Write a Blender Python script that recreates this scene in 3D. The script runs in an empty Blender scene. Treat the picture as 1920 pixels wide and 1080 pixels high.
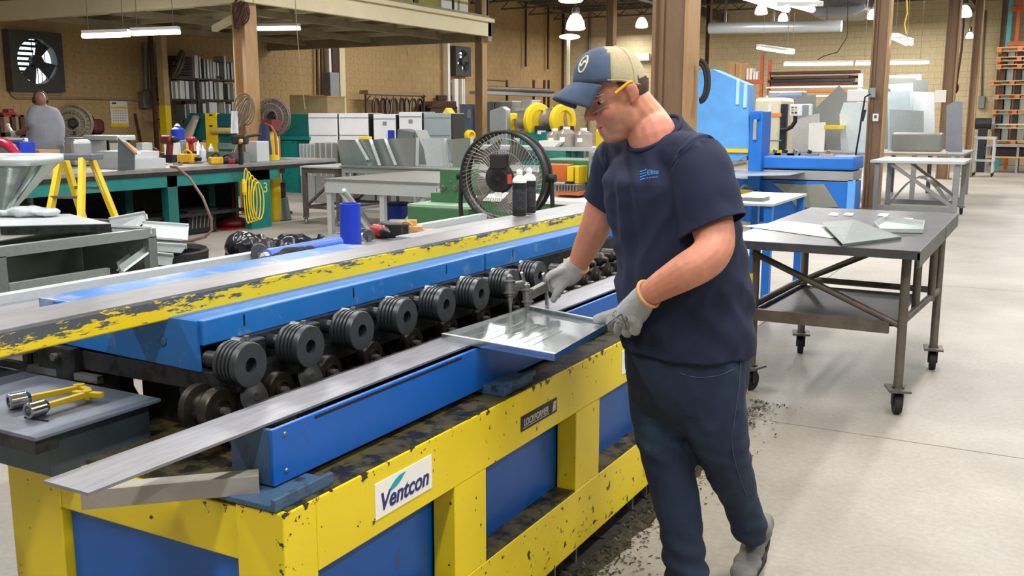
import bpy, bmesh, math, random
import numpy as np
from mathutils import Vector, Matrix
from mathutils.bvhtree import BVHTree
R = random.Random(7)
scn = bpy.context.scene
COL = scn.collection

# ------------------------------------------------------------------ camera
F_PX = 1820.0; HORIZON = 220.0; CAM_H = 1.55; YAW = math.radians(28.9)
PITCH = math.atan((540 - HORIZON) / F_PX)
cam = bpy.data.cameras.new('camera'); camo = bpy.data.objects.new('camera', cam); COL.objects.link(camo)
cam.sensor_fit = 'HORIZONTAL'; cam.sensor_width = 36.0; cam.lens = 36.0 * F_PX / 1920.0
cam.clip_start = 0.05; cam.clip_end = 200
camo.location = (0, 0, CAM_H); camo.rotation_euler = (math.pi / 2 - PITCH, 0, YAW)
scn.camera = camo
FW = Vector((-math.sin(YAW) * math.cos(PITCH), math.cos(YAW) * math.cos(PITCH), -math.sin(PITCH)))
RT = Vector((math.cos(YAW), math.sin(YAW), 0)); UP = RT.cross(FW); CAM = Vector((0, 0, CAM_H))
FWH = Vector((-math.sin(YAW), math.cos(YAW), 0))
def ray(u, v): return FW * F_PX + RT * (u - 960) + UP * (540 - v)
def _pl(u, v, ax, val):
    d = ray(u, v); return CAM + d * ((val - CAM[ax]) / d[ax])
def pz(u, v, z=0.0): return _pl(u, v, 2, z)
def px(u, v, x): return _pl(u, v, 0, x)
def py(u, v, y): return _pl(u, v, 1, y)
def pd(u, v, d): return CAM + ray(u, v) * (d / F_PX)
def ph(u, v, q):
    d = ray(u, v); return CAM + d * (q / d.dot(FWH))

# ------------------------------------------------------------------ world, exposure
w = bpy.data.worlds.new('world'); scn.world = w; w.use_nodes = True
w.node_tree.nodes['Background'].inputs[0].default_value = (1.0, 0.965, 0.91, 1)
w.node_tree.nodes['Background'].inputs[1].default_value = 0.24
scn.view_settings.view_transform = 'Standard'; scn.view_settings.look = 'None'
scn.view_settings.exposure = -0.1; scn.view_settings.gamma = 1.0
scn.view_settings.use_curve_mapping = False

# rows of ceiling fluorescent lamps of the hall (lamps only; the fixtures near the camera hang above the frame)
def tube_lamp(x, y, z, w_, l_, e, rz=0.0, col=(1, .98, .95)):
    L = bpy.data.lights.new('ceiling_tube_light', 'AREA'); L.shape = 'RECTANGLE'; L.size = w_; L.size_y = l_
    L.energy = e; L.color = col
    o = bpy.data.objects.new('ceiling_tube_light', L); COL.objects.link(o); o.location = (x, y, z); o.rotation_euler = (0, 0, rz)
    return o
for (x, ys) in ((-14.5, (22, 28, 34)), (-8.0, (4, 9, 14, 20, 26, 32)), (-4.2, (0, 4.5, 10, 16, 22, 28, 33)), (-0.2, (-1, 3, 7, 12, 18, 24, 30)), (3.2, (1, 6, 14, 22))):
    for y in ys:
        tube_lamp(x, y, 4.7, 0.22, 2.4, 165)

# ------------------------------------------------------------------ helpers
def lin(c):
    if isinstance(c, str):
        c = [int(c[i:i + 2], 16) / 255 for i in (1, 3, 5)]
    return tuple((x / 12.92 if x <= .04045 else ((x + .055) / 1.055) ** 2.4) for x in c[:3]) + (1,)
MATS = {}
def mat(name, col, rough=.55, metal=0., var=.12, scale=4., bump=0., bscale=80., stretch=(1, 1, 1), dirt=None, emit=0., alpha=1., trans=0., spec=.5, coat=0.):
    """procedural principled material: colour varied by noise, optional grime patches (dirt=(colour, amount, scale)), optional fine relief"""
    if name in MATS: return MATS[name]
    m = bpy.data.materials.new(name); m.use_nodes = True; nt = m.node_tree; N = nt.nodes; Lk = nt.links
    b = N['Principled BSDF']; c = lin(col)
    tc = N.new('ShaderNodeTexCoord'); mp = N.new('ShaderNodeMapping'); mp.inputs['Scale'].default_value = stretch
    Lk.new(tc.outputs['Object'], mp.inputs['Vector'])
    no = N.new('ShaderNodeTexNoise'); no.inputs['Scale'].default_value = scale; no.inputs['Detail'].default_value = 6; no.inputs['Roughness'].default_value = .65
    Lk.new(mp.outputs[0], no.inputs['Vector'])
    rp = N.new('ShaderNodeValToRGB'); rp.color_ramp.elements[0].position = .3; rp.color_ramp.elements[1].position = .7
    rp.color_ramp.elements[0].color = tuple(x * (1 - var) for x in c[:3]) + (1,)
    rp.color_ramp.elements[1].color = tuple(min(1, x * (1 + var)) for x in c[:3]) + (1,)
    Lk.new(no.outputs['Fac'], rp.inputs[0]); out = rp.outputs[0]
    if dirt:
        dc, am, ds = dirt
        n2 = N.new('ShaderNodeTexNoise'); n2.inputs['Scale'].default_value = ds; n2.inputs['Detail'].default_value = 8; n2.inputs['Roughness'].default_value = .7
        Lk.new(mp.outputs[0], n2.inputs['Vector'])
        r2 = N.new('ShaderNodeValToRGB'); e = r2.color_ramp.elements; e[0].position = .62 - am * .3; e[1].position = e[0].position + .1
        e[0].color = (0, 0, 0, 1); e[1].color = (1, 1, 1, 1)
        Lk.new(n2.outputs['Fac'], r2.inputs[0])
        mx = N.new('ShaderNodeMix'); mx.data_type = 'RGBA'; Lk.new(r2.outputs[0], mx.inputs[0]); Lk.new(out, mx.inputs[6]); mx.inputs[7].default_value = lin(dc)
        out = mx.outputs[2]
    Lk.new(out, b.inputs['Base Color'])
    b.inputs['Roughness'].default_value = rough; b.inputs['Metallic'].default_value = metal
    b.inputs['Specular IOR Level'].default_value = spec
    if coat: b.inputs['Coat Weight'].default_value = coat
    if alpha < 1: b.inputs['Alpha'].default_value = alpha
    if trans: b.inputs['Transmission Weight'].default_value = trans
    if emit:
        b.inputs['Emission Color'].default_value = c; b.inputs['Emission Strength'].default_value = emit
    if bump:
        n3 = N.new('ShaderNodeTexNoise'); n3.inputs['Scale'].default_value = bscale; n3.inputs['Detail'].default_value = 4
        Lk.new(mp.outputs[0], n3.inputs['Vector'])
        bp = N.new('ShaderNodeBump'); bp.inputs['Strength'].default_value = bump; bp.inputs['Distance'].default_value = .01
        Lk.new(n3.outputs['Fac'], bp.inputs['Height']); Lk.new(bp.outputs[0], b.inputs['Normal'])
    MATS[name] = m; return m

def galv(name, col='#aeb6b6', rough=.34, scale=55., var=.16, metal=.85):
    if name in MATS: return MATS[name]
    m = bpy.data.materials.new(name); m.use_nodes = True; nt = m.node_tree; N = nt.nodes; Lk = nt.links; b = N['Principled BSDF']
    tc = N.new('ShaderNodeTexCoord'); vo = N.new('ShaderNodeTexVoronoi'); vo.inputs['Scale'].default_value = scale
    Lk.new(tc.outputs['Object'], vo.inputs['Vector'])
    sp = N.new('ShaderNodeSeparateColor'); Lk.new(vo.outputs['Color'], sp.inputs[0])
    c = lin(col); var *= .35; rp = N.new('ShaderNodeValToRGB')
    rp.color_ramp.elements[0].color = tuple(x * (1 - var) for x in c[:3]) + (1,); rp.color_ramp.elements[1].color = tuple(min(1, x * (1 + var)) for x in c[:3]) + (1,)
    Lk.new(sp.outputs[0], rp.inputs[0]); Lk.new(rp.outputs[0], b.inputs['Base Color'])
    mr = N.new('ShaderNodeMapRange'); mr.inputs[3].default_value = rough - .03; mr.inputs[4].default_value = rough + .04
    Lk.new(sp.outputs[1], mr.inputs[0]); Lk.new(mr.outputs[0], b.inputs['Roughness'])
    b.inputs['Metallic'].default_value = metal
    MATS[name] = m; return m

def link(o, parent=None):
    COL.objects.link(o)
    if parent: o.parent = parent
    return o
def tag(o, label=None, cat=None, group=None, kind=None):
    if label: o['label'] = label
    if cat: o['category'] = cat
    if group: o['group'] = group
    if kind: o['kind'] = kind
    return o
def thing(name, label, cat, loc, group=None, kind=None):
    o = bpy.data.objects.new(name, None); o.empty_display_size = .1; o.location = loc
    return tag(link(o), label, cat, group, kind)
def wloc(o):
    l = Vector((0, 0, 0))
    while o: l += o.location; o = o.parent
    return l
def V(*a): return Vector(a)
class G:
    """collects shapes in world coordinates and links them as one mesh object"""
    def __init__(s): s.v = []; s.f = []; s.sm = []
    def add(s, vs, fs, smooth=False):
        n = len(s.v); s.v += [Vector(p) for p in vs]; s.f += [[i + n for i in f] for f in fs]; s.sm += [smooth] * len(fs); return s
    def hexa(s, p):
        return s.add(p, [(0, 3, 2, 1), (4, 5, 6, 7), (0, 1, 5, 4), (1, 2, 6, 5), (2, 3, 7, 6), (3, 0, 4, 7)])
    def mm(s, x0, x1, y0, y1, z0, z1):
        if x0 > x1: x0, x1 = x1, x0
        if y0 > y1: y0, y1 = y1, y0
        if z0 > z1: z0, z1 = z1, z0
        return s.hexa([(x0, y0, z0), (x1, y0, z0), (x1, y1, z0), (x0, y1, z0), (x0, y0, z1), (x1, y0, z1), (x1, y1, z1), (x0, y1, z1)])
    def box(s, c, ax, ay, az):
        c = Vector(c); ax = Vector(ax); ay = Vector(ay); az = Vector(az)
        return s.hexa([c - ax - ay - az, c + ax - ay - az, c + ax + ay - az, c - ax + ay - az, c - ax - ay + az, c + ax - ay + az, c + ax + ay + az, c - ax + ay + az])
    def beam(s, p, q, w, h, up=(0, 0, 1)):
        p = Vector(p); q = Vector(q); d = (q - p); L = d.length; d.normalize(); u = Vector(up)
        if abs(d.dot(u)) > .98: u = Vector((0, 1, 0))
        a = d.cross(u).normalized(); b = a.cross(d)
        return s.box((p + q) / 2, d * L / 2, a * w / 2, b * h / 2)
    def ring(s, c, a, b, n, ph0=0.): return [Vector(c) + Vector(a) * math.cos(2 * math.pi * i / n + ph0) + Vector(b) * math.sin(2 * math.pi * i / n + ph0) for i in range(n)]
    def loft(s, rings, cap0=True, cap1=True, closed=False, smooth=True):
        n = len(rings[0]); vs = [p for r in rings for p in r]; fs = []
        m = len(rings)
        for i in range(m if closed else m - 1):
            j = (i + 1) % m
            for k in range(n):
                l = (k + 1) % n; fs.append((i * n + k, i * n + l, j * n + l, j * n + k))
        s.add(vs, fs, smooth)
        if not closed:
            if cap0: s.add(rings[0], [tuple(range(n))[::-1]])
            if cap1: s.add(rings[-1], [tuple(range(n))])
        return s
    def frame(s, d):
        d = Vector(d).normalized(); u = Vector((0, 0, 1)) if abs(d.z) < .9 else Vector((1, 0, 0))
        a = d.cross(u).normalized(); return a, a.cross(d) * -1
    def cyl(s, p, q, r, r2=None, n=16, cap=True):
        p = Vector(p); q = Vector(q); r2 = r if r2 is None else r2; a, b = s.frame(q - p)
        return s.loft([s.ring(p, a * r, b * r, n), s.ring(q, a * r2, b * r2, n)], cap, cap)
    def lathe(s, p, d, prof, n=24):
        p = Vector(p); d = Vector(d).normalized(); a, b = s.frame(d)
        rings = [s.ring(p + d * h, a * max(r, 1e-4), b * max(r, 1e-4), n) for r, h in prof]
        for i in range(len(rings) - 1):
            flat = abs(prof[i][1] - prof[i + 1][1]) < 1e-6 or abs(prof[i][0] - prof[i + 1][0]) > 3 * abs(prof[i][1] - prof[i + 1][1])
            s.loft([rings[i], rings[i + 1]], False, False, smooth=not flat)
        s.add(rings[0], [tuple(range(n))[::-1]]); s.add(rings[-1], [tuple(range(n))]); return s
    def tube(s, path, r, n=8, closed=False, rs=None):
        path = [Vector(p) for p in path]; m = len(path); rings = []; pa = None
        for i, p in enumerate(path):
            if closed: d = path[(i + 1) % m] - path[i - 1]
            else: d = path[min(i + 1, m - 1)] - path[max(i - 1, 0)]
            d.normalize()
            if pa is None: a, b = s.frame(d)
            else:
                a = (pa - d * pa.dot(d)).normalized(); b = d.cross(a)
            pa = a; rr = rs[i] if rs else r
            rings.append(s.ring(p, a * rr, b * rr, n))
        return s.loft(rings, closed=closed)
    def ell(s, c, rx, ry, rz, n=20, m=12):
        c = Vector(c); rx = Vector(rx); ry = Vector(ry); rz = Vector(rz); rings = []
        for i in range(m + 1):
            t = math.pi * i / m; sn = max(math.sin(t), 1e-3); rings.append(s.ring(c + rz * -math.cos(t), rx * sn, ry * sn, n))
        return s.loft(rings)
    def sph(s, c, r, n=16, m=10): return s.ell(c, (r, 0, 0), (0, r, 0), (0, 0, r), n, m)
    def prism(s, pts, off, flat=True):
        a = [Vector(p) for p in pts]; b = [p + Vector(off) for p in a]; n = len(a)
        s.add(a + b, [tuple(range(n))[::-1], tuple(range(n, 2 * n))] + [(i, (i + 1) % n, (i + 1) % n + n, i + n) for i in range(n)]); return s
    def sheet(s, pts, t, up=None):
        p = [Vector(q) for q in pts]; nrm = (p[1] - p[0]).cross(p[2] - p[0]).normalized() if up is None else Vector(up)
        return s.prism(p, nrm * t)
    def build(s, name, m, parent=None, bevel=0., kind=None, solid=0., fix=True):
        me = bpy.data.meshes.new(name)
        if parent: off = wloc(parent)
        else:
            xs = [p.x for p in s.v]; ys = [p.y for p in s.v]; zs = [p.z for p in s.v]
            off = Vector(((min(xs) + max(xs)) / 2, (min(ys) + max(ys)) / 2, min(zs)))
        me.from_pydata([tuple(p - off) for p in s.v], [], s.f)
        me.polygons.foreach_set('use_smooth', s.sm); me.update()
        if fix:
            bm = bmesh.new(); bm.from_mesh(me); bmesh.ops.recalc_face_normals(bm, faces=bm.faces); bm.to_mesh(me); bm.free()
        o = bpy.data.objects.new(name, me); link(o, parent)
        if not parent: o.location = off
        if m: me.materials.append(m if not isinstance(m, str) else MATS[m])
        if bevel:
            bv = o.modifiers.new('bevel', 'BEVEL'); bv.width = bevel; bv.segments = 2; bv.limit_method = 'ANGLE'; bv.angle_limit = math.radians(40)
        if kind: o['kind'] = kind
        return o
def inst(src, name, parent, loc, rz=0., off=None):
    o = bpy.data.objects.new(name, src); link(o, parent); o.location = Vector(loc) - (wloc(parent) if parent else Vector((0, 0, 0))); o.rotation_euler.z = rz
    return o
def text_mesh(body, size, extrude=.001, shear=0., spacing=1., bold=0.):
    cu = bpy.data.curves.new('t', 'FONT'); cu.body = body; cu.size = size; cu.extrude = extrude; cu.shear = shear; cu.space_character = spacing; cu.offset = bold
    cu.align_x = 'CENTER'; cu.align_y = 'CENTER'
    o = bpy.data.objects.new('t', cu); COL.objects.link(o)
    dg = bpy.context.evaluated_depsgraph_get(); me = bpy.data.meshes.new_from_object(o.evaluated_get(dg))
    bpy.data.objects.remove(o); return me
def remesh(g, voxel, smooth=4, fac=.5):
    """fuse the overlapping shells of g into one continuous surface; returns (verts, faces)"""
    me = bpy.data.meshes.new('tmp'); me.from_pydata([tuple(p) for p in g.v], [], g.f); me.update()
    o = bpy.data.objects.new('tmp', me); COL.objects.link(o)
    r = o.modifiers.new('r', 'REMESH'); r.mode = 'VOXEL'; r.voxel_size = voxel
    if smooth:
        sm = o.modifiers.new('s', 'SMOOTH'); sm.factor = fac; sm.iterations = smooth
    dg = bpy.context.evaluated_depsgraph_get(); me2 = bpy.data.meshes.new_from_object(o.evaluated_get(dg))
    bpy.data.objects.remove(o); return me2
def from_mesh(me, name, m, parent):
    off = wloc(parent); me.transform(Matrix.Translation(-off))
    for p in me.polygons: p.use_smooth = True
    me.materials.clear(); me.materials.append(m); me.name = name
    o = bpy.data.objects.new(name, me); return link(o, parent)

# ------------------------------------------------------------------ materials
blue = mat('blue_paint', '#0759b0', .38, var=.1, scale=3, dirt=('#33506e', .08, 9))
blue2 = mat('blue_cover_paint', '#1c68b2', .35, var=.12, scale=5, dirt=('#6a7f95', .12, 14))
bluedark = mat('grimy_blue_steel', '#3a5570', .5, var=.25, scale=8, dirt=('#23262a', .3, 12))
yellow = mat('chipped_yellow_paint', '#e4c90e', .42, var=.07, scale=3, dirt=('#3a3320', -.12, 28))
deckm = mat('oily_deck', '#4a4326', .45, var=.35, scale=10, dirt=('#15130f', .5, 16))
steel = mat('bare_steel', '#8f9094', .38, .75, var=.15, scale=6, stretch=(6, 1, 6), bump=.05)
strips = mat('worn_strip_steel', '#8b8b90', .42, .6, var=.18, scale=8, stretch=(8, 1, 8))
darksteel = mat('dark_oiled_steel', '#2b2c2d', .42, .35, var=.3, scale=20, dirt=('#121110', .35, 22))
roller = mat('roller_steel', '#3b3e41', .38, .5, var=.15, scale=30)
wheelm = mat('bronze_wheel_steel', '#35312b', .35, .6, var=.25, scale=25)
black = mat('black', '#111112', .5, var=.2)
rubber = mat('black_rubber', '#1a1a1b', .7, var=.2)
chrome = mat('chrome', '#c9cbce', .16, 1., var=.05)
castal = mat('cast_metal', '#8d8d88', .35, .8, var=.15, scale=20)
white = mat('white_enamel', '#e9eaec', .4, var=.03)
whitepl = mat('white_plastic', '#e4e4e0', .45, var=.04)
gal = galv('galvanized_sheet', metal=.7)
gal2 = galv('dull_galvanized_sheet', '#838b89', .42, 60, .18, .6)
galw = galv('bright_galvanized_sheet', '#c3c9ca', .38, 70, .1, .4)
greysheet = mat('grey_sheet', '#8b8d88', .45, .5, var=.06)
tabm = mat('dark_table_steel', '#55565a', .38, .6, var=.2, scale=5, dirt=('#38332e', .2, 7))
legm = mat('brown_grey_pipe', '#6a625a', .5, .4, var=.25, scale=9)
greypaint = mat('grey_paint', '#8a8c8e', .5, var=.1)
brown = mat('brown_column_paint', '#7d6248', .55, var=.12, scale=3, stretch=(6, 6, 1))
brown2 = mat('tan_and_lit_column_paint', '#a58258', .5, var=.15, scale=3, stretch=(6, 6, 1))
cream = mat('cream_paint', '#d3c7a4', .6, var=.06, scale=2)
dingy = mat('dingy_cream_paint', '#8f8466', .7, var=.2, scale=2)
teal = mat('teal_paint', '#0f7571', .5, var=.18, scale=4, dirt=('#2c3c3a', .15, 8))
dteal = mat('dark_teal_paint', '#0c5a56', .55, var=.2)
green = mat('machine_green_paint', '#3c6a47', .5, var=.1)
orange = mat('orange_paint', '#c0622a', .5, var=.12)
red = mat('red_plastic', '#9a2224', .4, var=.12)
dred = mat('dark_red', '#6a1d1c', .5, var=.2)
yel2 = mat('yellow_plastic', '#e5c417', .45, var=.06)
ylad = mat('ladder_fiberglass', '#e2c31c', .5, var=.1)
bluepl = mat('blue_plastic', '#1237b8', .38, var=.06)
lblue = mat('light_blue_paint', '#5b9de0', .45, var=.12, scale=3)
mblue = mat('mid_blue_paint', '#1566be', .4, var=.12, scale=3)
wood = mat('pale_wood', '#c6945f', .7, var=.2, scale=5, stretch=(1, 8, 8))
woodr = mat('reddish_wood', '#b06a3e', .7, var=.2, scale=5)
card = mat('cardboard', '#b08b5c', .8, var=.08)
paper = mat('paper', '#e6e3da', .8, var=.03)
cloth = mat('black_cloth', '#15161c', .9, var=.3, bump=.2, bscale=300)
bagm = mat('black_bag_plastic', '#1d1d24', .22, var=.2, scale=12)
beige = mat('beige_paint', '#ddd2b0', .5, var=.05)
lampw = mat('lamp_glow', '#ffffff', .5, emit=9., var=0)
lampw2 = mat('lamp_glow_soft', '#fff3dc', .5, emit=4., var=0)
skyglow = mat('daylight_glow', '#dfe9f8', .5, emit=2.2, var=.25, scale=3)
conduit = mat('conduit_grey', '#77716a', .5, .3, var=.15)
rustm = mat('brown_rusty_steel', '#4b2f24', .6, .3, var=.25, scale=10)
# ------------------------------------------------------------------ structure
WX = -17.5; FY = 36.0; CEIL = 5.7; X1 = 8.0; Y0 = -4.0
def concrete():
    m = bpy.data.materials.new('concrete_floor'); m.use_nodes = True; nt = m.node_tree; N = nt.nodes; Lk = nt.links; b = N['Principled BSDF']
    tc = N.new('ShaderNodeNewGeometry')
    def noise(sc, det=6, ro=.6):
        n = N.new('ShaderNodeTexNoise'); n.inputs['Scale'].default_value = sc; n.inputs['Detail'].default_value = det; n.inputs['Roughness'].default_value = ro
        Lk.new(tc.outputs['Position'], n.inputs['Vector']); return n.outputs['Fac']
    r = N.new('ShaderNodeValToRGB'); r.color_ramp.elements[0].position = .3; r.color_ramp.elements[1].position = .72
    r.color_ramp.elements[0].color = lin('#8f897f'); r.color_ramp.elements[1].color = lin('#aba59b'); Lk.new(noise(.9), r.inputs[0])
    r2 = N.new('ShaderNodeValToRGB'); r2.color_ramp.elements[0].position = .35; r2.color_ramp.elements[1].position = .7
    r2.color_ramp.elements[0].color = (.8, .8, .8, 1); r2.color_ramp.elements[1].color = (1.06, 1.05, 1.04, 1); Lk.new(noise(38, 8, .75), r2.inputs[0])
    mx = N.new('ShaderNodeMix'); mx.data_type = 'RGBA'; mx.blend_type = 'MULTIPLY'; mx.inputs[0].default_value = 1
    Lk.new(r.outputs[0], mx.inputs[6]); Lk.new(r2.outputs[0], mx.inputs[7]); Lk.new(mx.outputs[2], b.inputs['Base Color'])
    r3 = N.new('ShaderNodeMapRange'); r3.inputs[3].default_value = .38; r3.inputs[4].default_value = .6; Lk.new(noise(2.3), r3.inputs[0]); Lk.new(r3.outputs[0], b.inputs['Roughness'])
    bp = N.new('ShaderNodeBump'); bp.inputs['Strength'].default_value = .12; bp.inputs['Distance'].default_value = .004; Lk.new(noise(60, 6), bp.inputs['Height']); Lk.new(bp.outputs[0], b.inputs['Normal'])
    return m
conc = concrete()
jointm = mat('joint_dirt', '#4b463f', .9)
fl = G().mm(WX - .3, X1, Y0, FY + .3, -.2, -.015).build('floor', jointm); tag(fl, 'pale grey concrete floor of the workshop', 'floor', kind='structure')
xs = [WX - .3] + [-1.83 + 4.4 * k for k in range(-3, 3)] + [X1]; ys = [Y0] + [4.88 + 4.9 * k for k in range(-1, 7)] + [FY + .3]
for i in range(len(xs) - 1):
    for j in range(len(ys) - 1):
        G().mm(xs[i] + .004, xs[i + 1] - .004, ys[j] + .004, ys[j + 1] - .004, -.1, 0).build('slab', conc, fl)

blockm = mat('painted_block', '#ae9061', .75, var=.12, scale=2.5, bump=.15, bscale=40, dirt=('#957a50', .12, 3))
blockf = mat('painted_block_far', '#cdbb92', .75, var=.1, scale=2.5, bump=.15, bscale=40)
mort = mat('mortar', '#a0865c', .9)
def blocks(name, label, along_y, pos, a0, a1, z1, m, nbest, d_rank):
    BW, BH, g_ = .406, .203, .004
    if along_y: wall = G().mm(pos - .3, pos - .004, a0, a1, 0, z1)
    else: wall = G().mm(a0, a1, pos + .004, pos + .3, 0, z1)
    wo = wall.build(name, mort); tag(wo, label, 'wall', kind='structure')
    def mk(L):
        g = G()
        if along_y: g.mm(-.05, 0, g_, L - g_, g_, BH - g_)
        else: g.mm(g_, L - g_, 0, .05, g_, BH - g_)
        me = bpy.data.meshes.new('block'); me.from_pydata([tuple(p) for p in g.v], [], [f for f in g.f]); me.materials.append(m); return me
    me0 = mk(BW); cells = []
    for r in range(int(z1 / BH)):
        a = a0 - (BW / 2 if r % 2 else 0)
        while a < a1 - .01:
            s0, s1 = max(a, a0), min(a + BW, a1)
            if s1 - s0 > .05: cells.append((s0, s1, r * BH))
            a += BW
    cells.sort(key=d_rank)
    rest = G(); n = 0
    for (s0, s1, z) in cells:
        full = abs(s1 - s0 - BW) < 1e-4
        if full and n < nbest:
            inst(me0, 'block', wo, (pos, s0, z) if along_y else (s0, pos, z)); n += 1
        else:
            if along_y: rest.mm(pos - .05, pos, s0 + g_, s1 - g_, z + g_, z + BH - g_)
            else: rest.mm(s0 + g_, s1 - g_, pos, pos + .05, z + g_, z + BH - g_)
    rest.build('blockwork', m, wo, kind='stuff', fix=False)
    return wo
def vis_left(c):
    y, z = c[0], c[2]; q = Vector((WX, y, z)) - CAM; d = q.dot(FW)
    u = 960 + F_PX * q.dot(RT) / d; v = 540 - F_PX * q.dot(UP) / d
    return d + (0 if (-20 < u < 1000 and 60 < v < 215) else 100)
def vis_far(c):
    x, z = c[0], c[2]; q = Vector((x, FY, z)) - CAM; d = q.dot(FW)
    u = 960 + F_PX * q.dot(RT) / d; v = 540 - F_PX * q.dot(UP) / d
    return d + (0 if (1060 < u < 1940 and 30 < v < 170) else 100)
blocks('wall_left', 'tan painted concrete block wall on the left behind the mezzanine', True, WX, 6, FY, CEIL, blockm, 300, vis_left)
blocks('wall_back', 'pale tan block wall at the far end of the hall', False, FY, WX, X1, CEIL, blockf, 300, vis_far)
deck = mat('ceiling_deck', '#4c4438', .8, var=.2); joistm = mat('joist_paint', '#5b5346', .7, var=.2)
ce = G().mm(WX, X1, 9, FY, CEIL, CEIL + .1).build('ceiling', deck); tag(ce, 'dark corrugated roof deck over the hall', 'ceiling', kind='structure')
for k in range(11):
    y = 14 + k * 2.05; g = G(); zt = CEIL - .03; zb = CEIL - .42
    g.mm(WX + .3, X1, y - .05, y + .05, zt - .05, zt); g.mm(WX + .3, X1, y - .05, y + .05, zb - .05, zb)
    x = WX + .3; u_ = True
    while x < X1 - .5:
        g.beam((x, y, zb if u_ else zt - .05), (x + .45, y, zt - .05 if u_ else zb), .03, .03); x += .45; u_ = not u_
    g.build('joist', joistm, ce)
for x in (-10.95, -2.6):
    G().mm(x - .12, x + .12, 9, FY, CEIL - .75, CEIL - .44).build('girder', joistm, ce)

# steel columns: H section with two flanges and a web
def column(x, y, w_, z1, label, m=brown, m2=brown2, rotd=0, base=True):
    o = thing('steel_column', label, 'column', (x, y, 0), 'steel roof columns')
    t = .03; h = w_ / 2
    G().mm(x - h, x - h + t, y - h, y + h, 0, z1).build('flange', m, o, .004); G().mm(x + h - t, x + h, y - h, y + h, 0, z1).build('flange', m2, o, .004)  # second flange takes the lighter paint to stand for its lit face
    G().mm(x - h + t, x + h - t, y - h * .55, y - h * .55 + .03, 0, z1).build('web', m, o)
    if w_ > .25: G().mm(x - h + t, x - h + t + .05, y - h * .55 - .02, y - h * .55, 0, z1).mm(x + h - t - .02, x + h - t, y - h * .55 - .02, y - h * .55, 0, z1).build('fillet_strip', m, o)
    if base: G().mm(x - h - .06, x + h + .06, y - h - .06, y + h + .06, 0, .02).build('base_plate', m, o)
    return o
p = pd(1266, 120, 7.6); BIGC = (p.x, p.y)
column(p.x, p.y, .29, CEIL, 'thick brown steel column right behind the worker in the navy shirt')
p = pz(1633, 391); C2 = (p.x, p.y); column(p.x, p.y, .27, CEIL, 'brown steel column with a small thermostat, beside the blue brake')
p = pd(1777, 200, 24.5); column(p.x, p.y, .30, CEIL, 'brown column with a white notice, behind the leaning metal sheets')
p = pz(1812, 331); column(p.x, p.y, .2, CEIL, 'slim tan column at the edge of the aisle left of the pallets')
p = pd(1884, 60, 31); column(p.x, p.y, .26, CEIL, 'farthest brown column, beside the teal rack upright')
MX, MY0, MY1, MZ = -10.95, 11.3, 18.5, 3.3
p = pd(463, 150, 15.4); MX = p.x; MY0 = p.y
column(MX, MY0, .27, CEIL, 'tan column carrying coiled cords at the corner of the mezzanine', brown2, brown2)
p = px(902, 150, MX); MY1 = p.y; column(MX, MY1, .2, CEIL, 'narrow brown column under the far corner of the mezzanine')
p = px(1146, 60, MX - .2); column(p.x, p.y, .24, CEIL, 'brown column far behind the cap of the worker in navy')
p = pd(1329, 60, 33); column(p.x, p.y, .16, CEIL, 'thin reddish column seen just right of the thick brown column', rustm, brown2)

# mezzanine
mz = thing('mezzanine', 'cream steel mezzanine platform with joists below and a rail on top', 'mezzanine', (MX - 3, (MY0 + MY1) / 2, 0))
bx0 = MX + .22
G().mm(WX, bx0, MY0 - .2, MY0 - .02, MZ, MZ + .34).build('near_beam', cream, mz, .01)
G().mm(bx0 - .1, bx0, MY0, MY1 + .1, MZ, MZ + .30).build('side_beam', cream, mz, .01)
G().mm(bx0 - .1, bx0 + .08, MY0, MY1 + .1, MZ + .30, MZ + .38).build('side_flange', cream, mz, .005)
G().mm(WX, bx0, MY1 - .05, MY1 + .1, MZ - .1, MZ + .3).build('far_beam', dingy, mz)
G().mm(WX, bx0, MY0, MY1, MZ + .38, MZ + .44).build('platform_deck', dingy, mz)
for k in range(9):
    y = MY0 + .7 + k * .8
    G().mm(WX, bx0 - .1, y - .04, y + .04, MZ + .1, MZ + .38).build('joist', dingy if k % 2 else cream, mz)
for k in range(3):
    x = WX + 1.2 + k * 2.0
    G().mm(x - .06, x + .06, MY0, MY1, MZ - .02, MZ + .1).build('purlin', dingy, mz)
for k in range(6):
    y = MY0 + .2 + k * (MY1 - MY0 - .2) / 5
    G().mm(bx0 - .06, bx0 - .02, y - .02, y + .02, MZ + .44, MZ + 1.5).build('rail_post', black, mz)
for z in (MZ + .95, MZ + 1.45): G().mm(bx0 - .06, bx0 - .02, MY0 + .2, MY1, z, z + .04).build('handrail', black, mz)
# diagonal knee brace at the corner column
a = pd(452, 27, 15.1); b_ = pd(402, 54, 16.2); G().beam(a, b_, .1, .1).build('knee_brace', cream, mz, .005)
# cartons stored on the mezzanine edge
olive = mat('olive_carton', '#a39a3e', .7, var=.12)
for i, (u0, u1, c, nm) in enumerate(((740, 778, olive, 'olive green carton on the mezzanine, leftmost of the row behind the rail'), (785, 822, olive, 'olive green carton in the middle of the row on the mezzanine'), (828, 858, whitepl, 'white carton on the mezzanine next to the olive cartons'), (862, 878, paper, 'narrow white carton at the far end of the mezzanine edge'))):
    a = px(u0, 10, bx0 - .35); b_ = px(u1, 10, bx0 - .35)
    o = thing('storage_carton', nm, 'box', ((a.x + b_.x) / 2, (a.y + b_.y) / 2, MZ + .44), 'cartons on the mezzanine')
    G().mm(a.x - .4, a.x, a.y, b_.y, MZ + .44, MZ + .85).build('carton_body', c, o, .01)
    G().mm(a.x - .41, a.x + .003, a.y - .003, b_.y + .003, MZ + .66, MZ + .72).build('label_band', paper if c is olive else olive, o)

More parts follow.
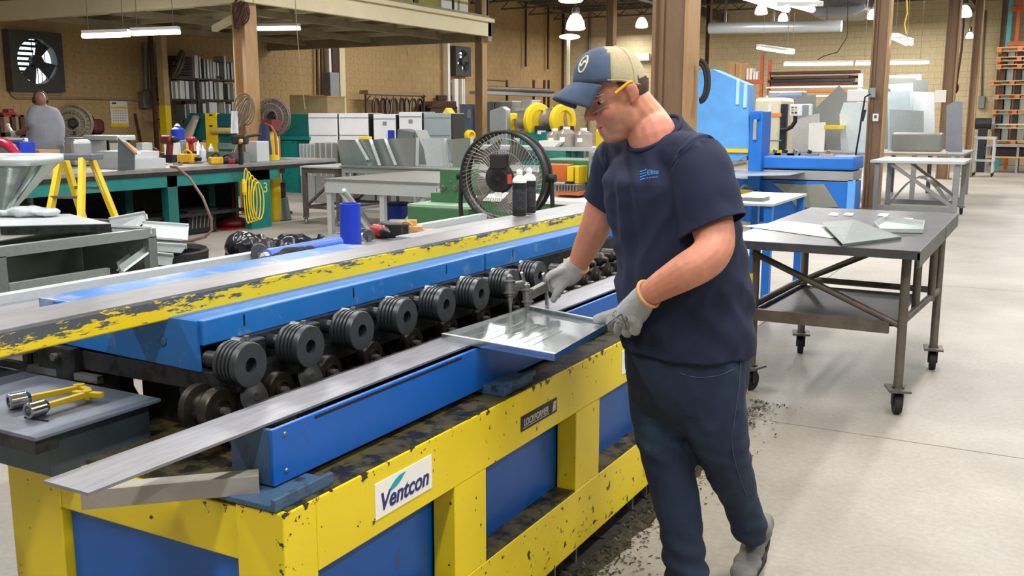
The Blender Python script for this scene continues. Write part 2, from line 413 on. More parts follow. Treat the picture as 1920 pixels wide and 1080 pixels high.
# fluorescent strips under the mezzanine
def strip_lamp(p, q, label, w_=.14, glow=lampw, e=0, hang=None, group='fluorescent strip lights', h=.05):
    p = Vector(p); q = Vector(q)
    o = thing('fluorescent_strip_light', label, 'light fixture', (p + q) / 2, group)
    g = G().beam(p + V(0, 0, .06), q + V(0, 0, .06), w_, .05); g.build('housing', whitepl, o, .004)
    d = (q - p).normalized(); s = d.cross(V(0, 0, 1)).normalized()
    for k in (-1, 1):
        G().cyl(p + s * w_ * .27 * k, q + s * w_ * .27 * k, .032, n=10).build('tube', glow, o)
    if hang:
        for t in (.12, .88):
            a = p.lerp(q, t) + V(0, 0, .07); G().cyl(a, (a.x, a.y, hang), .006, n=5).build('hanger', conduit, o)
    if e:
        L = bpy.data.lights.new('strip_light', 'AREA'); L.shape = 'RECTANGLE'; L.size = .2; L.size_y = (q - p).length; L.energy = e; L.color = (1, .97, .93)
        lo = bpy.data.objects.new('strip_light', L); link(lo, o); lo.location = (0, 0, -.06); lo.rotation_euler = (0, 0, math.atan2(-d.x, d.y))
    return o
strip_lamp(pd(156, 68, 15.2), pd(242, 65, 15.2), 'left one of the two glowing strips under the mezzanine near the exhaust fan', e=60, hang=MZ + .12)
strip_lamp(pd(247, 63, 15.2), pd(336, 60, 15.2), 'right one of the two glowing strips under the mezzanine near the exhaust fan', e=60, hang=MZ + .12)
strip_lamp(pd(482, 54, 17.5), pd(560, 53, 17.2), 'warm strip light under the mezzanine right of the corner column', glow=lampw2, e=50, hang=MZ + .2)
# ------------------------------------------------------------------ roll forming machine
def worn_bar():
    m = bpy.data.materials.new('worn_yellow_bar'); m.use_nodes = True; nt = m.node_tree; N = nt.nodes; Lk = nt.links; b = N['Principled BSDF']
    ge = N.new('ShaderNodeNewGeometry'); mp = N.new('ShaderNodeMapping'); mp.inputs['Scale'].default_value = (6, 8, 44); Lk.new(ge.outputs['Position'], mp.inputs['Vector'])
    n1 = N.new('ShaderNodeTexNoise'); n1.inputs['Scale'].default_value = 1.6; n1.inputs['Detail'].default_value = 9; n1.inputs['Roughness'].default_value = .72; Lk.new(mp.outputs[0], n1.inputs['Vector'])
    sp = N.new('ShaderNodeSeparateXYZ'); Lk.new(ge.outputs['Position'], sp.inputs[0])
    # the paint survives low on the face and towards the far half of the bar
    mz_ = N.new('ShaderNodeMapRange'); mz_.inputs[1].default_value = 1.045; mz_.inputs[2].default_value = 1.10; mz_.inputs[3].default_value = .30; mz_.inputs[4].default_value = -.13; Lk.new(sp.outputs[2], mz_.inputs[0])
    my_ = N.new('ShaderNodeMapRange'); my_.inputs[1].default_value = 1.2; my_.inputs[2].default_value = 2.1; my_.inputs[3].default_value = -.17; my_.inputs[4].default_value = .04; Lk.new(sp.outputs[1], my_.inputs[0])
    gn = N.new('ShaderNodeMath'); gn.operation = 'MULTIPLY_ADD'; gn.inputs[1].default_value = 1.9; gn.inputs[2].default_value = -.43; Lk.new(n1.outputs['Fac'], gn.inputs[0])
    a1 = N.new('ShaderNodeMath'); a1.operation = 'ADD'; Lk.new(gn.outputs[0], a1.inputs[0]); Lk.new(mz_.outputs[0], a1.inputs[1])
    a2 = N.new('ShaderNodeMath'); a2.operation = 'ADD'; Lk.new(a1.outputs[0], a2.inputs[0]); Lk.new(my_.outputs[0], a2.inputs[1])
    rp = N.new('ShaderNodeValToRGB'); e = rp.color_ramp.elements; e[0].position = .47; e[0].color = (0, 0, 0, 1); e[1].position = .5; e[1].color = (1, 1, 1, 1); Lk.new(a2.outputs[0], rp.inputs[0])
    mx = N.new('ShaderNodeMix'); mx.data_type = 'RGBA'; Lk.new(rp.outputs[0], mx.inputs[0]); mx.inputs[6].default_value = lin('#4d5358'); mx.inputs[7].default_value = lin('#e0c414')
    Lk.new(mx.outputs[2], b.inputs['Base Color']); b.inputs['Roughness'].default_value = .45
    return m
def chipped():
    m = bpy.data.materials.new('chipped_yellow'); m.use_nodes = True; nt = m.node_tree; N = nt.nodes; Lk = nt.links; b = N['Principled BSDF']
    ge = N.new('ShaderNodeNewGeometry')
    n1 = N.new('ShaderNodeTexNoise'); n1.inputs['Scale'].default_value = 34; n1.inputs['Detail'].default_value = 6; n1.inputs['Roughness'].default_value = .6; Lk.new(ge.outputs['Position'], n1.inputs['Vector'])
    sp = N.new('ShaderNodeSeparateXYZ'); Lk.new(ge.outputs['Position'], sp.inputs[0])
    t1 = N.new('ShaderNodeMapRange'); t1.inputs[1].default_value = .69; t1.inputs[2].default_value = .735; t1.inputs[3].default_value = 0; t1.inputs[4].default_value = .10; Lk.new(sp.outputs[2], t1.inputs[0])
    t2 = N.new('ShaderNodeMapRange'); t2.inputs[1].default_value = .30; t2.inputs[2].default_value = .14; t2.inputs[3].default_value = 0; t2.inputs[4].default_value = .055; Lk.new(sp.outputs[2], t2.inputs[0])
    t3 = N.new('ShaderNodeMapRange'); t3.inputs[1].default_value = 1.475; t3.inputs[2].default_value = 1.445; t3.inputs[3].default_value = 0; t3.inputs[4].default_value = .09; Lk.new(sp.outputs[1], t3.inputs[0])
    t4 = N.new('ShaderNodeMapRange'); t4.inputs[1].default_value = -1.37; t4.inputs[2].default_value = -1.35; t4.inputs[3].default_value = 0; t4.inputs[4].default_value = 1; Lk.new(sp.outputs[0], t4.inputs[0])
    m3 = N.new('ShaderNodeMath'); m3.operation = 'MULTIPLY'; Lk.new(t3.outputs[0], m3.inputs[0]); Lk.new(t4.outputs[0], m3.inputs[1])
    acc = n1.outputs['Fac']
    for t in (t1.outputs[0], t2.outputs[0], m3.outputs[0]):
        a = N.new('ShaderNodeMath'); a.operation = 'ADD'; Lk.new(acc, a.inputs[0]); Lk.new(t, a.inputs[1]); acc = a.outputs[0]
    rp = N.new('ShaderNodeValToRGB'); e = rp.color_ramp.elements; e[0].position = .665; e[0].color = (0, 0, 0, 1); e[1].position = .68; e[1].color = (1, 1, 1, 1); Lk.new(acc, rp.inputs[0])
    n2 = N.new('ShaderNodeTexNoise'); n2.inputs['Scale'].default_value = 4; Lk.new(ge.outputs['Position'], n2.inputs['Vector'])
    ry = N.new('ShaderNodeValToRGB'); ry.color_ramp.elements[0].color = lin('#d6ba0c'); ry.color_ramp.elements[1].color = lin('#ecd215'); Lk.new(n2.outputs['Fac'], ry.inputs[0])
    mx = N.new('ShaderNodeMix'); mx.data_type = 'RGBA'; Lk.new(rp.outputs[0], mx.inputs[0]); Lk.new(ry.outputs[0], mx.inputs[6]); mx.inputs[7].default_value = lin('#2a251c')
    Lk.new(mx.outputs[2], b.inputs['Base Color']); b.inputs['Roughness'].default_value = .4
    return m
barm = worn_bar(); yel = chipped()
XF, XB, YN, YF, ZT = -1.345, -2.27, 1.445, 5.1, .73
mc = thing('roll_forming_machine', 'long blue and yellow roll forming machine in the foreground', 'machine', (-1.85, 3.2, 0))
def P(g, n, m, parent=mc, bevel=0.): return g.build(n, m, parent, bevel)
# yellow base frame
posts = [(YN, 1.551), (2.116, 2.285), (2.89, 3.09), (3.695, 3.895), (4.5, 4.7), (YF - .1, YF)]
P(G().mm(XF - .075, XF, 1.551, YF - .1, .56, ZT), 'top_rail', yel, bevel=.003)
P(G().mm(XF - .075, XF, 1.551, YF - .1, .06, .275), 'bottom_rail', yel, bevel=.003)
for i, (a, b_) in enumerate(posts):
    P(G().mm(XF - (.135 if i == 0 else .072), XF - (0 if i in (0, 5) else .001), a, b_, .06 if i in (0, 5) else .275, ZT if i in (0, 5) else .56), 'post', yel, bevel=.003)
P(G().mm(XB, XB + .2, YN, YN + .1, .06, .722), 'post', yel, bevel=.003)
P(G().mm(XB + .2, XF - .135, YN + .003, YN + .06, .60, .722), 'end_rail', yel, bevel=.003)
P(G().mm(XB + .2, XF - .135, YN + .003, YN + .06, .06, .2), 'end_rail', yel, bevel=.003)
P(G().mm(XB + .205, XF - .14, YN + .025, YN + .04, .2, .6), 'end_panel', blue)
for i in range(5):
    a, b_ = posts[i][1], posts[i + 1][0]
    P(G().mm(XF - .095, XF - .08, a - .01, b_ + .01, .26, .57), 'side_panel', blue)
    P(G().mm(XF - .08, XF - .002, a, b_, .2745, .28), 'panel_ledge', deckm)
P(G().mm(XB, XF - .095, YN + .05, YF, .06, .72), 'base_core', darksteel)
P(G().mm(XB + .02, XF - .004, YN + .02, YF - .01, ZT - .006, ZT + .004), 'top_deck', deckm)
for y in (2.25, 2.42, 2.75, 2.92, 3.45, 3.6):
    P(G().mm(XF - .03, XF - .01, y, y + .012, 0, .06), 'levelling_foot', castal)
P(G().mm(XF - .2, XF - .06, 1.7, 5, .02, .06), 'sump_lip', black)
# signs
def plate_sign(y0, y1, z0, z1, m, name='sign_plate'):
    return P(G().mm(XF, XF + .002, y0, y1, z0, z1), name, m)
def put_text(body, size, y, z, m, parent, shear=0., spacing=1., wy=None, x=XF + .0025):
    me = text_mesh(body, size, .0006, shear, spacing, size * .022)
    if wy:
        xs_ = [v.co.x for v in me.vertices]; k = wy / (max(xs_) - min(xs_)); cx_ = (max(xs_) + min(xs_)) / 2
        for v in me.vertices: v.co.x = (v.co.x - cx_) * k
    # text x -> +Y, text y -> +Z
    off = wloc(parent)
    for v in me.vertices:
        a = v.co.copy(); v.co = Vector((x + a.z, y + a.x, z + a.y)) - off
    me.materials.clear(); me.materials.append(m); o = bpy.data.objects.new('lettering', me); return link(o, parent)
navy = mat('navy_ink', '#272a6c', .5, var=.02); tealink = mat('teal_ink', '#1a9fa6', .5, var=.05)
signw = mat('sign_white', '#eceae2', .5, var=.03, dirt=('#b9b3a0', -.1, 20))
for yo in (1.76, 3.285):
    sg = plate_sign(yo, yo + .242, .60, .69, signw)
    put_text('Ventcon', .062, yo + .125, .635, navy, sg, shear=.25, wy=.205)
    pts = [(XF + .0022, yo + .05 + .075 * t, .655 + .022 * t + .010 * math.sin(math.pi * t) + .006 * t) for t in [i / 8 for i in range(9)]]
    pts += [(XF + .0022, yo + .05 + .075 * t, .655 + .022 * t - .008 * math.sin(math.pi * t) + .006 * t * t) for t in [i / 8 for i in range(7, 0, -1)]]
    P(G().prism(pts, (.0008, 0, 0)), 'leaf_mark', tealink, sg)
lp = plate_sign(2.49, 2.735, .607, .655, black, 'name_plate')
silver = mat('silver_ink', '#b9b6ac', .4, .4, var=.1)
put_text('LOCKFORMER', .03, 2.59, .63, silver, lp, shear=.2, wy=.165)
P(G().mm(XF + .002, XF + .0026, 2.50, 2.68, .6145, .6165), 'name_plate_line', silver, lp)
P(G().prism([(XF + .0022, 2.70, .613), (XF + .0022, 2.725, .617), (XF + .0022, 2.728, .646), (XF + .0022, 2.71, .648), (XF + .0022, 2.705, .632)], (.0006, 0, 0)), 'name_plate_mark', silver, lp)
# corner bracket, front rail and guide strip
P(G().mm(-1.6, -1.36, 1.44, 1.63, ZT + .004, ZT + .016).mm(-1.372, -1.36, 1.44, 1.63, ZT + .014, ZT + .032), 'corner_bracket', bluedark, bevel=.002)
P(G().mm(-1.46, -1.36, 2.42, 2.60, ZT + .004, ZT + .03).mm(-1.372, -1.35, 2.44, 2.6, ZT + .03, ZT + .045), 'rail_bracket', bluedark, bevel=.002)
P(G().mm(-1.447, -1.435, 1.52, 5.0, .75, .879), 'front_rail', blue, bevel=.002)
P(G().mm(-1.56, -1.447, 1.52, 1.532, .75, .879), 'rail_end', bluedark, bevel=.002)
for y in (1.56, 3.5):
    for z in (.775, .86): P(G().ell((-1.435, y, z), (.004, 0, 0), (0, .006, 0), (0, 0, .006), 10, 6), 'rivet', castal)
P(G().mm(-1.45, -1.4345, 1.66, 2.3, .8665, .8735), 'rail_slot', black)
P(G().mm(-1.585, -1.46, 1.075, 5.0, .8815, .8885), 'guide_strip', strips, bevel=.001)
P(G().mm(-1.61, -1.575, 1.62, 5.0, .86, .882), 'strip_backing', darksteel)
P(G().mm(-1.57, -1.47, 1.75, 4.9, .74, .86), 'rail_web', black)
# machine head behind the rollers
P(G().mm(-2.15, -1.80, 1.78, 5.0, ZT, .985), 'gear_case', darksteel)
P(G().mm(-2.28, -1.74, 1.695, 1.72, .868, .922), 'end_plate', darksteel, bevel=.003)
P(G().mm(-1.79, -1.74, 1.72, 5, .868, .922), 'side_bar', darksteel, bevel=.003)
for (x, y) in ((-1.86, 1.70), (-2.22, 1.72)):
    P(G().prism([(x - .06, y, .873), (x + .05, y, .868), (x + .05, y, .82), (x + .12, y, .735), (x - .02, y, .735), (x - .05, y, .82)], (0, .05, 0)), 'frame_foot', darksteel, bevel=.004)
P(G().cyl((-1.79, 1.66, .845), (-1.75, 1.66, .845), .012, n=6).cyl((-1.79, 1.62, .80), (-1.73, 1.62, .80), .014).cyl((-1.79, 1.60, .77), (-1.75, 1.60, .77), .01, n=6), 'bolt', castal)
# fluted upper rollers
def fluted(x, y, z, r, L, n=5):
    g = G(); prof = [(r * .3, 0), (r * .3, .012), (r * .42, .012)]
    o = []
    prof = [(.02, -L), (r * .96, -L)]
    st = L / (n + 1)
    for k in range(n):
        h = -L + st * (k + .55); prof += [(r * .985, h), (r * .985, h + st * .45), (r * .88, h + st * .55), (r * .88, h + st * .75)]
    prof += [(r, -.018), (r, -.003), (r * .97, 0), (r * .34, 0), (r * .34, -.022)]
    g.lathe((x, y, z), (1, 0, 0), prof, 40)
    return g
UPY = [1.692 + .2185 * k for k in range(8)]
for k, y in enumerate(UPY):
    o = P(fluted(-1.655, y, .959, .0555, .075), 'fluted_roller', roller)
    g = G().lathe((-1.655, y, .959), (1, 0, 0), [(.001, -.0215), (.0185, -.0215), (.0185, -.0205), (.001, -.0205)], 6)
    P(g, 'bore', black, o)
    P(G().cyl((-1.80, y, .959), (-1.72, y, .959), .02), 'roller_shaft', darksteel, o)
    P(G().mm(-1.80, -1.76, y + .045, y + .165, .925, .985), 'bearing_block', darksteel, bevel=.004)
    P(G().cyl((-1.765, y + .10, .98), (-1.765, y + .10, 1.0), .008, n=6).cyl((-1.78, y + .07, .99), (-1.75, y + .07, .99), .012), 'adjusting_bolt', castal)
# lower wheels
for k, y in enumerate([1.635, 1.845, 2.045, 2.24, 2.45, 2.66, 2.88, 3.1]):
    r = .056 if k == 0 else .047
    g = G().lathe((-1.70, y, .853), (1, 0, 0), [(.02, -.09), (r, -.09), (r, -.07), (r * .7, -.065), (r * .7, -.035), (r * .97, -.03), (r, -.025), (r, -.004), (r * .96, 0), (r * .55, 0), (r * .55, .006), (r * .45, .006), (r * .45, .002), (.012, .002)], 36)
    o = P(g, 'lower_wheel', wheelm)
    P(G().cyl((-1.70, y, .853), (-1.682, y, .853), .011, n=6), 'axle_nut', castal, o)
    if k in (0, 1):
        P(G().lathe((-1.68, y + .085, .868), (1, 0, .35), [(.01, 0), (.043, 0), (.046, .004), (.01, .012)], 30), 'guide_disc', darksteel)
for k, y in enumerate([3.38 + .128 * j for j in range(8)]):
    r = .05
    g = G().lathe((-1.64, y, .872), (1, 0, 0), [(.02, -.1), (r * .8, -.1), (r * .8, -.06), (r * 1.05, -.055), (r * 1.05, -.03), (r * .7, -.025), (r * .7, -.012), (r * .5, -.01), (r * .5, 0), (.012, 0)], 30)
    o = P(g, 'feed_wheel', wheelm); P(G().cyl((-1.64, y, .872), (-1.62, y, .872), .011, n=6), 'axle_nut', castal, o)
    P(G().lathe((-1.64, y + .06, .945), (1, 0, 0), [(.01, -.08), (.03, -.08), (.03, -.03), (.02, -.02), (.01, 0)], 16), 'idler_wheel', wheelm)
# blue cover
P(G().mm(-2.0, -1.82, 1.70, 3.085, .985, 1.05), 'front_cover', blue2, bevel=.003)
P(G().mm(-2.0, -1.82, 3.097, 5.0, .985, 1.05), 'front_cover', blue2, bevel=.003)
P(G().mm(-1.845, -1.83, 3.44, 5.0, .915, .986), 'cover_skirt', blue2, bevel=.002)
P(G().prism([(-1.83, 1.692, .92), (-2.40, 1.692, .935), (-2.40, 1.692, 1.0), (-2.38, 1.692, 1.05), (-1.835, 1.692, 1.049)], (0, .008, 0)), 'end_cover', blue2)
for y in (1.84, 2.3, 2.82, 3.3): P(G().mm(-1.8205, -1.8192, y, y + .006, 1.012, 1.042), 'cover_mark', black)
P(G().ell((-1.955, 1.69, .985), (.012, 0, 0), (0, .003, 0), (0, 0, .014), 12, 6), 'cover_latch', bluedark)
P(G().mm(-2.46, -2.095, 1.703, 3.05, .96, 1.052), 'rear_cover', mat('scuffed_blue_cover', '#3f78bd', .3, var=.15, scale=4, dirt=('#9aa0aa', .35, 6)), bevel=.003)
P(G().mm(-2.09, -1.93, .85, 4.85, 1.043, 1.10), 'top_bar', barm, bevel=.004)
P(G().mm(-2.088, -1.933, .852, 4.848, 1.1, 1.1035), 'bar_top_wear', mat('bar_top_steel', '#9b9a9c', .33, .55, var=.22, scale=7, stretch=(5, .6, 1)))
for (u, v) in ((395, 556), (803, 465), (1045, 417)):
    a = px(u, v, -1.93); P(G().lathe(a, (1, 0, 0), [(.007, 0), (.007, .003), (.004, .0035), (.004, .007), (.002, .008)], 14), 'bar_bolt', castal)
# rear runout table
P(G().mm(-3.05, -2.46, .7, 5.2, .90, .93).mm(-2.46, -2.2, 3.05, 5.2, .90, .93), 'rear_table', strips)
P(G().mm(-2.2, -2.092, 3.05, 4.9, .93, 1.098), 'rear_guard', greypaint, bevel=.003)
P(G().mm(-3.10, -3.05, .7, 5.2, .90, .96), 'rear_fence', galw)
for y in (1.5, 3.2, 4.9): P(G().mm(-3.0, -2.94, y, y + .06, 0, .9), 'rear_leg', darksteel)
# tool table at the near end
P(G().mm(-2.7, -1.945, 1.31, 1.665, .832, .842), 'tool_table_top', mat('tool_table_steel', '#6d7480', .42, .4, var=.25, scale=9, dirt=('#4c6fa0', .1, 6)), bevel=.002)
P(G().mm(-2.38, -1.985, 1.37, 1.66, .72, .832), 'tool_table_box', mat('tool_box_steel', '#46525c', .5, .3, var=.2, scale=10), bevel=.003)
P(G().mm(-2.42, -1.95, 1.312, 1.37, .80, .832), 'tool_table_lip', darksteel)
P(G().mm(-2.45, -2.0, 1.40, 1.45, .725, .765), 'blue_ledge', blue)
P(G().mm(-2.6, -2.31, 1.73, 1.86, .80, .945), 'vise_body', darksteel, bevel=.006)
P(G().mm(-2.44, -2.29, 1.672, 1.73, .80, .93), 'vise_jaw', darksteel, bevel=.006)
P(G().cyl((-2.36, 1.66, .90), (-2.36, 1.68, .90), .012, n=6), 'vise_bolt', castal)
P(G().cyl((-2.50, 1.69, .86), (-2.50, 1.69, .93), .008).sph((-2.50, 1.69, .945), .018), 'vise_screw', black)
P(G().mm(-3.0, -2.61, 1.80, 1.81, .79, .915), 'guard_plate', signw)
P(G().prism([(-2.69, 1.799, .845), (-2.655, 1.799, .865), (-2.69, 1.799, .895)], (0, -.002, 0)), 'guard_mark', blue)
P(G().beam((-2.75, 1.675, .852), (-2.2, 1.685, .852), .02, .02), 'vise_rail', castal)

# loose angle iron across the near end
a = pz(152, 938, .765); b_ = pz(486, 908, .765); d = (b_ - a).normalized(); s_ = d.cross(V(0, 0, 1)).normalized()
g = G().box((a + b_) / 2, d * (b_ - a).length / 2, s_ * .003, V(0, 0, .021)).box((a + b_) / 2 - s_ * .02 + V(0, 0, .018), d * (b_ - a).length / 2, s_ * .02, V(0, 0, .003))
tag(g.build('angle_iron', mat('dull_angle_iron', '#a29c92', .5, .4, var=.15, scale=8), None, .001), 'short length of grey angle iron lying across the near end of the machine', 'metal bar')

# T handle socket wrenches
def twrench(s0, s1, t0, t1, label, zc=.862):
    a = pz(*s0, zc); b_ = pz(*s1, zc); o = thing('socket_wrench', label, 'wrench', (a.x, a.y, .842), 'socket wrenches on the tool table')
    d = (b_ - a).normalized()
    G().lathe(a - d * .0, d, [(.012, .012), (.012, 0), (.0185, 0), (.0195, .003), (.0195, .04), (.014, .05), (.010, .052)], 24).build('socket', chrome, o)
    G().beam(a + d * .05, b_, .014, .014).build('shaft', yel2, o, .002)
    p_ = pz(*t0, zc); q_ = pz(*t1, zc); G().beam(p_, q_, .016, .014).build('handle', yel2, o, .002)
    G().cyl(b_ - V(0, 0, .012), b_ + V(0, 0, .01), .012, n=10).build('joint', yel2, o)
twrench((16, 754), (150, 727), (142, 724), (168, 733), 'yellow T handle socket wrench lying farther from the table edge')
twrench((52, 771), (163, 739), (138, 737), (192, 741), 'yellow T handle socket wrench lying nearer the table edge')
tag(G().beam(pz(46, 782, .844), pz(90, 789, .844), .003, .003).build('wire_rod', black), 'thin black rod on the tool table beside the wrenches', 'rod')

# workpiece: folded galvanized tray
tr = [pz(828, 626, .905), pz(1040, 664, .905), pz(1146, 603, .905), pz(990, 572, .905)]
bright = mat('tray_galvanized', '#dde3e4', .2, .92, var=.07, scale=30)
to = thing('sheet_metal_tray', 'shiny galvanized sheet metal tray held flat on the machine by the worker', 'sheet metal', (sum((q.x for q in tr)) / 4, sum((q.y for q in tr)) / 4, .889))
inn = [q + V(0, 0, -.012) for q in tr]
G().sheet(inn, .0012, (0, 0, 1)).build('pan', bright, to)
for i in range(4):
    a, b_ = tr[i], tr[(i + 1) % 4]
    if i == 3: a = tr[3] - V(0, 0, .008); b_ = tr[0].lerp(tr[3], .0) - V(0, 0, .0)
    G().add([a + V(0, 0, -.02 if i == 0 else -.014), b_ + V(0, 0, -.02 if i == 0 else -.014), b_, a, a + V(0, .0015, -.02), b_ + V(0, .0015, -.02), b_ + V(0, .0015, 0), a + V(0, .0015, 0)], [(0, 1, 2, 3), (7, 6, 5, 4), (3, 2, 6, 7), (0, 4, 5, 1)]).build('flange', bright if i != 1 else mat('blue_edge', '#2b4f86', .35, .3), to)
for i in (0, 2):
    a, b_ = tr[i], tr[i + 1]; c = (tr[0] + tr[1] + tr[2] + tr[3]) / 4
    n_ = (c - (a + b_) / 2); n_.z = 0; n_.normalize()
    G().beam(a + n_ * .006, b_ + n_ * .006, .012, .002).build('hem', galw, to)
for k in range(7):
    t = .16 + k * .09; a = inn[0].lerp(inn[1], t) ; b_ = inn[3].lerp(inn[2], t); q0 = a.lerp(b_, .08); q1 = a.lerp(b_, .62)
    G().beam(q0 + V(0, 0, .0015), q1 + V(0, 0, .0015), .008, .002).build('crease', bright, to)

# pair of clamp tools in the right hand
def clamp(u, vtop, vtip, label, d_, armu, armv):
    top = pd(u, vtop, d_); tip = pd(u + 2, vtip, d_); ax = (tip - top).normalized(); L = (tip - top).length
    o = thing('punch_clamp', label, 'clamp', tip, 'clamp tools in the right hand')
    G().lathe(top, ax, [(.006, 0), (.009, .008), (.011, .010), (.011, .022), (.021, .024), (.021, .03), (.016, .031), (.016, .062), (.021, .063), (.021, .069), (.014, .07), (.014, .078), (.009, .08), (.009, L - .045), (.006, L - .03), (.005, L)], 20).build('spindle', castal, o)
    arm = pd(armu, armv, d_ + .03); c = top + ax * .046
    G().beam(c, arm, .03, .03).build('arm', castal, o, .003)
    G().beam(arm + V(0, 0, .005), arm + V(0, 0, .045) - RT * .012, .018, .012).build('lever', chrome, o, .003)
    G().beam(arm, arm - V(0, 0, .10) + RT * .006, .012, .010).build('grip', chrome, o, .002)
    return o
clamp(955, 513, 588, 'steel clamp tool, the one farther from the gloved right hand', 3.33, 984, 534)
clamp(988, 529, 590, 'steel clamp tool directly in the grip of the gloved right hand', 3.30, 1024, 536)
# ------------------------------------------------------------------ people
from mathutils import noise as mnoise
def skin_mat(name, base, stub, blush):
    m = bpy.data.materials.new(name); m.use_nodes = True; nt = m.node_tree; N = nt.nodes; Lk = nt.links; b = N['Principled BSDF']
    at = N.new('ShaderNodeAttribute'); at.attribute_name = 'tint'; sp = N.new('ShaderNodeSeparateColor'); Lk.new(at.outputs['Color'], sp.inputs[0])
    ge = N.new('ShaderNodeNewGeometry'); no = N.new('ShaderNodeTexNoise'); no.inputs['Scale'].default_value = 45; no.inputs['Detail'].default_value = 5; Lk.new(ge.outputs['Position'], no.inputs['Vector'])
    r = N.new('ShaderNodeValToRGB'); c = lin(base); r.color_ramp.elements[0].position = .3; r.color_ramp.elements[1].position = .7
    r.color_ramp.elements[0].color = tuple(x * .9 for x in c[:3]) + (1,); r.color_ramp.elements[1].color = tuple(min(1, x * 1.08) for x in c[:3]) + (1,); Lk.new(no.outputs['Fac'], r.inputs[0])
    m1 = N.new('ShaderNodeMix'); m1.data_type = 'RGBA'; Lk.new(sp.outputs[0], m1.inputs[0]); Lk.new(r.outputs[0], m1.inputs[6]); m1.inputs[7].default_value = lin(stub)
    m2 = N.new('ShaderNodeMix'); m2.data_type = 'RGBA'; Lk.new(sp.outputs[1], m2.inputs[0]); Lk.new(m1.outputs[2], m2.inputs[6]); m2.inputs[7].default_value = lin(blush)
    Lk.new(m2.outputs[2], b.inputs['Base Color']); b.inputs['Roughness'].default_value = .5
    b.inputs['Subsurface Weight'].default_value = .12; b.inputs['Subsurface Radius'].default_value = (.01, .004, .002); b.inputs['Subsurface Scale'].default_value = .6
    return m
skin = skin_mat('skin', '#c98a6d', '#927058', '#c26c5e'); skin2 = skin_mat('darker_skin', '#8a5f49', '#6b4b3a', '#8a5a48')
shirtm = mat('navy_cotton', '#0d1734', .85, var=.12, scale=5, bump=.12, bscale=500)
denim = mat('dark_denim', '#14243c', .85, var=.28, scale=6, bump=.15, bscale=400, dirt=('#263d50', .3, 3.5))
glovem = mat('grey_knit_glove', '#a9a9ab', .85, var=.12, scale=140, bump=.5, bscale=420)
cuffm = mat('orange_cuff', '#d59a5b', .85, var=.1)
capblue = mat('faded_blue_cap', '#44546b', .85, var=.15, scale=14, bump=.15, bscale=400)
capmesh = mat('beige_cap_mesh', '#b3a584', .85, var=.12, scale=120, bump=.3, bscale=500)
shoem = mat('grey_work_shoe', '#6f6d69', .75, var=.3, scale=18, bump=.2, bscale=120)
hairm = mat('short_dark_hair', '#4b3a30', .8, var=.3, scale=200)
lensm = mat('clear_lens', '#ffffff', .03, trans=1., var=0); lensm.node_tree.nodes['Principled BSDF'].inputs['IOR'].default_value = 1.12
def limb(g, pts, n=16):
    g.tube([p for p, r in pts], 0, n, rs=[r for p, r in pts])
    for p, r in (pts[0], pts[-1]): g.sph(p, r * .98, n, 10)
def smoothpath(pts, k=4):
    """Catmull-Rom through (point, radius) pairs"""
    out = []
    for i in range(len(pts) - 1):
        p0, p1, p2, p3 = pts[max(i - 1, 0)], pts[i], pts[i + 1], pts[min(i + 2, len(pts) - 1)]
        for j in range(k):
            t = j / k; a = [(-t ** 3 + 2 * t * t - t) / 2, (3 * t ** 3 - 5 * t * t + 2) / 2, (-3 * t ** 3 + 4 * t * t + t) / 2, (t ** 3 - t * t) / 2]
            out.append((p0[0] * a[0] + p1[0] * a[1] + p2[0] * a[2] + p3[0] * a[3], p0[1] * a[0] + p1[1] * a[1] + p2[1] * a[2] + p3[1] * a[3]))
    out.append(pts[-1]); return out
def folds(me, amp, sc, stretch=(1, 1, 1), extra=None):
    me.update()
    co = [v.co.copy() for v in me.vertices]; no = [v.normal.copy() for v in me.vertices]
    for i, v in enumerate(me.vertices):
        p = co[i]; q = Vector((p.x * stretch[0], p.y * stretch[1], p.z * stretch[2])) * sc
        h = mnoise.noise(q) * .6 + abs(mnoise.noise(q * 2.1 + Vector((3, 1, 7)))) * -.5 + .15
        if extra: h += extra(p)
        v.co = p + no[i] * (h * amp)
    me.update()
def sellipse(c, A, B, n=36, e=2.4):
    out = []
    for i in range(n):
        t = 2 * math.pi * i / n; cs, sn = math.cos(t), math.sin(t)
        out.append(Vector(c) + A * (math.copysign(abs(cs) ** (2 / e), cs)) + B * (math.copysign(abs(sn) ** (2 / e), sn)))
    return out

Q0 = 3.0
def M(u, v, e=0.): return ph(u, v, Q0 + e)
TH = math.radians(36); FC = -RT * math.cos(TH) - FWH * math.sin(TH); SL = -FWH * math.cos(TH) + RT * math.sin(TH); UZ = V(0, 0, 1)
man = thing('person', 'man in navy T-shirt, jeans and cap working a metal tray at the machine', 'person', pz(1345, 1105))
# ---- shirt
g = G()
spine = [(1292, 705, .214, .186), (1291, 668, .212, .186), (1289, 640, .21, .186), (1284, 580, .208, .19), (1279, 520, .207, .188), (1270, 450, .208, .178), (1258, 390, .212, .165), (1246, 335, .205, .152), (1240, 306, .185, .130), (1234, 283, .148, .108), (1230, 264, .100, .092), (1227, 250, .080, .080)]
rings = []
for (u, v, a, b_) in spine: rings.append(sellipse(M(u, v), SL * a, FC * b_ - UZ * max(0, min(1, (345 - v) / 60)) * .052))
g.loft(rings)
LSH = M(1306, 306, -.15); RSH = M(1166, 292, .14)
limb(g, smoothpath([(M(1268, 298, -.06), .082), (LSH, .080), (M(1313, 335, -.17), .07)]))
limb(g, smoothpath([(M(1205, 292, .06), .08), (RSH, .076), (M(1156, 318, .165), .066)]))
sme = remesh(g, .0085, 6)
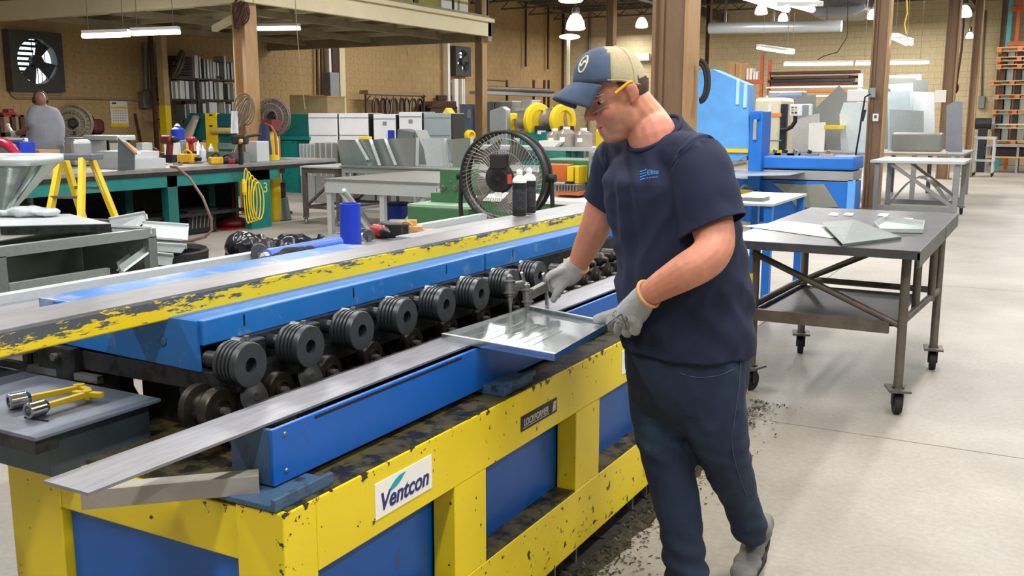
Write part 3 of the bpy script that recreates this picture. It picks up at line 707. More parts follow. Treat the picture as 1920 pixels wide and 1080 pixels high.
# open the hems: cut the closed ends of the sleeves and the waist away
def cut(me, co, no, rad):
    bm = bmesh.new(); bm.from_mesh(me); fs = [f for f in bm.faces if (f.calc_center_median() - co).length < rad]
    geom = list({e for f in fs for e in f.edges}) + list({v for f in fs for v in f.verts}) + fs
    bmesh.ops.bisect_plane(bm, geom=geom, plane_co=co, plane_no=no, clear_outer=True); bm.to_mesh(me); bm.free(); me.update()
cut(sme, M(1290, 652), V(0, 0, -1) - FC * .0, .6)
def fold_extra(p):
    # drag folds running from the shoulder down over the chest and belly
    a = (p - M(1180, 300)).dot(RT); z = p.z
    k = max(0, 1 - abs(z - 1.25) / .3)
    x = p.dot(RT); s1, t1 = x * .80 - z * .60, x * .60 + z * .80
    rdg = (1 - abs(mnoise.noise(V(s1 * 17, t1 * 3.2, p.dot(FWH) * 4))) * 3.2) * .55
    s2, t2 = x * .75 + z * .66, x * -.66 + z * .75
    rdg2 = (1 - abs(mnoise.noise(V(s2 * 14, t2 * 3.5, 5))) * 3.2) * .4
    return .9 * k * math.sin(a * 150 + z * 14) * max(0, 1 - abs(a + .03) / .09) + .35 * math.sin((a * 30 + z * 40)) * max(0, 1 - abs(z - .93) / .18) + max(-.4, rdg) * max(0, min(1, (1.42 - z) / .1)) + max(-.3, rdg2) * max(0, 1 - abs(z - .98) / .2)
folds(sme, .011, 7, (1, 1, .55), fold_extra)
shirt = from_mesh(sme, 'shirt', shirtm, man); so = shirt.modifiers.new('cloth', 'SOLIDIFY'); so.thickness = .004; so.offset = -1; shirt['label'] = 'navy cotton T-shirt'
def sleeve(pts, tilt, nm):
    pts = smoothpath(pts, 6); g = G(); rr = []; pa = None
    for i, (p, r) in enumerate(pts):
        d = (pts[min(i + 1, len(pts) - 1)][0] - pts[max(i - 1, 0)][0]).normalized(); t_ = i / (len(pts) - 1)
        a = d.cross(SL).normalized() if abs(d.dot(SL)) < .9 else d.cross(FC).normalized(); b_ = a.cross(d).normalized()
        rr.append([p + a * r * math.cos(q) + b_ * r * math.sin(q) + tilt * (t_ ** 3) * (a * math.cos(q) + b_ * math.sin(q)).dot(RT) for q in [2 * math.pi * k / 40 for k in range(40)]])
    g.loft(rr, True, False); me = bpy.data.meshes.new(nm); me.from_pydata([tuple(p) for p in g.v], [], g.f); folds(me, .009, 9, (1, 1, .8)); o = from_mesh(me, nm, shirtm, shirt)
    so = o.modifiers.new('cloth', 'SOLIDIFY'); so.thickness = .004; so.offset = -1
    e_ = [me.vertices[(len(pts) - 2) * 40 + k].co + wloc(shirt) for k in range(40)]
    c_ = sum(e_, Vector()) / 40; G().tube([c_ + (p - c_) * 1.012 for p in e_], .0022, 5, closed=True).build('hem_stitch', shirtm, o)
sleeve([(M(1290, 300, -.12), .075), (M(1309, 312, -.155), .090), (M(1322, 358, -.19), .088), (M(1332, 398, -.21), .087), (M(1337, 426, -.225), .090)], V(0, 0, .022), 'sleeve')
sleeve([(M(1180, 292, .11), .07), (M(1163, 302, .15), .080), (M(1150, 335, .18), .075), (M(1138, 368, .20), .071), (M(1131, 388, .208), .070)], V(0, 0, -.02), 'sleeve')
# ---- jeans
g = G()
g.loft([sellipse(M(u, v), SL * a, FC * b_) for (u, v, a, b_) in ((1289, 628, .196, .170), (1288, 670, .198, .172), (1287, 715, .194, .166), (1286, 750, .172, .146), (1285, 780, .125, .11), (1284, 805, .07, .07))])
limb(g, smoothpath([(M(1236, 690, .08), .105), (M(1240, 780, .06), .102), (M(1255, 870, .01), .086), (M(1270, 960, -.03), .073), (M(1284, 1050, -.06), .070), (M(1288, 1085, -.07), .072)]))
limb(g, smoothpath([(M(1331, 690, -.085), .110), (M(1339, 780, -.085), .102), (M(1357, 855, -.04), .082), (M(1387, 930, .04), .066), (M(1404, 982, .08), .060), (M(1408, 995, .085), .060)]))
jme = remesh(g, .0085, 16)
def leg_extra(p):
    z = p.z; return .5 * math.sin(z * 95 + p.x * 25) * (max(0, 1 - abs(z - .12) / .16) + .6 * max(0, 1 - abs(z - .5) / .1))
folds(jme, .013, 8, (1, 1, .6), leg_extra)
jeans = from_mesh(jme, 'jeans', denim, man); jeans['label'] = 'dark blue denim jeans'
# seam on the near leg, belt loops are hidden under the shirt
bvh = BVHTree.FromPolygons([man.location + v.co for v in jme.vertices], [tuple(p.vertices) for p in jme.polygons])
def snap(b, p, off=.0015):
    h = b.ray_cast(CAM, (p - CAM).normalized())
    return (h[0] - (p - CAM).normalized() * off) if h[0] else p
seam = [snap(bvh, M(u, v)) for (u, v) in ((1388, 672), (1386, 720), (1378, 780), (1372, 830), (1382, 880), (1400, 930))]
G().tube([p for p, r in smoothpath([(q, .002) for q in seam], 5)], .002, 5).build('side_seam', mat('denim_seam', '#33475e', .8), jeans)
pk = [snap(bvh, M(u, v)) for (u, v) in ((1275, 700), (1310, 708), (1350, 703), (1376, 692))]
G().tube([p for p, r in smoothpath([(q, .002) for q in pk], 5)], .0018, 5).build('pocket_seam', MATS['denim_seam'], jeans)
# ---- shoes
def shoe(heel, toe, top, zt):
    d = (toe - heel); d.normalize(); s = d.cross(UZ).normalized(); n_ = s.cross(d); g = G(); L = (toe - heel).length
    for t, wd, h in ((0, .033, .07), (.12, .038, .085), (.3, .04, .09), (.5, .043, .075), (.7, .049, .058), (.85, .047, .05), (1, .03, .035)):
        c = heel + d * L * t
        g.ell(c + n_ * h * .5, d * .05, s * wd, n_ * h * .52, 16, 10)
    limb(g, [(heel + d * .05 + n_ * .05, .045), (top, .046)])
    me = remesh(g, .006, 4); o = from_mesh(me, 'shoe', shoem, man)
    g = G(); pts = []
    for i in range(24):
        t = 2 * math.pi * i / 24; pts.append(heel + d * L * (.5 - .56 * math.cos(t)) + s * .047 * math.sin(t) * (1 if math.cos(t) < 0 else .85) - n_ * .002)
    G().prism(pts, n_ * .022).build('sole', rubber, o)
hl = M(1420, 1040, .17); tl = pz(1388, 1098, .012)
hl = Vector((hl.x, hl.y, .06)); shoe(tl + (hl - tl).normalized() * .27 + V(0, 0, .02), tl, M(1407, 992, .085), 0)
shoe(pz(1300, 1120, .012) , pz(1300, 1120, .012) + (FC * .9 - SL * .1) * .27, M(1287, 1078, -.07), 0)
# ---- head, neck, arms: one continuous skin surface
HY = math.radians(14); HP = math.radians(20)
h0 = -RT * math.cos(HY) - FWH * math.sin(HY); HS = -FWH * math.cos(HY) + RT * math.sin(HY)
HF = h0 * math.cos(HP) - UZ * math.sin(HP); HU = UZ * math.cos(HP) + h0 * math.sin(HP)
HC = M(1160, 171, 0.)
def hd(f, s, u): return HC + HF * f + HS * s + HU * u
g = G()
def he(f, s, u, a, b_, c, n=20): g.ell(hd(f, s, u), HF * a, HS * b_, HU * c, n, 14)
he(-.003, 0, .02, .090, .075, .096); he(.034, 0, -.048, .062, .060, .086); he(.03, 0, -.092, .057, .054, .046); he(.07, 0, -.118, .023, .027, .021)
for s in (-1, 1):
    he(.058, s * .036, -.044, .030, .024, .032); he(.106, s * .0125, -.046, .011, .008, .009); he(.005, s * .045, -.075, .04, .022, .045)
he(.084, 0, .014, .016, .048, .013)
limb(g, [(hd(.088, 0, .0), .0105), (hd(.106, 0, -.022), .0115), (hd(.117, 0, -.0395), .0135)], 14)
he(.0895, 0, -.0765, .0125, .024, .0062); he(.0875, 0, -.0905, .0115, .022, .007); he(.084, 0, -.103, .014, .024, .012); he(.045, 0, -.118, .04, .042, .026); he(-.005, 0, -.105, .05, .052, .04)
for s in (-1, 1):
    he(-.014, s * .079, -.008, .019, .0075, .030); he(-.008, s * .079, .008, .016, .009, .014); he(-.006, s * .077, -.032, .010, .008, .010)
limb(g, smoothpath([(hd(-.02, 0, -.03), .064), (hd(-.035, 0, -.08), .068), (hd(-.05, 0, -.12), .071), (M(1223, 256), .076), (M(1231, 290), .08)]))
# near (left) arm
limb(g, smoothpath([(M(1320, 345, -.17), .060), (M(1333, 410, -.22), .062), (M(1340, 456, -.265), .057), (M(1324, 485, -.295), .056), (M(1288, 508, -.295), .053), (M(1245, 533, -.25), .044), (M(1213, 554, -.205), .035), (M(1200, 566, -.175), .033)]))
# far (right) arm
limb(g, smoothpath([(M(1152, 330, .18), .054), (M(1131, 385, .21), .056), (M(1119, 418, .24), .052), (M(1109, 443, .28), .050), (M(1095, 472, .32), .043), (M(1083, 498, .35), .034), (M(1078, 510, .36), .03)]))
# head is hooked to the arms through the chest under the shirt, so the body stays one surface
limb(g, [(M(1233, 290), .06), (M(1240, 330), .09)]); limb(g, [(M(1240, 325), .05), (M(1318, 340, -.165), .05)]); limb(g, [(M(1240, 325), .05), (M(1156, 320, .17), .05)])
bme = remesh(g, .0042, 3)
tint = bme.color_attributes.new('tint', 'FLOAT_COLOR', 'POINT')
for i, v in enumerate(bme.vertices):
    q = v.co - HC; f, s, u = q.dot(HF), q.dot(HS), q.dot(HU); st = 0; bl = 0
    if q.length < .22:
        if u < -.04 and f > -.03: st = max(0, min(1, (-.045 - u) / .03)) * max(0, min(1, (f + .005) / .045)) * .55 * max(0, min(1, (u + .15) / .03))
        if abs(u + .079) < .011 and f > .078 and abs(s) < .024: st *= .2; bl = .4
        bl = max(bl, .65 * max(0, 1 - ((f - .075) ** 2 + (abs(s) - .045) ** 2 + (u + .04) ** 2) ** .5 / .035), .75 * max(0, 1 - ((f - .115) ** 2 + s * s + (u + .04) ** 2) ** .5 / .03))
        if abs(s) > .072: bl = max(bl, .45)
    else: bl = .22 * min(1, (q.length - .22) / .2)
    tint.data[i].color = (st, bl, 0, 1)
body = from_mesh(bme, 'body', skin, man)
# eyes, brows, mouth line
for s in (-1, 1):
    o = G().sph(hd(.0728, s * .031, -.006), .0108).build('eye', mat('eye_white', '#b9aca4', .2, var=.03), man)
    G().sph(hd(.0798, s * .0332, -.0085), .0062, 10, 8).build('iris', mat('iris_dark', '#241c18', .15), o)
    G().ell(hd(.0750, s * .031, .0012), HF * .0122, HS * .0165, HU * .0068, 14, 8).build('eyelid', skin, o)
    G().tube([hd(.094, s * .012, .012), hd(.091, s * .03, .017), hd(.076, s * .05, .013)], .0035, 6).build('eyebrow', hairm, man)
G().tube([hd(.0975 - .9 * abs(s) ** 1.7 * 3, s, -.0838 + abs(s) * .12) for s in (-.024, -.016, -.008, 0, .008, .016, .024)], .0016, 6).build('mouth_line', mat('lip_shadow', '#7a3d38', .5), man)
G().ell(hd(-.008, .0815, -.006), HF * .008, HS * .004, HU * .015, 12, 8).build('ear_canal', mat('ear_inner', '#a35a4c', .6), man)
# short hair under the cap
g = G(); n, m_ = 40, 26; c = hd(-.005, 0, .02)
gr = {}
for i in range(m_ + 1):
    for j in range(n):
        t = math.pi * i / m_; ph_ = 2 * math.pi * j / n
        f_, s_, u_ = .0945 * math.sin(t) * math.cos(ph_), .0785 * math.sin(t) * math.sin(ph_), -.099 * math.cos(t)
        gr[i, j] = (f_, s_, u_)
vs = [c + HF * a + HS * b_ + HU * d for (a, b_, d) in gr.values()]; fs = []
for i in range(m_):
    for j in range(n):
        q = [(i, j), (i, (j + 1) % n), (i + 1, (j + 1) % n), (i + 1, j)]
        f_ = sum(gr[k][0] for k in q) / 4; u_ = sum(gr[k][2] for k in q) / 4
        if (f_ < -.015 and u_ < -.012 + .35 * (f_ + .09) and u_ > -.068 + max(0, f_ + .06) * .9) or (f_ < .03 and -.005 < u_ < .05 and f_ > -.02): fs.append(tuple(k[0] * n + k[1] for k in q))
g.add(vs, fs, True); g.build('hair', hairm, man)
# ---- cap (frame kept level with the rim in the photo)
CY = math.radians(14); cf = -RT * math.cos(CY) - FWH * math.sin(CY); cs_ = -FWH * math.cos(CY) + RT * math.sin(CY); cp = math.radians(2)
CF = cf * math.cos(cp) - UZ * math.sin(cp); CU = UZ * math.cos(cp) + cf * math.sin(cp); CC = M(1144, 152, 0.)
def cd(f, s, u): return CC + CF * f + cs_ * s + CU * u
def crown_pt(ph_, t):  # ph_ around, t 0 rim .. 1 top
    a = t * math.pi / 2; k = math.cos(a) ** .72; hh = math.sin(a)
    f_ = .112 * k * math.cos(ph_) - .004 * hh * 0; s_ = .090 * k * math.sin(ph_)
    return (f_ + .002 * hh, s_, .099 * hh - .004 * (1 - hh) - (.026 * max(0, -math.cos(ph_)) * (1 - hh)))
def crown(f0, f1, n=48, m_=14):
    vs, fs, fc = [], [], []
    for i in range(m_ + 1):
        for j in range(n): vs.append(crown_pt(2 * math.pi * j / n, i / m_))
    for i in range(m_):
        for j in range(n):
            q = (i * n + j, i * n + (j + 1) % n, (i + 1) * n + (j + 1) % n, (i + 1) * n + j)
            fm = sum(vs[k][0] for k in q) / 4
            if f0 <= fm < f1: fs.append(q)
    return [cd(*p_) for p_ in vs], fs
cap = thing('cap', None, None, CC); cap.parent = man; cap.location = CC - man.location
cap.name = 'cap'
def thick(o, t=.003):
    s = o.modifiers.new('solid', 'SOLIDIFY'); s.thickness = t; s.offset = 1; return o
thick(G().add(*crown(.028, 9), True).build('front_panel', capblue, cap)); thick(G().add(*crown(-9, .028), True).build('mesh_panel', capmesh, cap), .0025)
G().tube([cd(*[x * 1.012 for x in crown_pt(math.radians(d_), t)]) for d_, t in [(0, .02 + .96 * i / 12) for i in range(13)]], .0015, 5).build('seam', capblue, cap)
G().tube([cd(*[x * 1.015 for x in crown_pt(math.radians(115), .02 + .9 * i / 12)]) for i in range(13)], .004, 6).build('seam', capmesh, cap)
G().tube([cd(*[x * 1.01 for x in crown_pt(math.radians(70 + 220 * i / 24), .03)]) for i in range(25)], .003, 6).build('rim_band', capmesh, cap)
vs, fs = [], []; ns, nt_ = 20, 8
for i in range(ns + 1):
    s = -1 + 2 * i / ns; ph_ = s * math.radians(62)
    for j in range(nt_ + 1):
        t = j / nt_; reach = math.sqrt(max(0, 1 - .72 * s * s))
        f_ = .110 * math.cos(ph_) + .070 * t * reach; sd = .089 * math.sin(ph_) * (1 - .12 * t); u_ = -.002 - .030 * t * reach - .034 * t * s * s - .016 * t * t - .012 * s * s
        vs.append(cd(f_, sd, u_))
for i in range(ns):
    for j in range(nt_): fs.append((i * (nt_ + 1) + j, i * (nt_ + 1) + j + 1, (i + 1) * (nt_ + 1) + j + 1, (i + 1) * (nt_ + 1) + j))
thick(G().add(vs, fs, True).build('brim', capblue, cap), .004)
G().tube([cd(*[x * 1.02 for x in crown_pt(math.radians(22) + .17 * math.cos(t), .36 + .17 * math.sin(t))]) for t in [2 * math.pi * i / 24 for i in range(24)]], .003, 6, closed=True).build('emblem', mat('emblem_cream', '#d8cfae', .8), cap)
G().tube([cd(*[x * 1.02 for x in crown_pt(math.radians(22) + .10 * t, .36 + .05 * math.sin(3 * t))]) for t in [-1 + .2 * i for i in range(11)]], .003, 6).build('emblem_mark', MATS['emblem_cream'], cap)
# ---- safety glasses
gl = thing('glasses', None, None, hd(.1, 0, 0)); gl.parent = man; gl.location = hd(.1, 0, 0) - man.location
vs, fs = [], []
for i in range(25):
    s = -.066 + .134 * i / 24; f_ = .113 - 7.5 * s * s - (.0 if abs(s) < .05 else (abs(s) - .05) * .5)
    for j in range(4):
        u_ = .014 - .046 * j / 3 * (1 - .25 * (abs(s) / .066) ** 2) + (.008 if abs(s) < .012 and j == 3 else 0); vs.append(hd(f_ - .002 * j, s, u_))
for i in range(24):
    for j in range(3): fs.append((i * 4 + j, i * 4 + j + 1, (i + 1) * 4 + j + 1, (i + 1) * 4 + j))
thick(G().add(vs, fs, True).build('lens', lensm, gl), .002)
for s in (-1, 1):
    a = hd(.078, s * .070, .004)
    G().tube([a, hd(.05, s * .078, .008), hd(.034, s * .080, .010)], .0028, 6).build('temple_tip', lensm, gl)
    G().tube([hd(.04, s * .081, .006), hd(.02, s * .083, .013), hd(-.006, s * .083, .022), hd(-.02, s * .082, .02)], .005, 8).build('temple', mat('yellow_temple', '#e7a51f', .4), gl)
G().tube([Vector(v) for v in vs[3::4]], .0013, 5).tube([Vector(v) for v in vs[0::4]], .0013, 5).build('lens_rim', mat('clear_rim', '#dfe5ea', .15, alpha=.7), gl)
# ---- gloves
def glove(wrist, palm, fingers, thumb, cuffdir, label):
    g = G(); limb(g, palm)
    for f_ in fingers: limb(g, f_, 12)
    limb(g, thumb, 12)
    me = remesh(g, .0035, 3); folds(me, .0015, 60); o = from_mesh(me, 'glove', glovem, man); o['label'] = label
    c, r = wrist; d = cuffdir.normalized(); a = d.cross(UZ).normalized(); b_ = a.cross(d)
    G().tube([c + a * r * math.cos(2 * math.pi * i / 28) + b_ * r * math.sin(2 * math.pi * i / 28) for i in range(28)], .0055, 8, closed=True).build('cuff', cuffm, o)
    return o, me
LK = [(1148, 602, .02), (1163, 609, -.04), (1179, 613, -.095), (1194, 609, -.15)]
fing = [[(M(1174 + 5 * i, 588 + 2 * i, -.05 - .04 * i), .022), (M(u, v, e - .008), .0185), (M(u - 4, v + 11, e + .01), .0165), (M(u - 2, v + 12, e + .035), .0145), (M(u + 4, v + 4, e + .05), .012)] for i, (u, v, e) in enumerate(LK)]
lg, lme = glove((M(1216, 551, -.218), .041), smoothpath([(M(1215, 552, -.21), .039), (M(1203, 564, -.18), .041), (M(1192, 579, -.145), .046), (M(1180, 591, -.10), .046)]), fing,
      [(M(1178, 582, -.08), .022), (M(1154, 588, .0), .0185), (M(1135, 593, .045), .0165), (M(1119, 598, .05), .0145)], M(1245, 535, -.25) - M(1212, 556, -.205), 'grey knit work glove on the left hand')
RK = [(1040, 514, .32), (1043, 520, .30), (1049, 527, .29), (1056, 532, .285)]
fing = [[(M(1062, 514 + 3 * i, .335 - .01 * i), .018), (M(u, v, e), .0155), (M(u - 9, v + 10, e - .005), .0135), (M(u - 8, v + 22, e + .012), .0125), (M(u - 2, v + 26, e + .03), .0115)] for i, (u, v, e) in enumerate(RK[:3])]
fing.append([(M(1066, 522, .315), .017), (M(1053, 536, .285), .0155), (M(1043, 550, .275), .0135), (M(1038, 562, .275), .012)])
rg, rme = glove((M(1082, 498, .35), .040), smoothpath([(M(1082, 497, .35), .038), (M(1074, 507, .345), .041), (M(1062, 515, .33), .043), (M(1053, 519, .32), .037)]), fing,
      [(M(1060, 512, .31), .019), (M(1046, 510, .295), .016), (M(1034, 514, .285), .014), (M(1026, 522, .28), .0125)], M(1094, 472, .32) - M(1083, 498, .35), 'grey knit work glove on the right hand')
G().box(M(1062, 492, .33), RT * .010, FWH * .003, V(0, 0, .012)).build('care_tag', paper, rg)
# printed mark on the back of the left glove
bvg = BVHTree.FromPolygons([man.location + v.co for v in lme.vertices], [tuple(p.vertices) for p in lme.polygons])
ink = mat('black_ink', '#1b1b1e', .6)
def stroke(b, pts, r, m, parent, name='print'):
    q = []
    for i in range(len(pts) - 1):
        for k in range(5):
            t = k / 5; q.append(snap(b, M(pts[i][0] + (pts[i + 1][0] - pts[i][0]) * t, pts[i][1] + (pts[i + 1][1] - pts[i][1]) * t), .0006))
    q.append(snap(b, M(*pts[-1]), .0006)); G().tube(q, r, 4).build(name, m, parent)
for pts in ([(1140, 607), (1165, 588), (1172, 603), (1175, 618)], [(1148, 591), (1172, 605)], [(1152, 598), (1165, 590), (1169, 602)], [(1149, 605), (1153, 603), (1157, 607), (1162, 604), (1168, 609)], [(1172, 595), (1177, 597), (1173, 601), (1178, 603)], [(1150, 586), (1154, 582), (1156, 586)]):
    stroke(bvg, pts, .0009, ink, lg)
# ---- chest logo, laid on the cloth
bvs = BVHTree.FromPolygons([man.location + v.co for v in sme.vertices], [tuple(p.vertices) for p in sme.polygons])
logom = mat('logo_blue', '#3f7fd0', .7, var=.03)
def chest_text(body, size, u0, v0, wpx, slope):
    me = text_mesh(body, size, 0)
    xs_ = [v.co.x for v in me.vertices]; ys_ = [v.co.y for v in me.vertices]; k = wpx / (max(xs_) - min(xs_)); x0 = min(xs_)
    bm = bmesh.new(); bm.from_mesh(me); bmesh.ops.subdivide_edges(bm, edges=bm.edges, cuts=1); bm.to_mesh(me); bm.free()
    off = wloc(shirt)
    for v in me.vertices:
        x, y = (v.co.x - x0) * k, v.co.y * k
        v.co = snap(bvs, M(u0 + x, v0 - y + slope * x), .0022) - off
    me.materials.clear(); me.materials.append(logom); link(bpy.data.objects.new('logo_lettering', me), shirt)
chest_text('Elite', .05, 1214, 324, 21, -.1); chest_text('air products', .02, 1211, 333.5, 23, -.1)
for k in range(4):
    y = 322 + 5 * k
    q = [snap(bvs, M(1200 + 3 * i, y - 1.0 * i + (1.2 if i in (1, 3) else 0) - .8 * k * 0), .002) for i in range(5)][:5 - (k // 3)]
    G().tube(q, .0022, 4).build('logo_stripe', logom, shirt)
nk = (M(1222, 240) - M(1236, 292)).normalized() + FC * .35; nk.normalize(); na = nk.cross(SL).normalized()
G().tube([snap(bvs, M(1226, 254), .0) * 0 + M(1227, 250) + SL * .080 * math.cos(t) + (FC * .080 - UZ * .052) * math.sin(t) for t in [2 * math.pi * i / 40 for i in range(40)]], .008, 8, closed=True).build('collar', shirtm, shirt)
# sleeve hem bands
def hemring(c, r, d, sq=1.):
    d = d.normalized(); a = d.cross(UZ).normalized(); b_ = a.cross(d)
    return [c + a * r * math.cos(2 * math.pi * i / 32) + b_ * r * sq * math.sin(2 * math.pi * i / 32) for i in range(32)]

# ---- co-worker at the bench in the background
D2 = 13.6; q2 = pd(75, 230, D2); Q2 = (q2 - CAM).dot(FWH)
def M2(u, v, e=0.): return ph(u, v, Q2 + e)
w2 = thing('person', 'bald co-worker in a grey T-shirt seen from behind at the far bench', 'person', (M2(82, 300).x, M2(82, 300).y, 0))
f2 = (-RT * .75 + FWH * .66); s2 = (-FWH * .75 - RT * .66)
g = G()
g.loft([sellipse(M2(u, v), s2 * a, f2 * b_) for (u, v, a, b_) in ((88, 296, .25, .2), (86, 280, .26, .22), (85, 262, .255, .21), (86, 240, .25, .19), (84, 222, .24, .17), (80, 207, .20, .14), (77, 199, .11, .1))])
limb(g, smoothpath([(M2(68, 210, -.1), .1), (M2(62, 222, -.16), .095), (M2(60, 230, -.18), .092)])); limb(g, [(M2(100, 212, .1), .09), (M2(106, 228, .15), .085)])
me = remesh(g, .02, 4); folds(me, .016, 5, (1, 1, .7)); from_mesh(me, 'shirt', mat('grey_cotton', '#84868f', .85, var=.1), w2)
g = G(); hc2 = M2(75, 187, .0)
g.ell(hc2, f2 * .1, s2 * .08, UZ * .115); g.ell(hc2 + f2 * .03 - UZ * .06, f2 * .07, s2 * .06, UZ * .07); limb(g, [(hc2 - UZ * .06, .068), (M2(79, 202), .075), (M2(82, 215), .08)])
g.ell(hc2 + f2 * .115 - UZ * .03, f2 * .02, s2 * .012, UZ * .02)
for k in (-1, 1): g.ell(hc2 + s2 * .082 * k - UZ * .015, f2 * .02, s2 * .01, UZ * .03)
limb(g, smoothpath([(M2(62, 224, -.16), .058), (M2(58, 238, -.18), .055), (M2(53, 243, -.1), .05), (M2(40, 248, .05), .042), (M2(30, 251, .15), .036)]))
limb(g, [(M2(80, 215), .06), (M2(62, 224, -.16), .05)]); limb(g, [(M2(80, 215), .06), (M2(104, 226, .14), .05), (M2(106, 250, .2), .045), (M2(98, 262, .3), .04)])
me = remesh(g, .012, 3); me.color_attributes.new('tint', 'FLOAT_COLOR', 'POINT'); from_mesh(me, 'body', skin2, w2)
g = G(); hp = [(M2(34, 250, .12), .04), (M2(27, 252, .17), .042)]; limb(g, hp)
for k in range(4): limb(g, [(M2(27, 250 + k, .17), .016), (M2(22, 250 + 2 * k, .2), .014), (M2(23, 254 + 2 * k, .22), .013)], 8)
limb(g, [(M2(28, 249, .15), .016), (M2(23, 246, .16), .014)], 8)
from_mesh(remesh(g, .008, 2), 'glove', mat('white_glove', '#d8d8da', .85), w2)
G().ell(hc2 + s2 * .085 - UZ * .01, f2 * .04, s2 * .022, UZ * .045).tube([hc2 + s2 * .085 * math.cos(t) + UZ * (.03 + .095 * math.sin(t)) for t in [math.pi * i / 10 for i in range(11)]], .01, 6).ell(hc2 - s2 * .085 - UZ * .01, f2 * .04, s2 * .022, UZ * .045).build('ear_defenders', black, w2)
g = G(); g.loft([sellipse(M2(u, v), s2 * a, f2 * b_) for (u, v, a, b_) in ((87, 290, .23, .19), (87, 312, .22, .18), (87, 325, .15, .12))])
fz = Vector((M2(87, 330).x, M2(87, 330).y, 0))
for k in (-1, 1): limb(g, [(fz + s2 * .1 * k + UZ * .8, .1), (fz + s2 * .11 * k + UZ * .45, .08), (fz + s2 * .12 * k + UZ * .1, .07)])
from_mesh(remesh(g, .02, 3), 'trousers', mat('dark_trousers', '#3b3630', .85), w2)
for k in (-1, 1): G().ell(fz + s2 * .12 * k + f2 * .06 + UZ * .05, f2 * .15, s2 * .055, UZ * .05).build('shoe', rubber, w2)
tag(G().beam(M2(24, 250, .2), M2(15, 236, .22), .03, .03).sph(M2(15, 235, .22), .03).build('mallet', whitepl), 'small pale mallet in the gloved hand of the grey shirt co-worker', 'tool')
# ------------------------------------------------------------------ right: wheeled work table
def caster(g, gp, x, y, r=.055, rot=0.):
    pass
def wheel_unit(o, x, y, r, zt, ang=0., m=rubber, plate=True):
    c, s = math.cos(ang), math.sin(ang); ax = V(c, s, 0)
    if plate: G().box((x, y, zt), V(c, s, 0) * r * .95, V(-s, c, 0) * r * 1.25, V(0, 0, .006)).build('caster_plate', legm, o)
    f = G()
    for k in (-1, 1):
        f.box(V(x, y, (zt + r) / 2) + ax * (r * .42 * k), ax * .004, V(-s, c, 0) * r * .35, V(0, 0, (zt - r) / 2 + .012))
    f.build('caster_fork', darksteel, o)
    G().lathe(V(x, y, r) - ax * r * .32, ax, [(r * .3, 0), (r * .96, 0), (r, .006), (r, r * .64 - .006), (r * .96, r * .64), (r * .3, r * .64)], 28).build('wheel', m, o)
x0, x1, y0, y1, zt = -1.52, -.53, 5.12, 7.3, .9
T = thing('work_table', 'dark steel work table on casters at the right with sheet metal on top', 'table', (-1.0, 5.9, 0))
G().mm(x0, x1, y0, y1, zt - .012, zt).build('tabletop', tabm, T, .002)
G().mm(x1 - .012, x1 + .001, y0, y1, zt - .085, zt - .011).build('apron', tabm, T); G().mm(x0, x1, y0, y0 + .012, zt - .045, zt - .011).build('apron', tabm, T)
legs = [(-.613, 5.336), (-.549, 6.424), (-1.368, 6.466), (-1.417, 5.42)]
for (x, y) in legs:
    G().cyl((x, y, .135), (x, y, zt - .012), .024, n=14).build('leg', legm, T)
    wheel_unit(T, x, y, .058, .135, R.uniform(-.5, .5) + (.5 if x > -1 else .1))
for (x, y) in ((-.60, 5.75), (-.56, 6.15)): G().cyl((x, y, .48), (x, y, zt - .05), .022, n=12).build('upright', legm, T)
for a, b_ in (((-.613, 5.336, .50), (-.549, 6.424, .50)), ((-1.417, 5.42, .50), (-1.368, 6.466, .50)), ((-1.368, 6.466, .50), (-.549, 6.424, .50))):
    G().cyl(a, b_, .02, n=12).build('stretcher', legm, T)
G().cyl((-1.43, 5.40, .80), (-.62, 5.35, .47), .018, n=10).build('brace', legm, T); G().cyl((-1.36, 6.44, .5), (-.75, 5.5, .86), .018, n=10).build('brace', legm, T)
G().mm(-1.44, -.66, 5.37, 6.4, .46, .47).build('shelf', darksteel, T); G().mm(-1.44, -.68, 5.34, 5.37, .425, .49).build('shelf_lip', legm, T)
# sheets on the table
def loose_sheet(pts, t, m, name, label, group='sheets on the wheeled table', cat='sheet metal'):
    return tag(G().sheet(pts, t, (0, 0, 1)).build(name, m), label, cat, group)
z = .902
loose_sheet([pz(1392, 424, z), pz(1560, 447, z), pz(1640, 434, z), pz(1480, 415, z)], .0015, gal, 'metal_sheet', 'bright folded sheet at the left of the wheeled table')
o = thing('metal_sheet', 'long grey sheet with scored lines slanting over the wheeled table', 'sheet metal', pz(1600, 445, z), 'sheets on the wheeled table')
A = [pz(1540, 417, z + .02), pz(1580, 458, z + .012), pz(1690, 444, z + .012), pz(1600, 412, z + .03)]
G().sheet(A, .0015, (0, 0, 1)).build('sheet', gal2, o); G().sheet([A[1], A[2], A[2] - V(0, 0, .014), A[1] - V(0, 0, .012)], .0015).build('sheet_flange', gal2, o)
for t in (.3, .6): G().beam(A[0].lerp(A[1], t) + V(0, 0, .002), A[3].lerp(A[2], t) + V(0, 0, .002), .004, .001).build('score_line', galw, o)
o = thing('metal_tray', 'shallow galvanized tray at the far right of the wheeled table', 'sheet metal', pz(1690, 425, z), 'sheets on the wheeled table')
B = [pz(1640, 422, z), pz(1650, 436, z), pz(1730, 437, z), pz(1733, 420, z), pz(1660, 412, z)]
G().sheet(B, .0015, (0, 0, 1)).build('tray_floor', gal, o)
for i in range(5): G().beam(B[i] + V(0, 0, .012), B[(i + 1) % 5] + V(0, 0, .012), .003, .022).build('tray_side', galw, o)
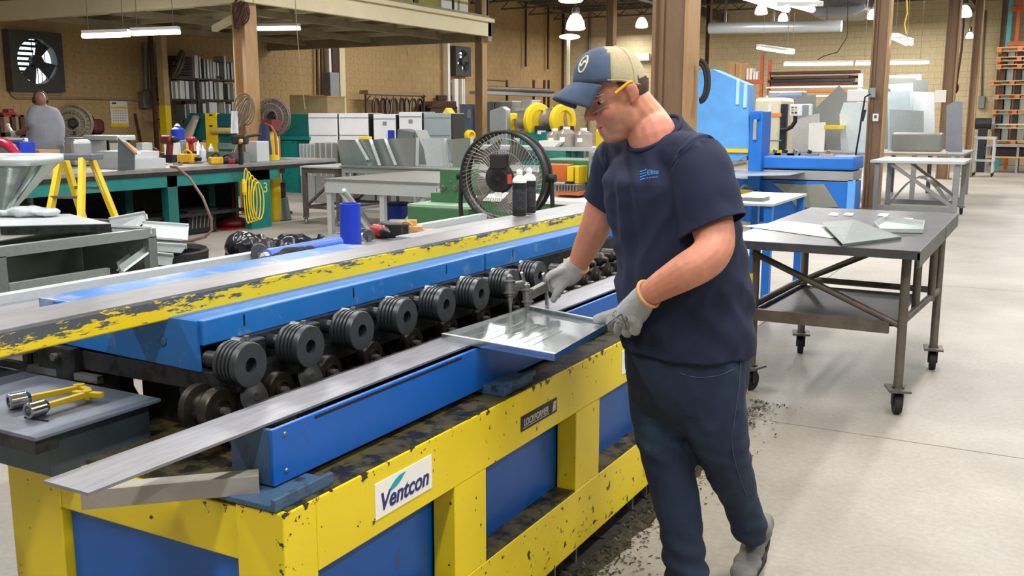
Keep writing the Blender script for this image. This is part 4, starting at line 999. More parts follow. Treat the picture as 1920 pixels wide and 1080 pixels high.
for k, (u, v) in enumerate(((1562, 402), (1590, 402), (1655, 403), (1662, 409), (1700, 412))):
    loose_sheet([pz(u - 10, v + 2, z), pz(u + 8, v + 3, z), pz(u + 12, v - 2, z), pz(u - 4, v - 3, z)], .002, galw if k % 2 else paper, 'metal_offcut', ('pale offcut farthest left on the wheeled table', 'second pale offcut from the left at the back of the wheeled table', 'bright square offcut in the middle back of the wheeled table', 'small offcut just in front of the middle of the wheeled table', 'flat pale offcut beside the shallow tray')[k], 'offcuts on the wheeled table', 'offcut')

# low table with blue legs left of it
T = thing('side_table', 'small grey topped table with blue legs behind the worker in navy', 'table', (-2.2, 7.9, 0))
a = pz(1375, 398, .9); G().mm(-2.3, -1.83, 7.42, 8.6, .88, .9).build('tabletop', galw, T, .002)
for x in (-2.26, -1.87):
    for y in (7.47, 8.55): G().mm(x - .03, x + .03, y - .03, y + .03, 0, .88).build('leg', mblue, T)
tag(G().mm(-2.2, -1.95, 7.6, 7.8, .9, .93).build('steel_block', gal2, None, .004), 'flat steel block on the small table with blue legs', 'metal block')

# ------------------------------------------------------------------ right background: press brake
def fx(u0, v0, u1, v1, Y):
    um, vm = (u0 + u1) / 2, (v0 + v1) / 2
    return py(u0, vm, Y).x, py(u1, vm, Y).x, py(um, v1, Y).z, py(um, v0, Y).z
def fbox(u0, v0, u1, v1, Y, dy, z0=None):
    a = fx(u0, v0, u1, v1, Y); return G().mm(a[0], a[1], Y, Y + dy, a[2] if z0 is None else z0, a[3])
def fpoly(pts, Y, dy): return G().prism([py(u, v, Y) for u, v in pts], (0, dy, 0))
YB = 14.6
br = thing('press_brake', 'big blue press brake behind the worker in navy', 'machine', (py(1450, 350, YB).x, YB + .6, 0))
fpoly([(1262, 138), (1338, 130), (1402, 158), (1406, 290), (1384, 302), (1262, 306)], YB + .05, .35).build('ram', lblue, br, .01)
for u in (1383, 1397): fbox(u - 3, 150 + (u - 1383) * .5, u + 3, 196 + (u - 1383) * .4, YB + .02, .03).build('guide_strip', mat('pale_blue', '#a9cdf2', .4), br)
fbox(1404, 208, 1428, 330, YB - .15, .5, z0=0).build('upright', mblue, br, .01)
fbox(1410, 214, 1424, 224, YB - .2, .06).build('cylinder_block', blue, br)
fbox(1412, 224, 1418, 262, YB - .2, .045).build('cylinder_rod', greypaint, br)
fbox(1350, 279, 1403, 286, YB + .01, .04).build('ruler', yel2, br); fbox(1350, 286, 1400, 300, YB + .06, .2).build('die', greypaint, br)
fpoly([(1352, 311), (1394, 305), (1400, 308), (1356, 318)], YB - .02, .06).build('die_roll', chrome, br)
a = fx(1428, 293, 1602, 318, YB); G().mm(a[0], a[1], YB, YB + .8, a[2], a[3]).build('bed_beam', mblue, br, .03)
a2 = fx(1432, 320, 1600, 337, YB); G().mm(a2[0], a2[1], YB - .02, YB + .7, a2[2], a2[3]).build('bed_rail', greypaint, br)
a3 = fx(1372, 338, 1600, 400, YB); G().mm(a3[0], a3[1], YB, YB + .6, 0, a3[3]).build('base_panel', mblue, br, .01)
fbox(1588, 338, 1602, 400, YB - .02, .05, z0=0).build('base_trim', lblue, br)
fpoly([(1448, 343), (1500, 346), (1545, 345), (1573, 388), (1495, 390), (1475, 365)], YB - .03, .02).build('clear_cover', greysheet, br)
fbox(1386, 356, 1411, 380, YB - .2, .15).build('foot_switch', yel2, br, .01); fbox(1411, 357, 1418, 379, YB - .18, .12).build('switch_side', black, br)
G().tube([py(1398 + 8 * math.cos(t), 356 - 8 * math.sin(t), YB - .12) for t in [math.pi * i / 8 for i in range(9)]], .02, 8).build('switch_handle', greypaint, br)
zt = py(1440, 324, YB).z
tag(G().sheet([pz(1372, 331, zt + .02), pz(1480, 329, zt + .02), pz(1532, 319, zt + .02), pz(1372, 318, zt + .02)], .006, (0, 0, 1)).build('metal_sheet', gal), 'wide bright sheet lying on the front table of the press brake', 'sheet metal')
bt = a[3]
for k, (u, l) in enumerate(((1450, .22), (1470, .3), (1488, .2), (1515, .28), (1550, .2))):
    p = py(u, 292, YB + .2); p.z = bt
    o = thing('die_tool', ('dark die tool at the left end of the press brake bed', 'second small die tool from the left on the press brake bed', 'small die tool in the middle of the press brake bed', 'fourth small die tool from the left on the press brake bed', 'brass coloured die tool at the right end of the press brake bed')[k], 'tool', p, 'die tools on the press brake bed')
    G().mm(p.x - l / 2, p.x + l / 2, p.y, p.y + .1, bt, bt + .03).build('tool_base', steel if k < 4 else wood, o); G().cyl((p.x, p.y + .05, bt + .03), (p.x + .02, p.y + .05, bt + .08), .03, n=10).build('tool_knob', black if k % 2 else castal, o)

# beige machine cabinet with pendant
YC = 16.6
cb = thing('machine_cabinet', 'rounded beige machine cabinet with an orange band beside the blue press brake', 'cabinet', (py(1440, 230, YC).x, YC + .4, 0))
a = fx(1413, 183, 1465, 282, YC); G().mm(a[0], a[1], YC, YC + .9, 0, a[3]).build('body', beige, cb, .06)
fbox(1447, 212, 1465, 219, YC - .012, .02).build('band', mat('orange_band', '#ec8a3c', .5), cb); fbox(1440, 196, 1446, 235, YC - .012, .02).build('door_edge', whitepl, cb)
fbox(1420, 262, 1465, 264, YC - .01, .02).build('trim_line', greypaint, cb); fbox(1412, 281, 1466, 287, YC - .02, .1).build('skirt', yel2, cb)
pn = thing('control_pendant', 'white control pendant with a small screen on a black swing arm', 'control panel', py(1500, 218, YC - .2))
fbox(1481, 195, 1521, 218, YC - .2, .12).build('case', whitepl, pn, .02); fbox(1504, 197, 1516, 216, YC - .21, .012).build('screen', greypaint, pn)
for k in range(6): fbox(1484 + (k % 2) * 6, 200 + (k // 2) * 5, 1488 + (k % 2) * 6, 203 + (k // 2) * 5, YC - .208, .01).build('button', (green, orange, greypaint, yel2, red, black)[k], pn)
G().tube([py(u, v, YC - .1) for u, v in ((1491, 216), (1491, 228), (1484, 238), (1474, 243), (1464, 244))], .035, 8).build('swing_arm', black, pn)
G().mm(py(1464, 200, YC).x, py(1476, 200, YC).x, YC, YC + .1, 0, py(1470, 195, YC).z).build('arm_post', darksteel, pn)

# standing sheets behind the brake
SH = [(20.5, [(1524, 208), (1573, 160), (1620, 205), (1620, 300), (1490, 300)], greysheet, 'big grey sheet standing with one pointed corner up'),
      (19.8, [(1478, 228), (1536, 212), (1538, 300), (1478, 300)], mat('pale_grey_sheet', '#b9b8b4', .5, .2), 'pale grey sheet left of the pointed grey sheet'),
      (19.3, [(1517, 231), (1548, 229), (1545, 280), (1515, 285)], whitepl, 'narrow white sheet standing in front of the pointed grey sheet'),
      (19.9, [(1574, 215), (1582, 192), (1626, 192), (1626, 300), (1576, 300)], galv('icy_sheet', '#cfdde2', .35, 20, .08, .5), 'icy blue sheet standing just left of the thermostat column'),
      (21.2, [(1440, 182), (1530, 178), (1530, 300), (1440, 300)], mat('mid_grey_sheet', '#8f8f92', .5, .2), 'mid grey sheet standing behind the white pendant'),
      (20.6, [(1664, 158), (1712, 155), (1712, 300), (1664, 300)], galw, 'tall bright sheet standing right of the thermostat column'),
      (20.2, [(1666, 172), (1706, 170), (1706, 290), (1666, 290)], galv('sky_sheet', '#c4d3da', .35, 15, .08, .6), 'pale blue sheet in front of the tall bright sheet'),
      (21.5, [(1664, 146), (1718, 146), (1718, 200), (1664, 200)], greysheet, 'dark grey sheet peeking over the bright sheets'),
      (21.8, [(1660, 142), (1728, 139), (1728, 190), (1660, 190)], galv('mint_sheet', '#c2d2cf', .4, 12, .05, .4), 'mint tinted sheet at the very back of the standing sheets'),
      (21.0, [(1712, 150), (1741, 150), (1741, 172), (1712, 172)], greysheet, 'short grey sheet beside the white notice'),
      (20.0, [(1668, 205), (1732, 208), (1732, 290), (1668, 290)], gal, 'wide galvanized panel leaning low right of the thermostat column'),
      (20.9, [(1712, 172), (1752, 173), (1752, 290), (1735, 290), (1712, 260)], galv('frost_sheet', '#d6d9da', .4, 25, .06, .4), 'frosted panel left of the column with the notice'),
      (20.3, [(1775, 198), (1790, 190), (1805, 191), (1803, 296), (1772, 296)], mat('slate_sheet', '#80848c', .5, .4), 'slate grey sheet leaning right of the column with the notice')]
for (Y, pts, m, lab) in SH:
    zmin = min(py(u, v, Y).z for u, v in pts)
    g = fpoly(pts, Y, .012)
    for p in g.v:
        if p.z < zmin + .15: p.z = .9 if Y > 19 else .9
    tag(g.build('metal_sheet', m), lab, 'sheet metal', 'sheets standing along the far benches')
rk = thing('sheet_rack', 'low grey rack that carries the standing sheets', 'rack', (py(1600, 290, 20.4).x, 20.4, 0))
xa, xb = py(1440, 300, 20.4).x, py(1815, 300, 20.4).x
G().mm(xa, xb, 19.2, 22, .86, .9).build('rack_deck', greypaint, rk)
for k in range(6):
    x = xa + .1 + k * (xb - xa - .2) / 5
    for y in (19.25, 21.9): G().mm(x - .04, x + .04, y - .04, y + .04, 0, .86).build('leg', greypaint, rk)
tag(fbox(1545, 235, 1573, 242, 19.28, .6).build('yellow_bar', yel2), 'short yellow bar sticking out beside the white sheet', 'bar')
o = thing('sheet_box', 'grey folded metal box with rounded top edge, in front of the standing sheets', 'sheet metal', (py(1718, 285, 19.3).x, 19.4, .9))
a = fx(1671, 249, 1766, 282, 19.25); G().mm(a[0], a[1], 19.25, 19.6, .93, a[3]).build('box_shell', greysheet, o, .04); G().mm(a[0] - .05, a[1] + .08, 19.22, 19.65, .901, .93).build('box_base', beige, o)

# far table with diagonal braces
T = thing('work_table', 'long pale work table with diagonal braces beside the thermostat column', 'table', (-1.9, 17.6, 0))
p0, p1 = pz(1650, 299, .9), pz(1803, 300, .9); ya = p0.y - .3
G().mm(p0.x - .1, p1.x + .1, ya, ya + 1.5, .86, .9).build('tabletop', galw, T, .003)
for x in (p0.x, p1.x):
    for y in (ya + .1, ya + 1.4):
        G().mm(x - .035, x + .035, y - .035, y + .035, .12, .86).build('leg', greypaint, T); wheel_unit(T, x, y, .05, .12, .3)
G().beam((p0.x + .2, ya + .1, .84), (p1.x, ya + .1, .2), .05, .05).build('brace', greypaint, T); G().beam((p0.x + .3, ya + 1.4, .84), (p1.x, ya + 1.4, .2), .05, .05).build('brace', greypaint, T)
for y in (ya + .1, ya + 1.4): G().beam((p0.x, y, .17), (p1.x, y, .17), .06, .08).build('stretcher', greypaint, T)
zz = .21
tag(G().loft([[V(p0.x + .15 + .06 * i, ya + .5 + .5 * j, zz + .42 * math.sin(math.pi * i / 14)) for i in range(15)] + [V(p0.x + .15 + .06 * i, ya + .5 + .5 * j, zz + .40 * math.sin(math.pi * i / 14)) for i in range(14, -1, -1)] for j in (0, 1)]).build('curved_sheet', gal), 'arched bright sheet stored under the pale far table', 'sheet metal')

# things fixed to the thermostat column and the notice column
cx, cy = C2
o = thing('thermostat', 'small white thermostat with a dark screen on the brown column', 'thermostat', pd(1641, 227, 16.6)); p = pd(1641, 219, cy / 1.04 - .45)
yy = cy - .14
fbox(1636, 213, 1647, 227, yy - .02, .02).build('case', whitepl, o, .004); fbox(1639, 216, 1644, 222, yy - .024, .005).build('screen', mat('lcd', '#4a5a63', .3), o)
o = thing('switch_box', 'grey switch box with a hanging cable on the brown column', 'switch box', py(1634, 183, yy)); fbox(1630, 165, 1641, 183, yy - .07, .07).build('case', greypaint, o, .005)
G().tube([py(u, v, yy - .1) for u, v in ((1632, 176), (1622, 182), (1619, 200), (1616, 215), (1612, 245), (1606, 280), (1600, 320), (1597, 340), (1595, 385))], .016, 6).build('cable', black, o)
fpoly([(1618, 205), (1624, 206), (1618, 228), (1613, 227)], yy - .12, .05).build('plug', black, o)
o = thing('wall_lamp', 'white task lamp housing left of the brown column', 'lamp', py(1610, 190, 19)); fbox(1588, 168, 1626, 191, 18.9, .2).build('housing', whitepl, o, .02)
G().beam(py(1622, 170, 19), (cx, 18.95, py(1622, 170, 19).z), .05, .05).build('bracket', greypaint, o)
YN_ = pd(1777, 200, 24.5).y - .155
tag(fbox(1753, 169, 1774, 192, YN_ - .01, .008).build('notice', paper), 'white notice sheet taped to the brown column', 'notice'); 
tag(fbox(1777, 222, 1783, 242, YN_ - .02, .008).build('paper_strip', paper), 'narrow paper strip hanging right of the notice column', 'paper')

# pallet stack and storage rack at the far right
def pallet(x, y, z, lab, m=wood, m2=woodr, w_=1.15, l_=1.05, ang=0.):
    o = thing('pallet', lab, 'pallet', (x, y, z), 'stacked pallets by the rack')
    for k in range(3): G().mm(x - w_ / 2, x + w_ / 2, y - l_ / 2 + k * (l_ - .1) / 2, y - l_ / 2 + k * (l_ - .1) / 2 + .1, z, z + .018).build('bottom_board', m, o)
    for k in range(3):
        for j in range(3): G().mm(x - w_ / 2 + k * (w_ - .12) / 2, x - w_ / 2 + k * (w_ - .12) / 2 + .12, y - l_ / 2 + j * (l_ - .1) / 2, y - l_ / 2 + j * (l_ - .1) / 2 + .1, z + .018, z + .1).build('block', m2, o)
    for k in range(6): G().mm(x - w_ / 2, x + w_ / 2, y - l_ / 2 + k * (l_ - .13) / 5, y - l_ / 2 + k * (l_ - .13) / 5 + .13, z + .1, z + .125).build('deck_board', m, o)
    return o
PY = 31.5; tops = [90, 108, 122, 152, 178, 206, 232, 262]; names = ['topmost pallet of the stack by the teal rack upright', 'second pallet from the top of the stack by the teal upright', 'third pallet from the top of the stack by the teal upright', 'fourth pallet from the top, jutting out to the left', 'fifth pallet from the top of the stack by the teal upright', 'sixth pallet from the top of the stack by the teal upright', 'pale pallet second from the bottom of the stack', 'lowest pallet of the stack by the teal upright']
xl = py(1862, 200, PY).x; prev = None
zs = [py(1890, v, PY).z - .125 for v in tops]
for k in range(7, -1, -1):
    pallet(xl + .6 + (-.12 if k == 3 else .0) + R.uniform(-.03, .05), PY, zs[k], names[k], wood if k != 6 else mat('bleached_wood', '#d9cdb4', .7, var=.1), woodr)
# timber spacers and metal stacks between the pallets
for k in range(7):
    z0_ = zs[k + 1] + .126; z1_ = zs[k] - .002
    if z1_ - z0_ > .04:
        o = thing('stacked_material', ('dark stack of parts on the second pallet from the top', 'dark stack of parts on the third pallet from the top', 'dark stack of parts on the fourth pallet from the top', 'dark stack of parts on the fifth pallet from the top', 'dark stack of parts on the sixth pallet from the top', 'dark stack of parts on the pale pallet', 'dark stack of parts on the lowest pallet')[k], 'stack', (xl + .6, PY, z0_), 'loads between the pallets')
        for j in range(5): G().mm(xl + .12 + .2 * j, xl + .26 + .2 * j, PY - .45, PY + .4, z0_, z1_).build('load_piece', (rustm, gal2, darksteel, castal, woodr)[j], o)
rk = thing('pallet_rack', 'metal stand with shelves below the pallet stack', 'rack', (xl + .6, PY, 0))
zb = zs[7]
G().mm(xl - .1, xl + 1.6, PY - .6, PY + .6, zb - .06, zb - .002).build('shelf', greypaint, rk); G().mm(xl - .1, xl + 1.6, PY - .6, PY + .6, .42, .46).build('shelf', wood, rk)
for x in (xl - .05, xl + .75, xl + 1.55):
    for y in (PY - .55, PY + .55): G().mm(x - .03, x + .03, y - .03, y + .03, 0, zb - .06).build('post', greypaint, rk)
tag(G().mm(xl + .1, xl + 1.3, PY - .4, PY + .4, .46, .7).build('crate', darksteel, None, .02), 'dark crate on the lower shelf beneath the pallets', 'crate')
ur = thing('rack_upright', 'teal and orange storage rack frame at the top right', 'rack', (py(1893, 40, PY + 1.5).x, PY + 1.5, 0))
a = py(1893, 40, PY + 1.5); G().mm(a.x - .06, a.x + .06, PY + 1.45, PY + 1.55, 0, CEIL).build('upright', mat('teal_rack', '#4fa3a8', .5), ur)
b_ = py(1909, 40, PY + 1.5); G().mm(b_.x - .05, b_.x + .05, PY + 1.45, PY + 1.55, 0, CEIL).build('upright', orange, ur)
z = py(1905, 17, PY + 1.5).z; G().mm(a.x, a.x + 2.5, PY + 1.42, PY + 1.5, z - .06, z + .06).build('cross_beam', orange, ur)
z = py(1905, 82, PY + 1.5).z; G().mm(a.x, a.x + 2.5, PY + 1.42, PY + 1.5, z - .06, z + .06).build('cross_beam', orange, ur)
# small cart and grinder by the slim column
T = thing('metal_cart', 'small silver cart on casters near the pallets', 'cart', (py(1846, 300, 29).x, 29, 0))
xa, xb = py(1826, 258, 28.6).x, py(1868, 258, 28.6).x; zt = py(1846, 257, 28.6).z
G().mm(xa, xb, 28.6, 29.3, zt - .06, zt).build('tray', galw, T); G().mm(xa, xb, 28.6, 29.3, .4, .43).build('shelf', galw, T)
for x in (xa + .04, xb - .04):
    for y in (28.64, 29.26): G().mm(x - .025, x + .025, y - .025, y + .025, .1, zt - .06).build('leg', galw, T); wheel_unit(T, x, y, .045, .1, .2)
o = thing('bench_grinder', 'dark bench grinder on a pedestal behind the slim column', 'machine', (py(1845, 240, 31).x, 31, 0)); a = py(1844, 232, 31)
G().cyl((a.x - .2, 31, a.z), (a.x + .2, 31, a.z), .16).build('motor', darksteel, o); G().cyl((a.x - .3, 31, a.z), (a.x - .22, 31, a.z), .22).build('wheel_guard', green, o); G().cyl((a.x + .22, 31, a.z), (a.x + .3, 31, a.z), .22).build('wheel_guard', castal, o)
G().mm(a.x - .12, a.x + .12, 30.9, 31.1, 0, a.z - .1).build('pedestal', darksteel, o)
o = thing('electric_box', 'small grey disconnect box with conduit on the end wall', 'electric box', py(1840, 202, FY - .1)); fbox(1834, 180, 1846, 203, FY - .15, .14).build('case', greypaint, o, .01)
G().tube([py(1840, 180, FY - .05), py(1842, 100, FY - .05), py(1848, 20, FY - .05)], .03, 6).build('conduit', conduit, o)
tag(G().tube([V(py(1807, 30, 33).x, 33, CEIL), py(1807, 30, 33), py(1803, 90, 33), py(1793, 160, 33)], .035, 8).ell(py(1791, 165, 33), (.1, 0, 0), (0, .1, 0), (0, 0, .18), 12, 8).build('hanging_hose', rustm), 'dark hose with a weighted end hanging from the ceiling by the columns', 'hose')

# cantilever rack with long bars
YR = 29.5
rk = thing('bar_rack', 'orange and brown rack with long dark bars along the end wall', 'rack', (py(1530, 220, YR).x, YR, 0))
for u in (1427, 1441): fbox(u - 2.5, 100 if u < 1430 else 112, u + 2.5, 200, YR - .1, .12, z0=0).build('upright', mat('rust_orange', '#b55434', .6, var=.15), rk)
fbox(1370, 150, 1430, 158, YR - .12, .1).build('cross_beam', MATS['rust_orange'], rk)
for u in (1612,): fbox(u - 4, 138, u + 4, 200, YR - .1, .12, z0=0).build('upright', whitepl, rk)
for v in (163, 180): fbox(1436, v - 1.5, 1616, v + 1.5, YR - .2, .3).build('arm', whitepl, rk)
for k, (v, m, lab) in enumerate(((136, rustm, 'uppermost dark bar bundle on the long bar rack'), (145, rustm, 'second dark bar bundle from the top on the long bar rack'), (151, darksteel, 'blackish bar bundle in the middle of the long bar rack'), (157, rustm, 'fourth bar bundle from the top on the long bar rack'), (171, woodr, 'brown bar bundle under the white arm of the rack'))):
    o = thing('bar_bundle', lab, 'bars', py(1530, v, YR), 'bar bundles on the rack')
    a = fx(1446, v - 2.5, 1606, v + 2.5, YR)
    for j in range(4): G().mm(a[0] + R.uniform(-.1, .1), a[1] + R.uniform(-.2, .1), YR - .15 + .12 * j, YR - .06 + .12 * j, a[2], a[3]).build('bar', m, o)
for k, (u0, u1, v0, lab) in enumerate(((1362, 1378, 116, 'tall carton on the rack above the press brake'), (1379, 1398, 119, 'brown carton second from the left on the rack above the press brake'), (1399, 1410, 128, 'small white carton on the rack above the press brake'), (1412, 1421, 134, 'white canister next to the orange upright'))):
    o = thing('carton', lab, 'box', py((u0 + u1) / 2, 150, YR), 'cartons above the press brake'); fbox(u0, v0, u1, 149.5, YR - .1, .4).build('carton_body', card if k < 2 else whitepl, o, .01)
    fbox(u0 + (u1 - u0) * .4, v0 - .2, u0 + (u1 - u0) * .6, 149, YR - .104, .01).build('tape', wood, o)
o = thing('storage_stand', 'dark storage stand behind the pendant carrying the blue tub', 'stand', (py(1475, 190, 24.4).x, 24.4, 0)); zs_ = py(1480, 186.3, 24).z; xa, xb = py(1436, 186, 24).x, py(1510, 186, 24).x
G().mm(xa, xb, 23.95, 25.2, zs_ - .04, zs_ - .001).build('stand_top', darksteel, o)
for x in (xa + .05, xb - .05):
    for y in (24, 25.1): G().mm(x - .04, x + .04, y - .04, y + .04, 0, zs_ - .04).build('leg', darksteel, o)
tag(fbox(1456, 179, 1504, 186, 24, .5, zs_).build('blue_tub', bluepl, None, .04), 'low blue tub on the rack behind the pendant', 'tub')
tag(fbox(1440, 170, 1505, 178, 24.6, .5, zs_).build('grey_pipes', gal2, None, .04), 'grey pipe bundle behind the blue tub', 'pipes')
for nm, (u0, u1), l in (('flood_light', (1300, 1316), ''),):
    tag(G().tube([pd(1312 + 16 * math.sin(t), 152 - 38 * math.cos(t), 7.54) for t in [math.pi * i / 14 for i in range(15)]], .022, 10).tube([pd(1311 + 12 * math.sin(t), 153 - 33 * math.cos(t), 7.52) for t in [math.pi * i / 14 for i in range(15)]], .012, 8).build('cable_coil', rubber), 'thick black cable loop hanging on the thick brown column', 'cable')

# ------------------------------------------------------------------ ceiling: ducts, lamps
dm = galv('duct_metal', '#8d9092', .4, 6, .1, .6)
o = thing('air_duct', 'square grey duct box under the roof at the upper right', 'duct', py(1560, 32, 27)); 
gd = fpoly([(1508, -30), (1625, -30), (1622, 18), (1600, 30), (1528, 31), (1512, 20)], 29.5, 1.6); [setattr(p, 'z', min(p.z, CEIL - .78)) for p in gd.v]; gd.build('duct_body', dm, o, .02); fbox(1520, 12, 1612, 14, 29.45, .06).build('duct_seam', castal, o)
o = thing('round_duct', 'long round silver duct running across under the roof', 'duct', py(1460, 58, 28.8)); G().cyl(py(1330, 53, 28.8), py(1578, 49, 28.8), .16, n=20).build('duct_pipe', galw, o)
for u in (1360, 1450, 1550): q = py(u, 50, 28.8); G().mm(q.x - .03, q.x + .03, 28.78, 28.82, q.z, CEIL - .02).build('strap', conduit, o)
def strip_px(u0, v0, u1, v1, d0, d1, label, e=85, w_=.16):
    return strip_lamp(pd(u0, v0, d0), pd(u1, v1, d1), label, w_=w_, e=e, hang=CEIL - .45, group='hall strip lights')
strip_px(1470, 121, 1599, 120, 26, 25.6, 'long horizontal strip light left of the thermostat column')
strip_px(1604, 120, 1742, 117, 25.6, 25, 'long horizontal strip light crossing behind the thermostat column')
strip_px(1424, 90, 1484, 99, 24, 22, 'short tilted strip light above the orange rack')
strip_px(1676, 70, 1704, 82, 20, 17, 'short tilted strip light just right of the thermostat column')
strip_px(1402, -8, 1500, 18, 13, 10.5, 'big bright strip light cut by the top edge of the picture', w_=.5)
def highbay(u, v, d, label, s=1., glow=lampw):
    p = pd(u, v, d); o = thing('high_bay_lamp', label, 'lamp', p, 'high bay lamps')
    G().lathe(p, (0, 0, 1), [(.20 * s, 0), (.24 * s, .03), (.21 * s, .20 * s), (.13 * s, .34 * s), (.08 * s, .38 * s)], 20).build('shade', glow, o)
    G().lathe(p + V(0, 0, .38 * s), (0, 0, 1), [(.09 * s, 0), (.11 * s, .05), (.09 * s, .15), (.03, .18)], 14).build('ballast', castal, o)
    G().cyl(p + V(0, 0, .38 * s + .15), (p.x, p.y, CEIL), .012, n=6).build('hanger', conduit, o)
highbay(1079, 56, 24, 'glowing high bay lamp with a glass shade in front of the end wall')
highbay(1070, 4, 19, 'high bay lamp cut by the top edge left of the thin column')
highbay(1203, 52, 30, 'far glowing lamp between the thin column and the thick column', .8)
highbay(1427, 27, 26, 'small glowing lamp left of the round duct end', .7); highbay(1468, 40, 28, 'small glowing lamp over the round silver duct', .6)
highbay(1637, 36, 27, 'small glowing lamp touching the thermostat column', .7); highbay(1808, 32, 27, 'glowing lamp above the hanging hose', .8); highbay(1818, 72, 31, 'lower glowing lamp left of the slim column', .5)
o = thing('flood_light', 'flat oval glowing light on a pipe at the hall corner', 'lamp', pd(1068, 70, 26)); G().ell(pd(1068, 69, 26), RT * .28, FWH * .15, V(0, 0, .07)).build('lens', lampw, o); (lambda q: G().cyl(q, (q.x, q.y, 0), .05, n=8))(pd(1066, 70, 26.1)).build('pipe', cream, o)
for (u, v0, v1, Y, lab) in ((986, 30, 125, None, 'brown drop pipe on the left block wall nearest the mezzanine'), (1028, 34, 130, None, 'second brown drop pipe on the left block wall')):
    p, q = px(u, v0, WX + .15), px(u + 1, v1, WX + .15); tag(G().cyl((p.x, p.y, CEIL), (p.x, p.y, q.z), .045, n=8).build('drop_pipe', rustm), lab, 'pipe')
for (u, lab, m) in ((1055, 'vertical pipe in the corner of the hall', rustm), (1104, 'thin vertical conduit on the end wall', conduit)):
    q = py(u, 150, FY - .15); tag(G().cyl((q.x, q.y, .0), (q.x, q.y, CEIL), .06, n=8).build('wall_pipe', m), lab, 'pipe')
tag(fbox(1180, 100, 1217, 114, FY - .3, .2).build('wall_heater', whitepl, None, .03), 'white wall unit on the end wall behind the cap', 'heater')
tag(G().tube([pd(1700, -160, 17), pd(1700, -5, 17), pd(1701, 25, 17), pd(1696, 45, 17), pd(1699, 62, 17)], .012, 6).build('hanging_rope', yel2), 'yellow cord hanging down to the short tilted strip light', 'cord')
tag(G().tube([py(u, v, 25.8) for u, v in ((1592, -60), (1588, 70), (1570, 98), (1545, 105), (1533, 112))], .012, 6).build('lamp_cord', black), 'black cord swinging down to the long strip light', 'cord')
# ------------------------------------------------------------------ left block wall fittings
def wy(u, v, X=WX): return px(u, v, X)
def wbox(u0, v0, u1, v1, X, dx):
    um, vm = (u0 + u1) / 2, (v0 + v1) / 2
    return G().mm(X, X - dx, wy(u0, vm, X).y, wy(u1, vm, X).y, wy(um, v1, X).z, wy(um, v0, X).z)
def wpoly(pts, X, dx): return G().prism([wy(u, v, X) for u, v in pts], (-dx, 0, 0))
def exhaust(uc, vc, w_, hole, label, lit, slats):
    X = WX + .22; c = wy(uc, vc, X); o = thing('exhaust_fan', label, 'fan', V(WX, c.y, c.z - w_ / 2), 'wall exhaust fans')
    n = 32; g = G(); sq = []; ci = []
    for i in range(n):
        t = 2 * math.pi * i / n; k = w_ / 2 / max(abs(math.cos(t)), abs(math.sin(t)))
        sq.append(V(X, c.y + k * math.cos(t), c.z + k * math.sin(t))); ci.append(V(X, c.y + hole * math.cos(t), c.z + hole * math.sin(t)))
    vs = sq + ci + [p + V(-.2, 0, 0) for p in sq] + [p + V(-.2, 0, 0) for p in ci]; fs = []
    for i in range(n):
        j = (i + 1) % n; fs += [(i, j, n + j, n + i), (i, 2 * n + i, 2 * n + j, j), (n + i, n + j, 3 * n + j, 3 * n + i)]
    g.add(vs, fs); g.build('housing', mat('fan_housing', '#3a3a38', .6, var=.15), o)
    G().mm(WX + .012, WX + .02, c.y - hole, c.y + hole, c.z - hole, c.z + hole).build('daylight_louver', skyglow, o)
    for k in range(slats):
        z = c.z - hole * .9 + k * 2 * hole * .9 / (slats - 1); hw = math.sqrt(max(.0, hole ** 2 - (z - c.z) ** 2))
        G().mm(WX + .03, WX + .06, c.y - hw, c.y + hw * (.1 if k < slats - 2 else 1), z - hole * .055, z + hole * .05).build('slat', black, o)
    for k in range(4):
        y = c.y + hole * (.0 + .2 * k); hw = math.sqrt(max(0, hole ** 2 - (y - c.y) ** 2)); G().mm(WX + .07, WX + .075, y - .008, y + .008, c.z - hw, c.z + hw).build('guard_wire', black, o)
    G().cyl((WX + .08, c.y + .02, c.z), (WX + .2, c.y + .02, c.z), hole * .3).build('motor', darksteel, o)
    for k in range(4):
        t = math.pi / 2 * k - .5
        d = V(0, math.cos(t), math.sin(t)); e = V(0, -math.sin(t), math.cos(t))
        q = c + d * hole * .25; r = c + d * hole * .92; q.x = r.x = WX + .12
        if lit or k != 2: G().sheet([q - e * .07, r - e * .16, r + e * .16 + V(.05, 0, 0), q + e * .07 + V(.03, 0, 0)], .006).build('blade', darksteel, o)
    return o
exhaust(71, 115, 1.13, .43, 'large wall exhaust fan showing daylight through its slats above the co-worker', False, 9)
exhaust(869, 115, .95, .36, 'dark wall exhaust fan behind the narrow mezzanine column', True, 7)
tag(wbox(23, 168, 118, 178, WX + .05, .05).build('trim_1', dingy), 'concrete sill below the lit exhaust fan', 'sill', kind='structure')
o = thing('wall_calendar', 'large paper wall calendar with yellow header and footer', 'calendar', wy(224, 238, WX + .02), None)
wbox(208, 190, 240, 238, WX + .015, .01).build('page', paper, o); wbox(208, 200, 240, 204, WX + .017, .002).build('header_band', yel2, o); wbox(208, 231, 240, 238, WX + .017, .002).build('footer_band', yel2, o); wbox(210, 192, 218, 195, WX + .017, .002).build('print', ink, o)
for r_ in range(5):
    for c_ in range(6): wbox(212 + c_ * 4.4, 207 + r_ * 4.6, 214.2 + c_ * 4.4, 208.6 + r_ * 4.6, WX + .017, .002).build('date_mark', greypaint, o)
o = thing('breaker_box', 'cluster of grey electric boxes with thick conduits on the block wall', 'electric box', wy(280, 205, WX + .1))
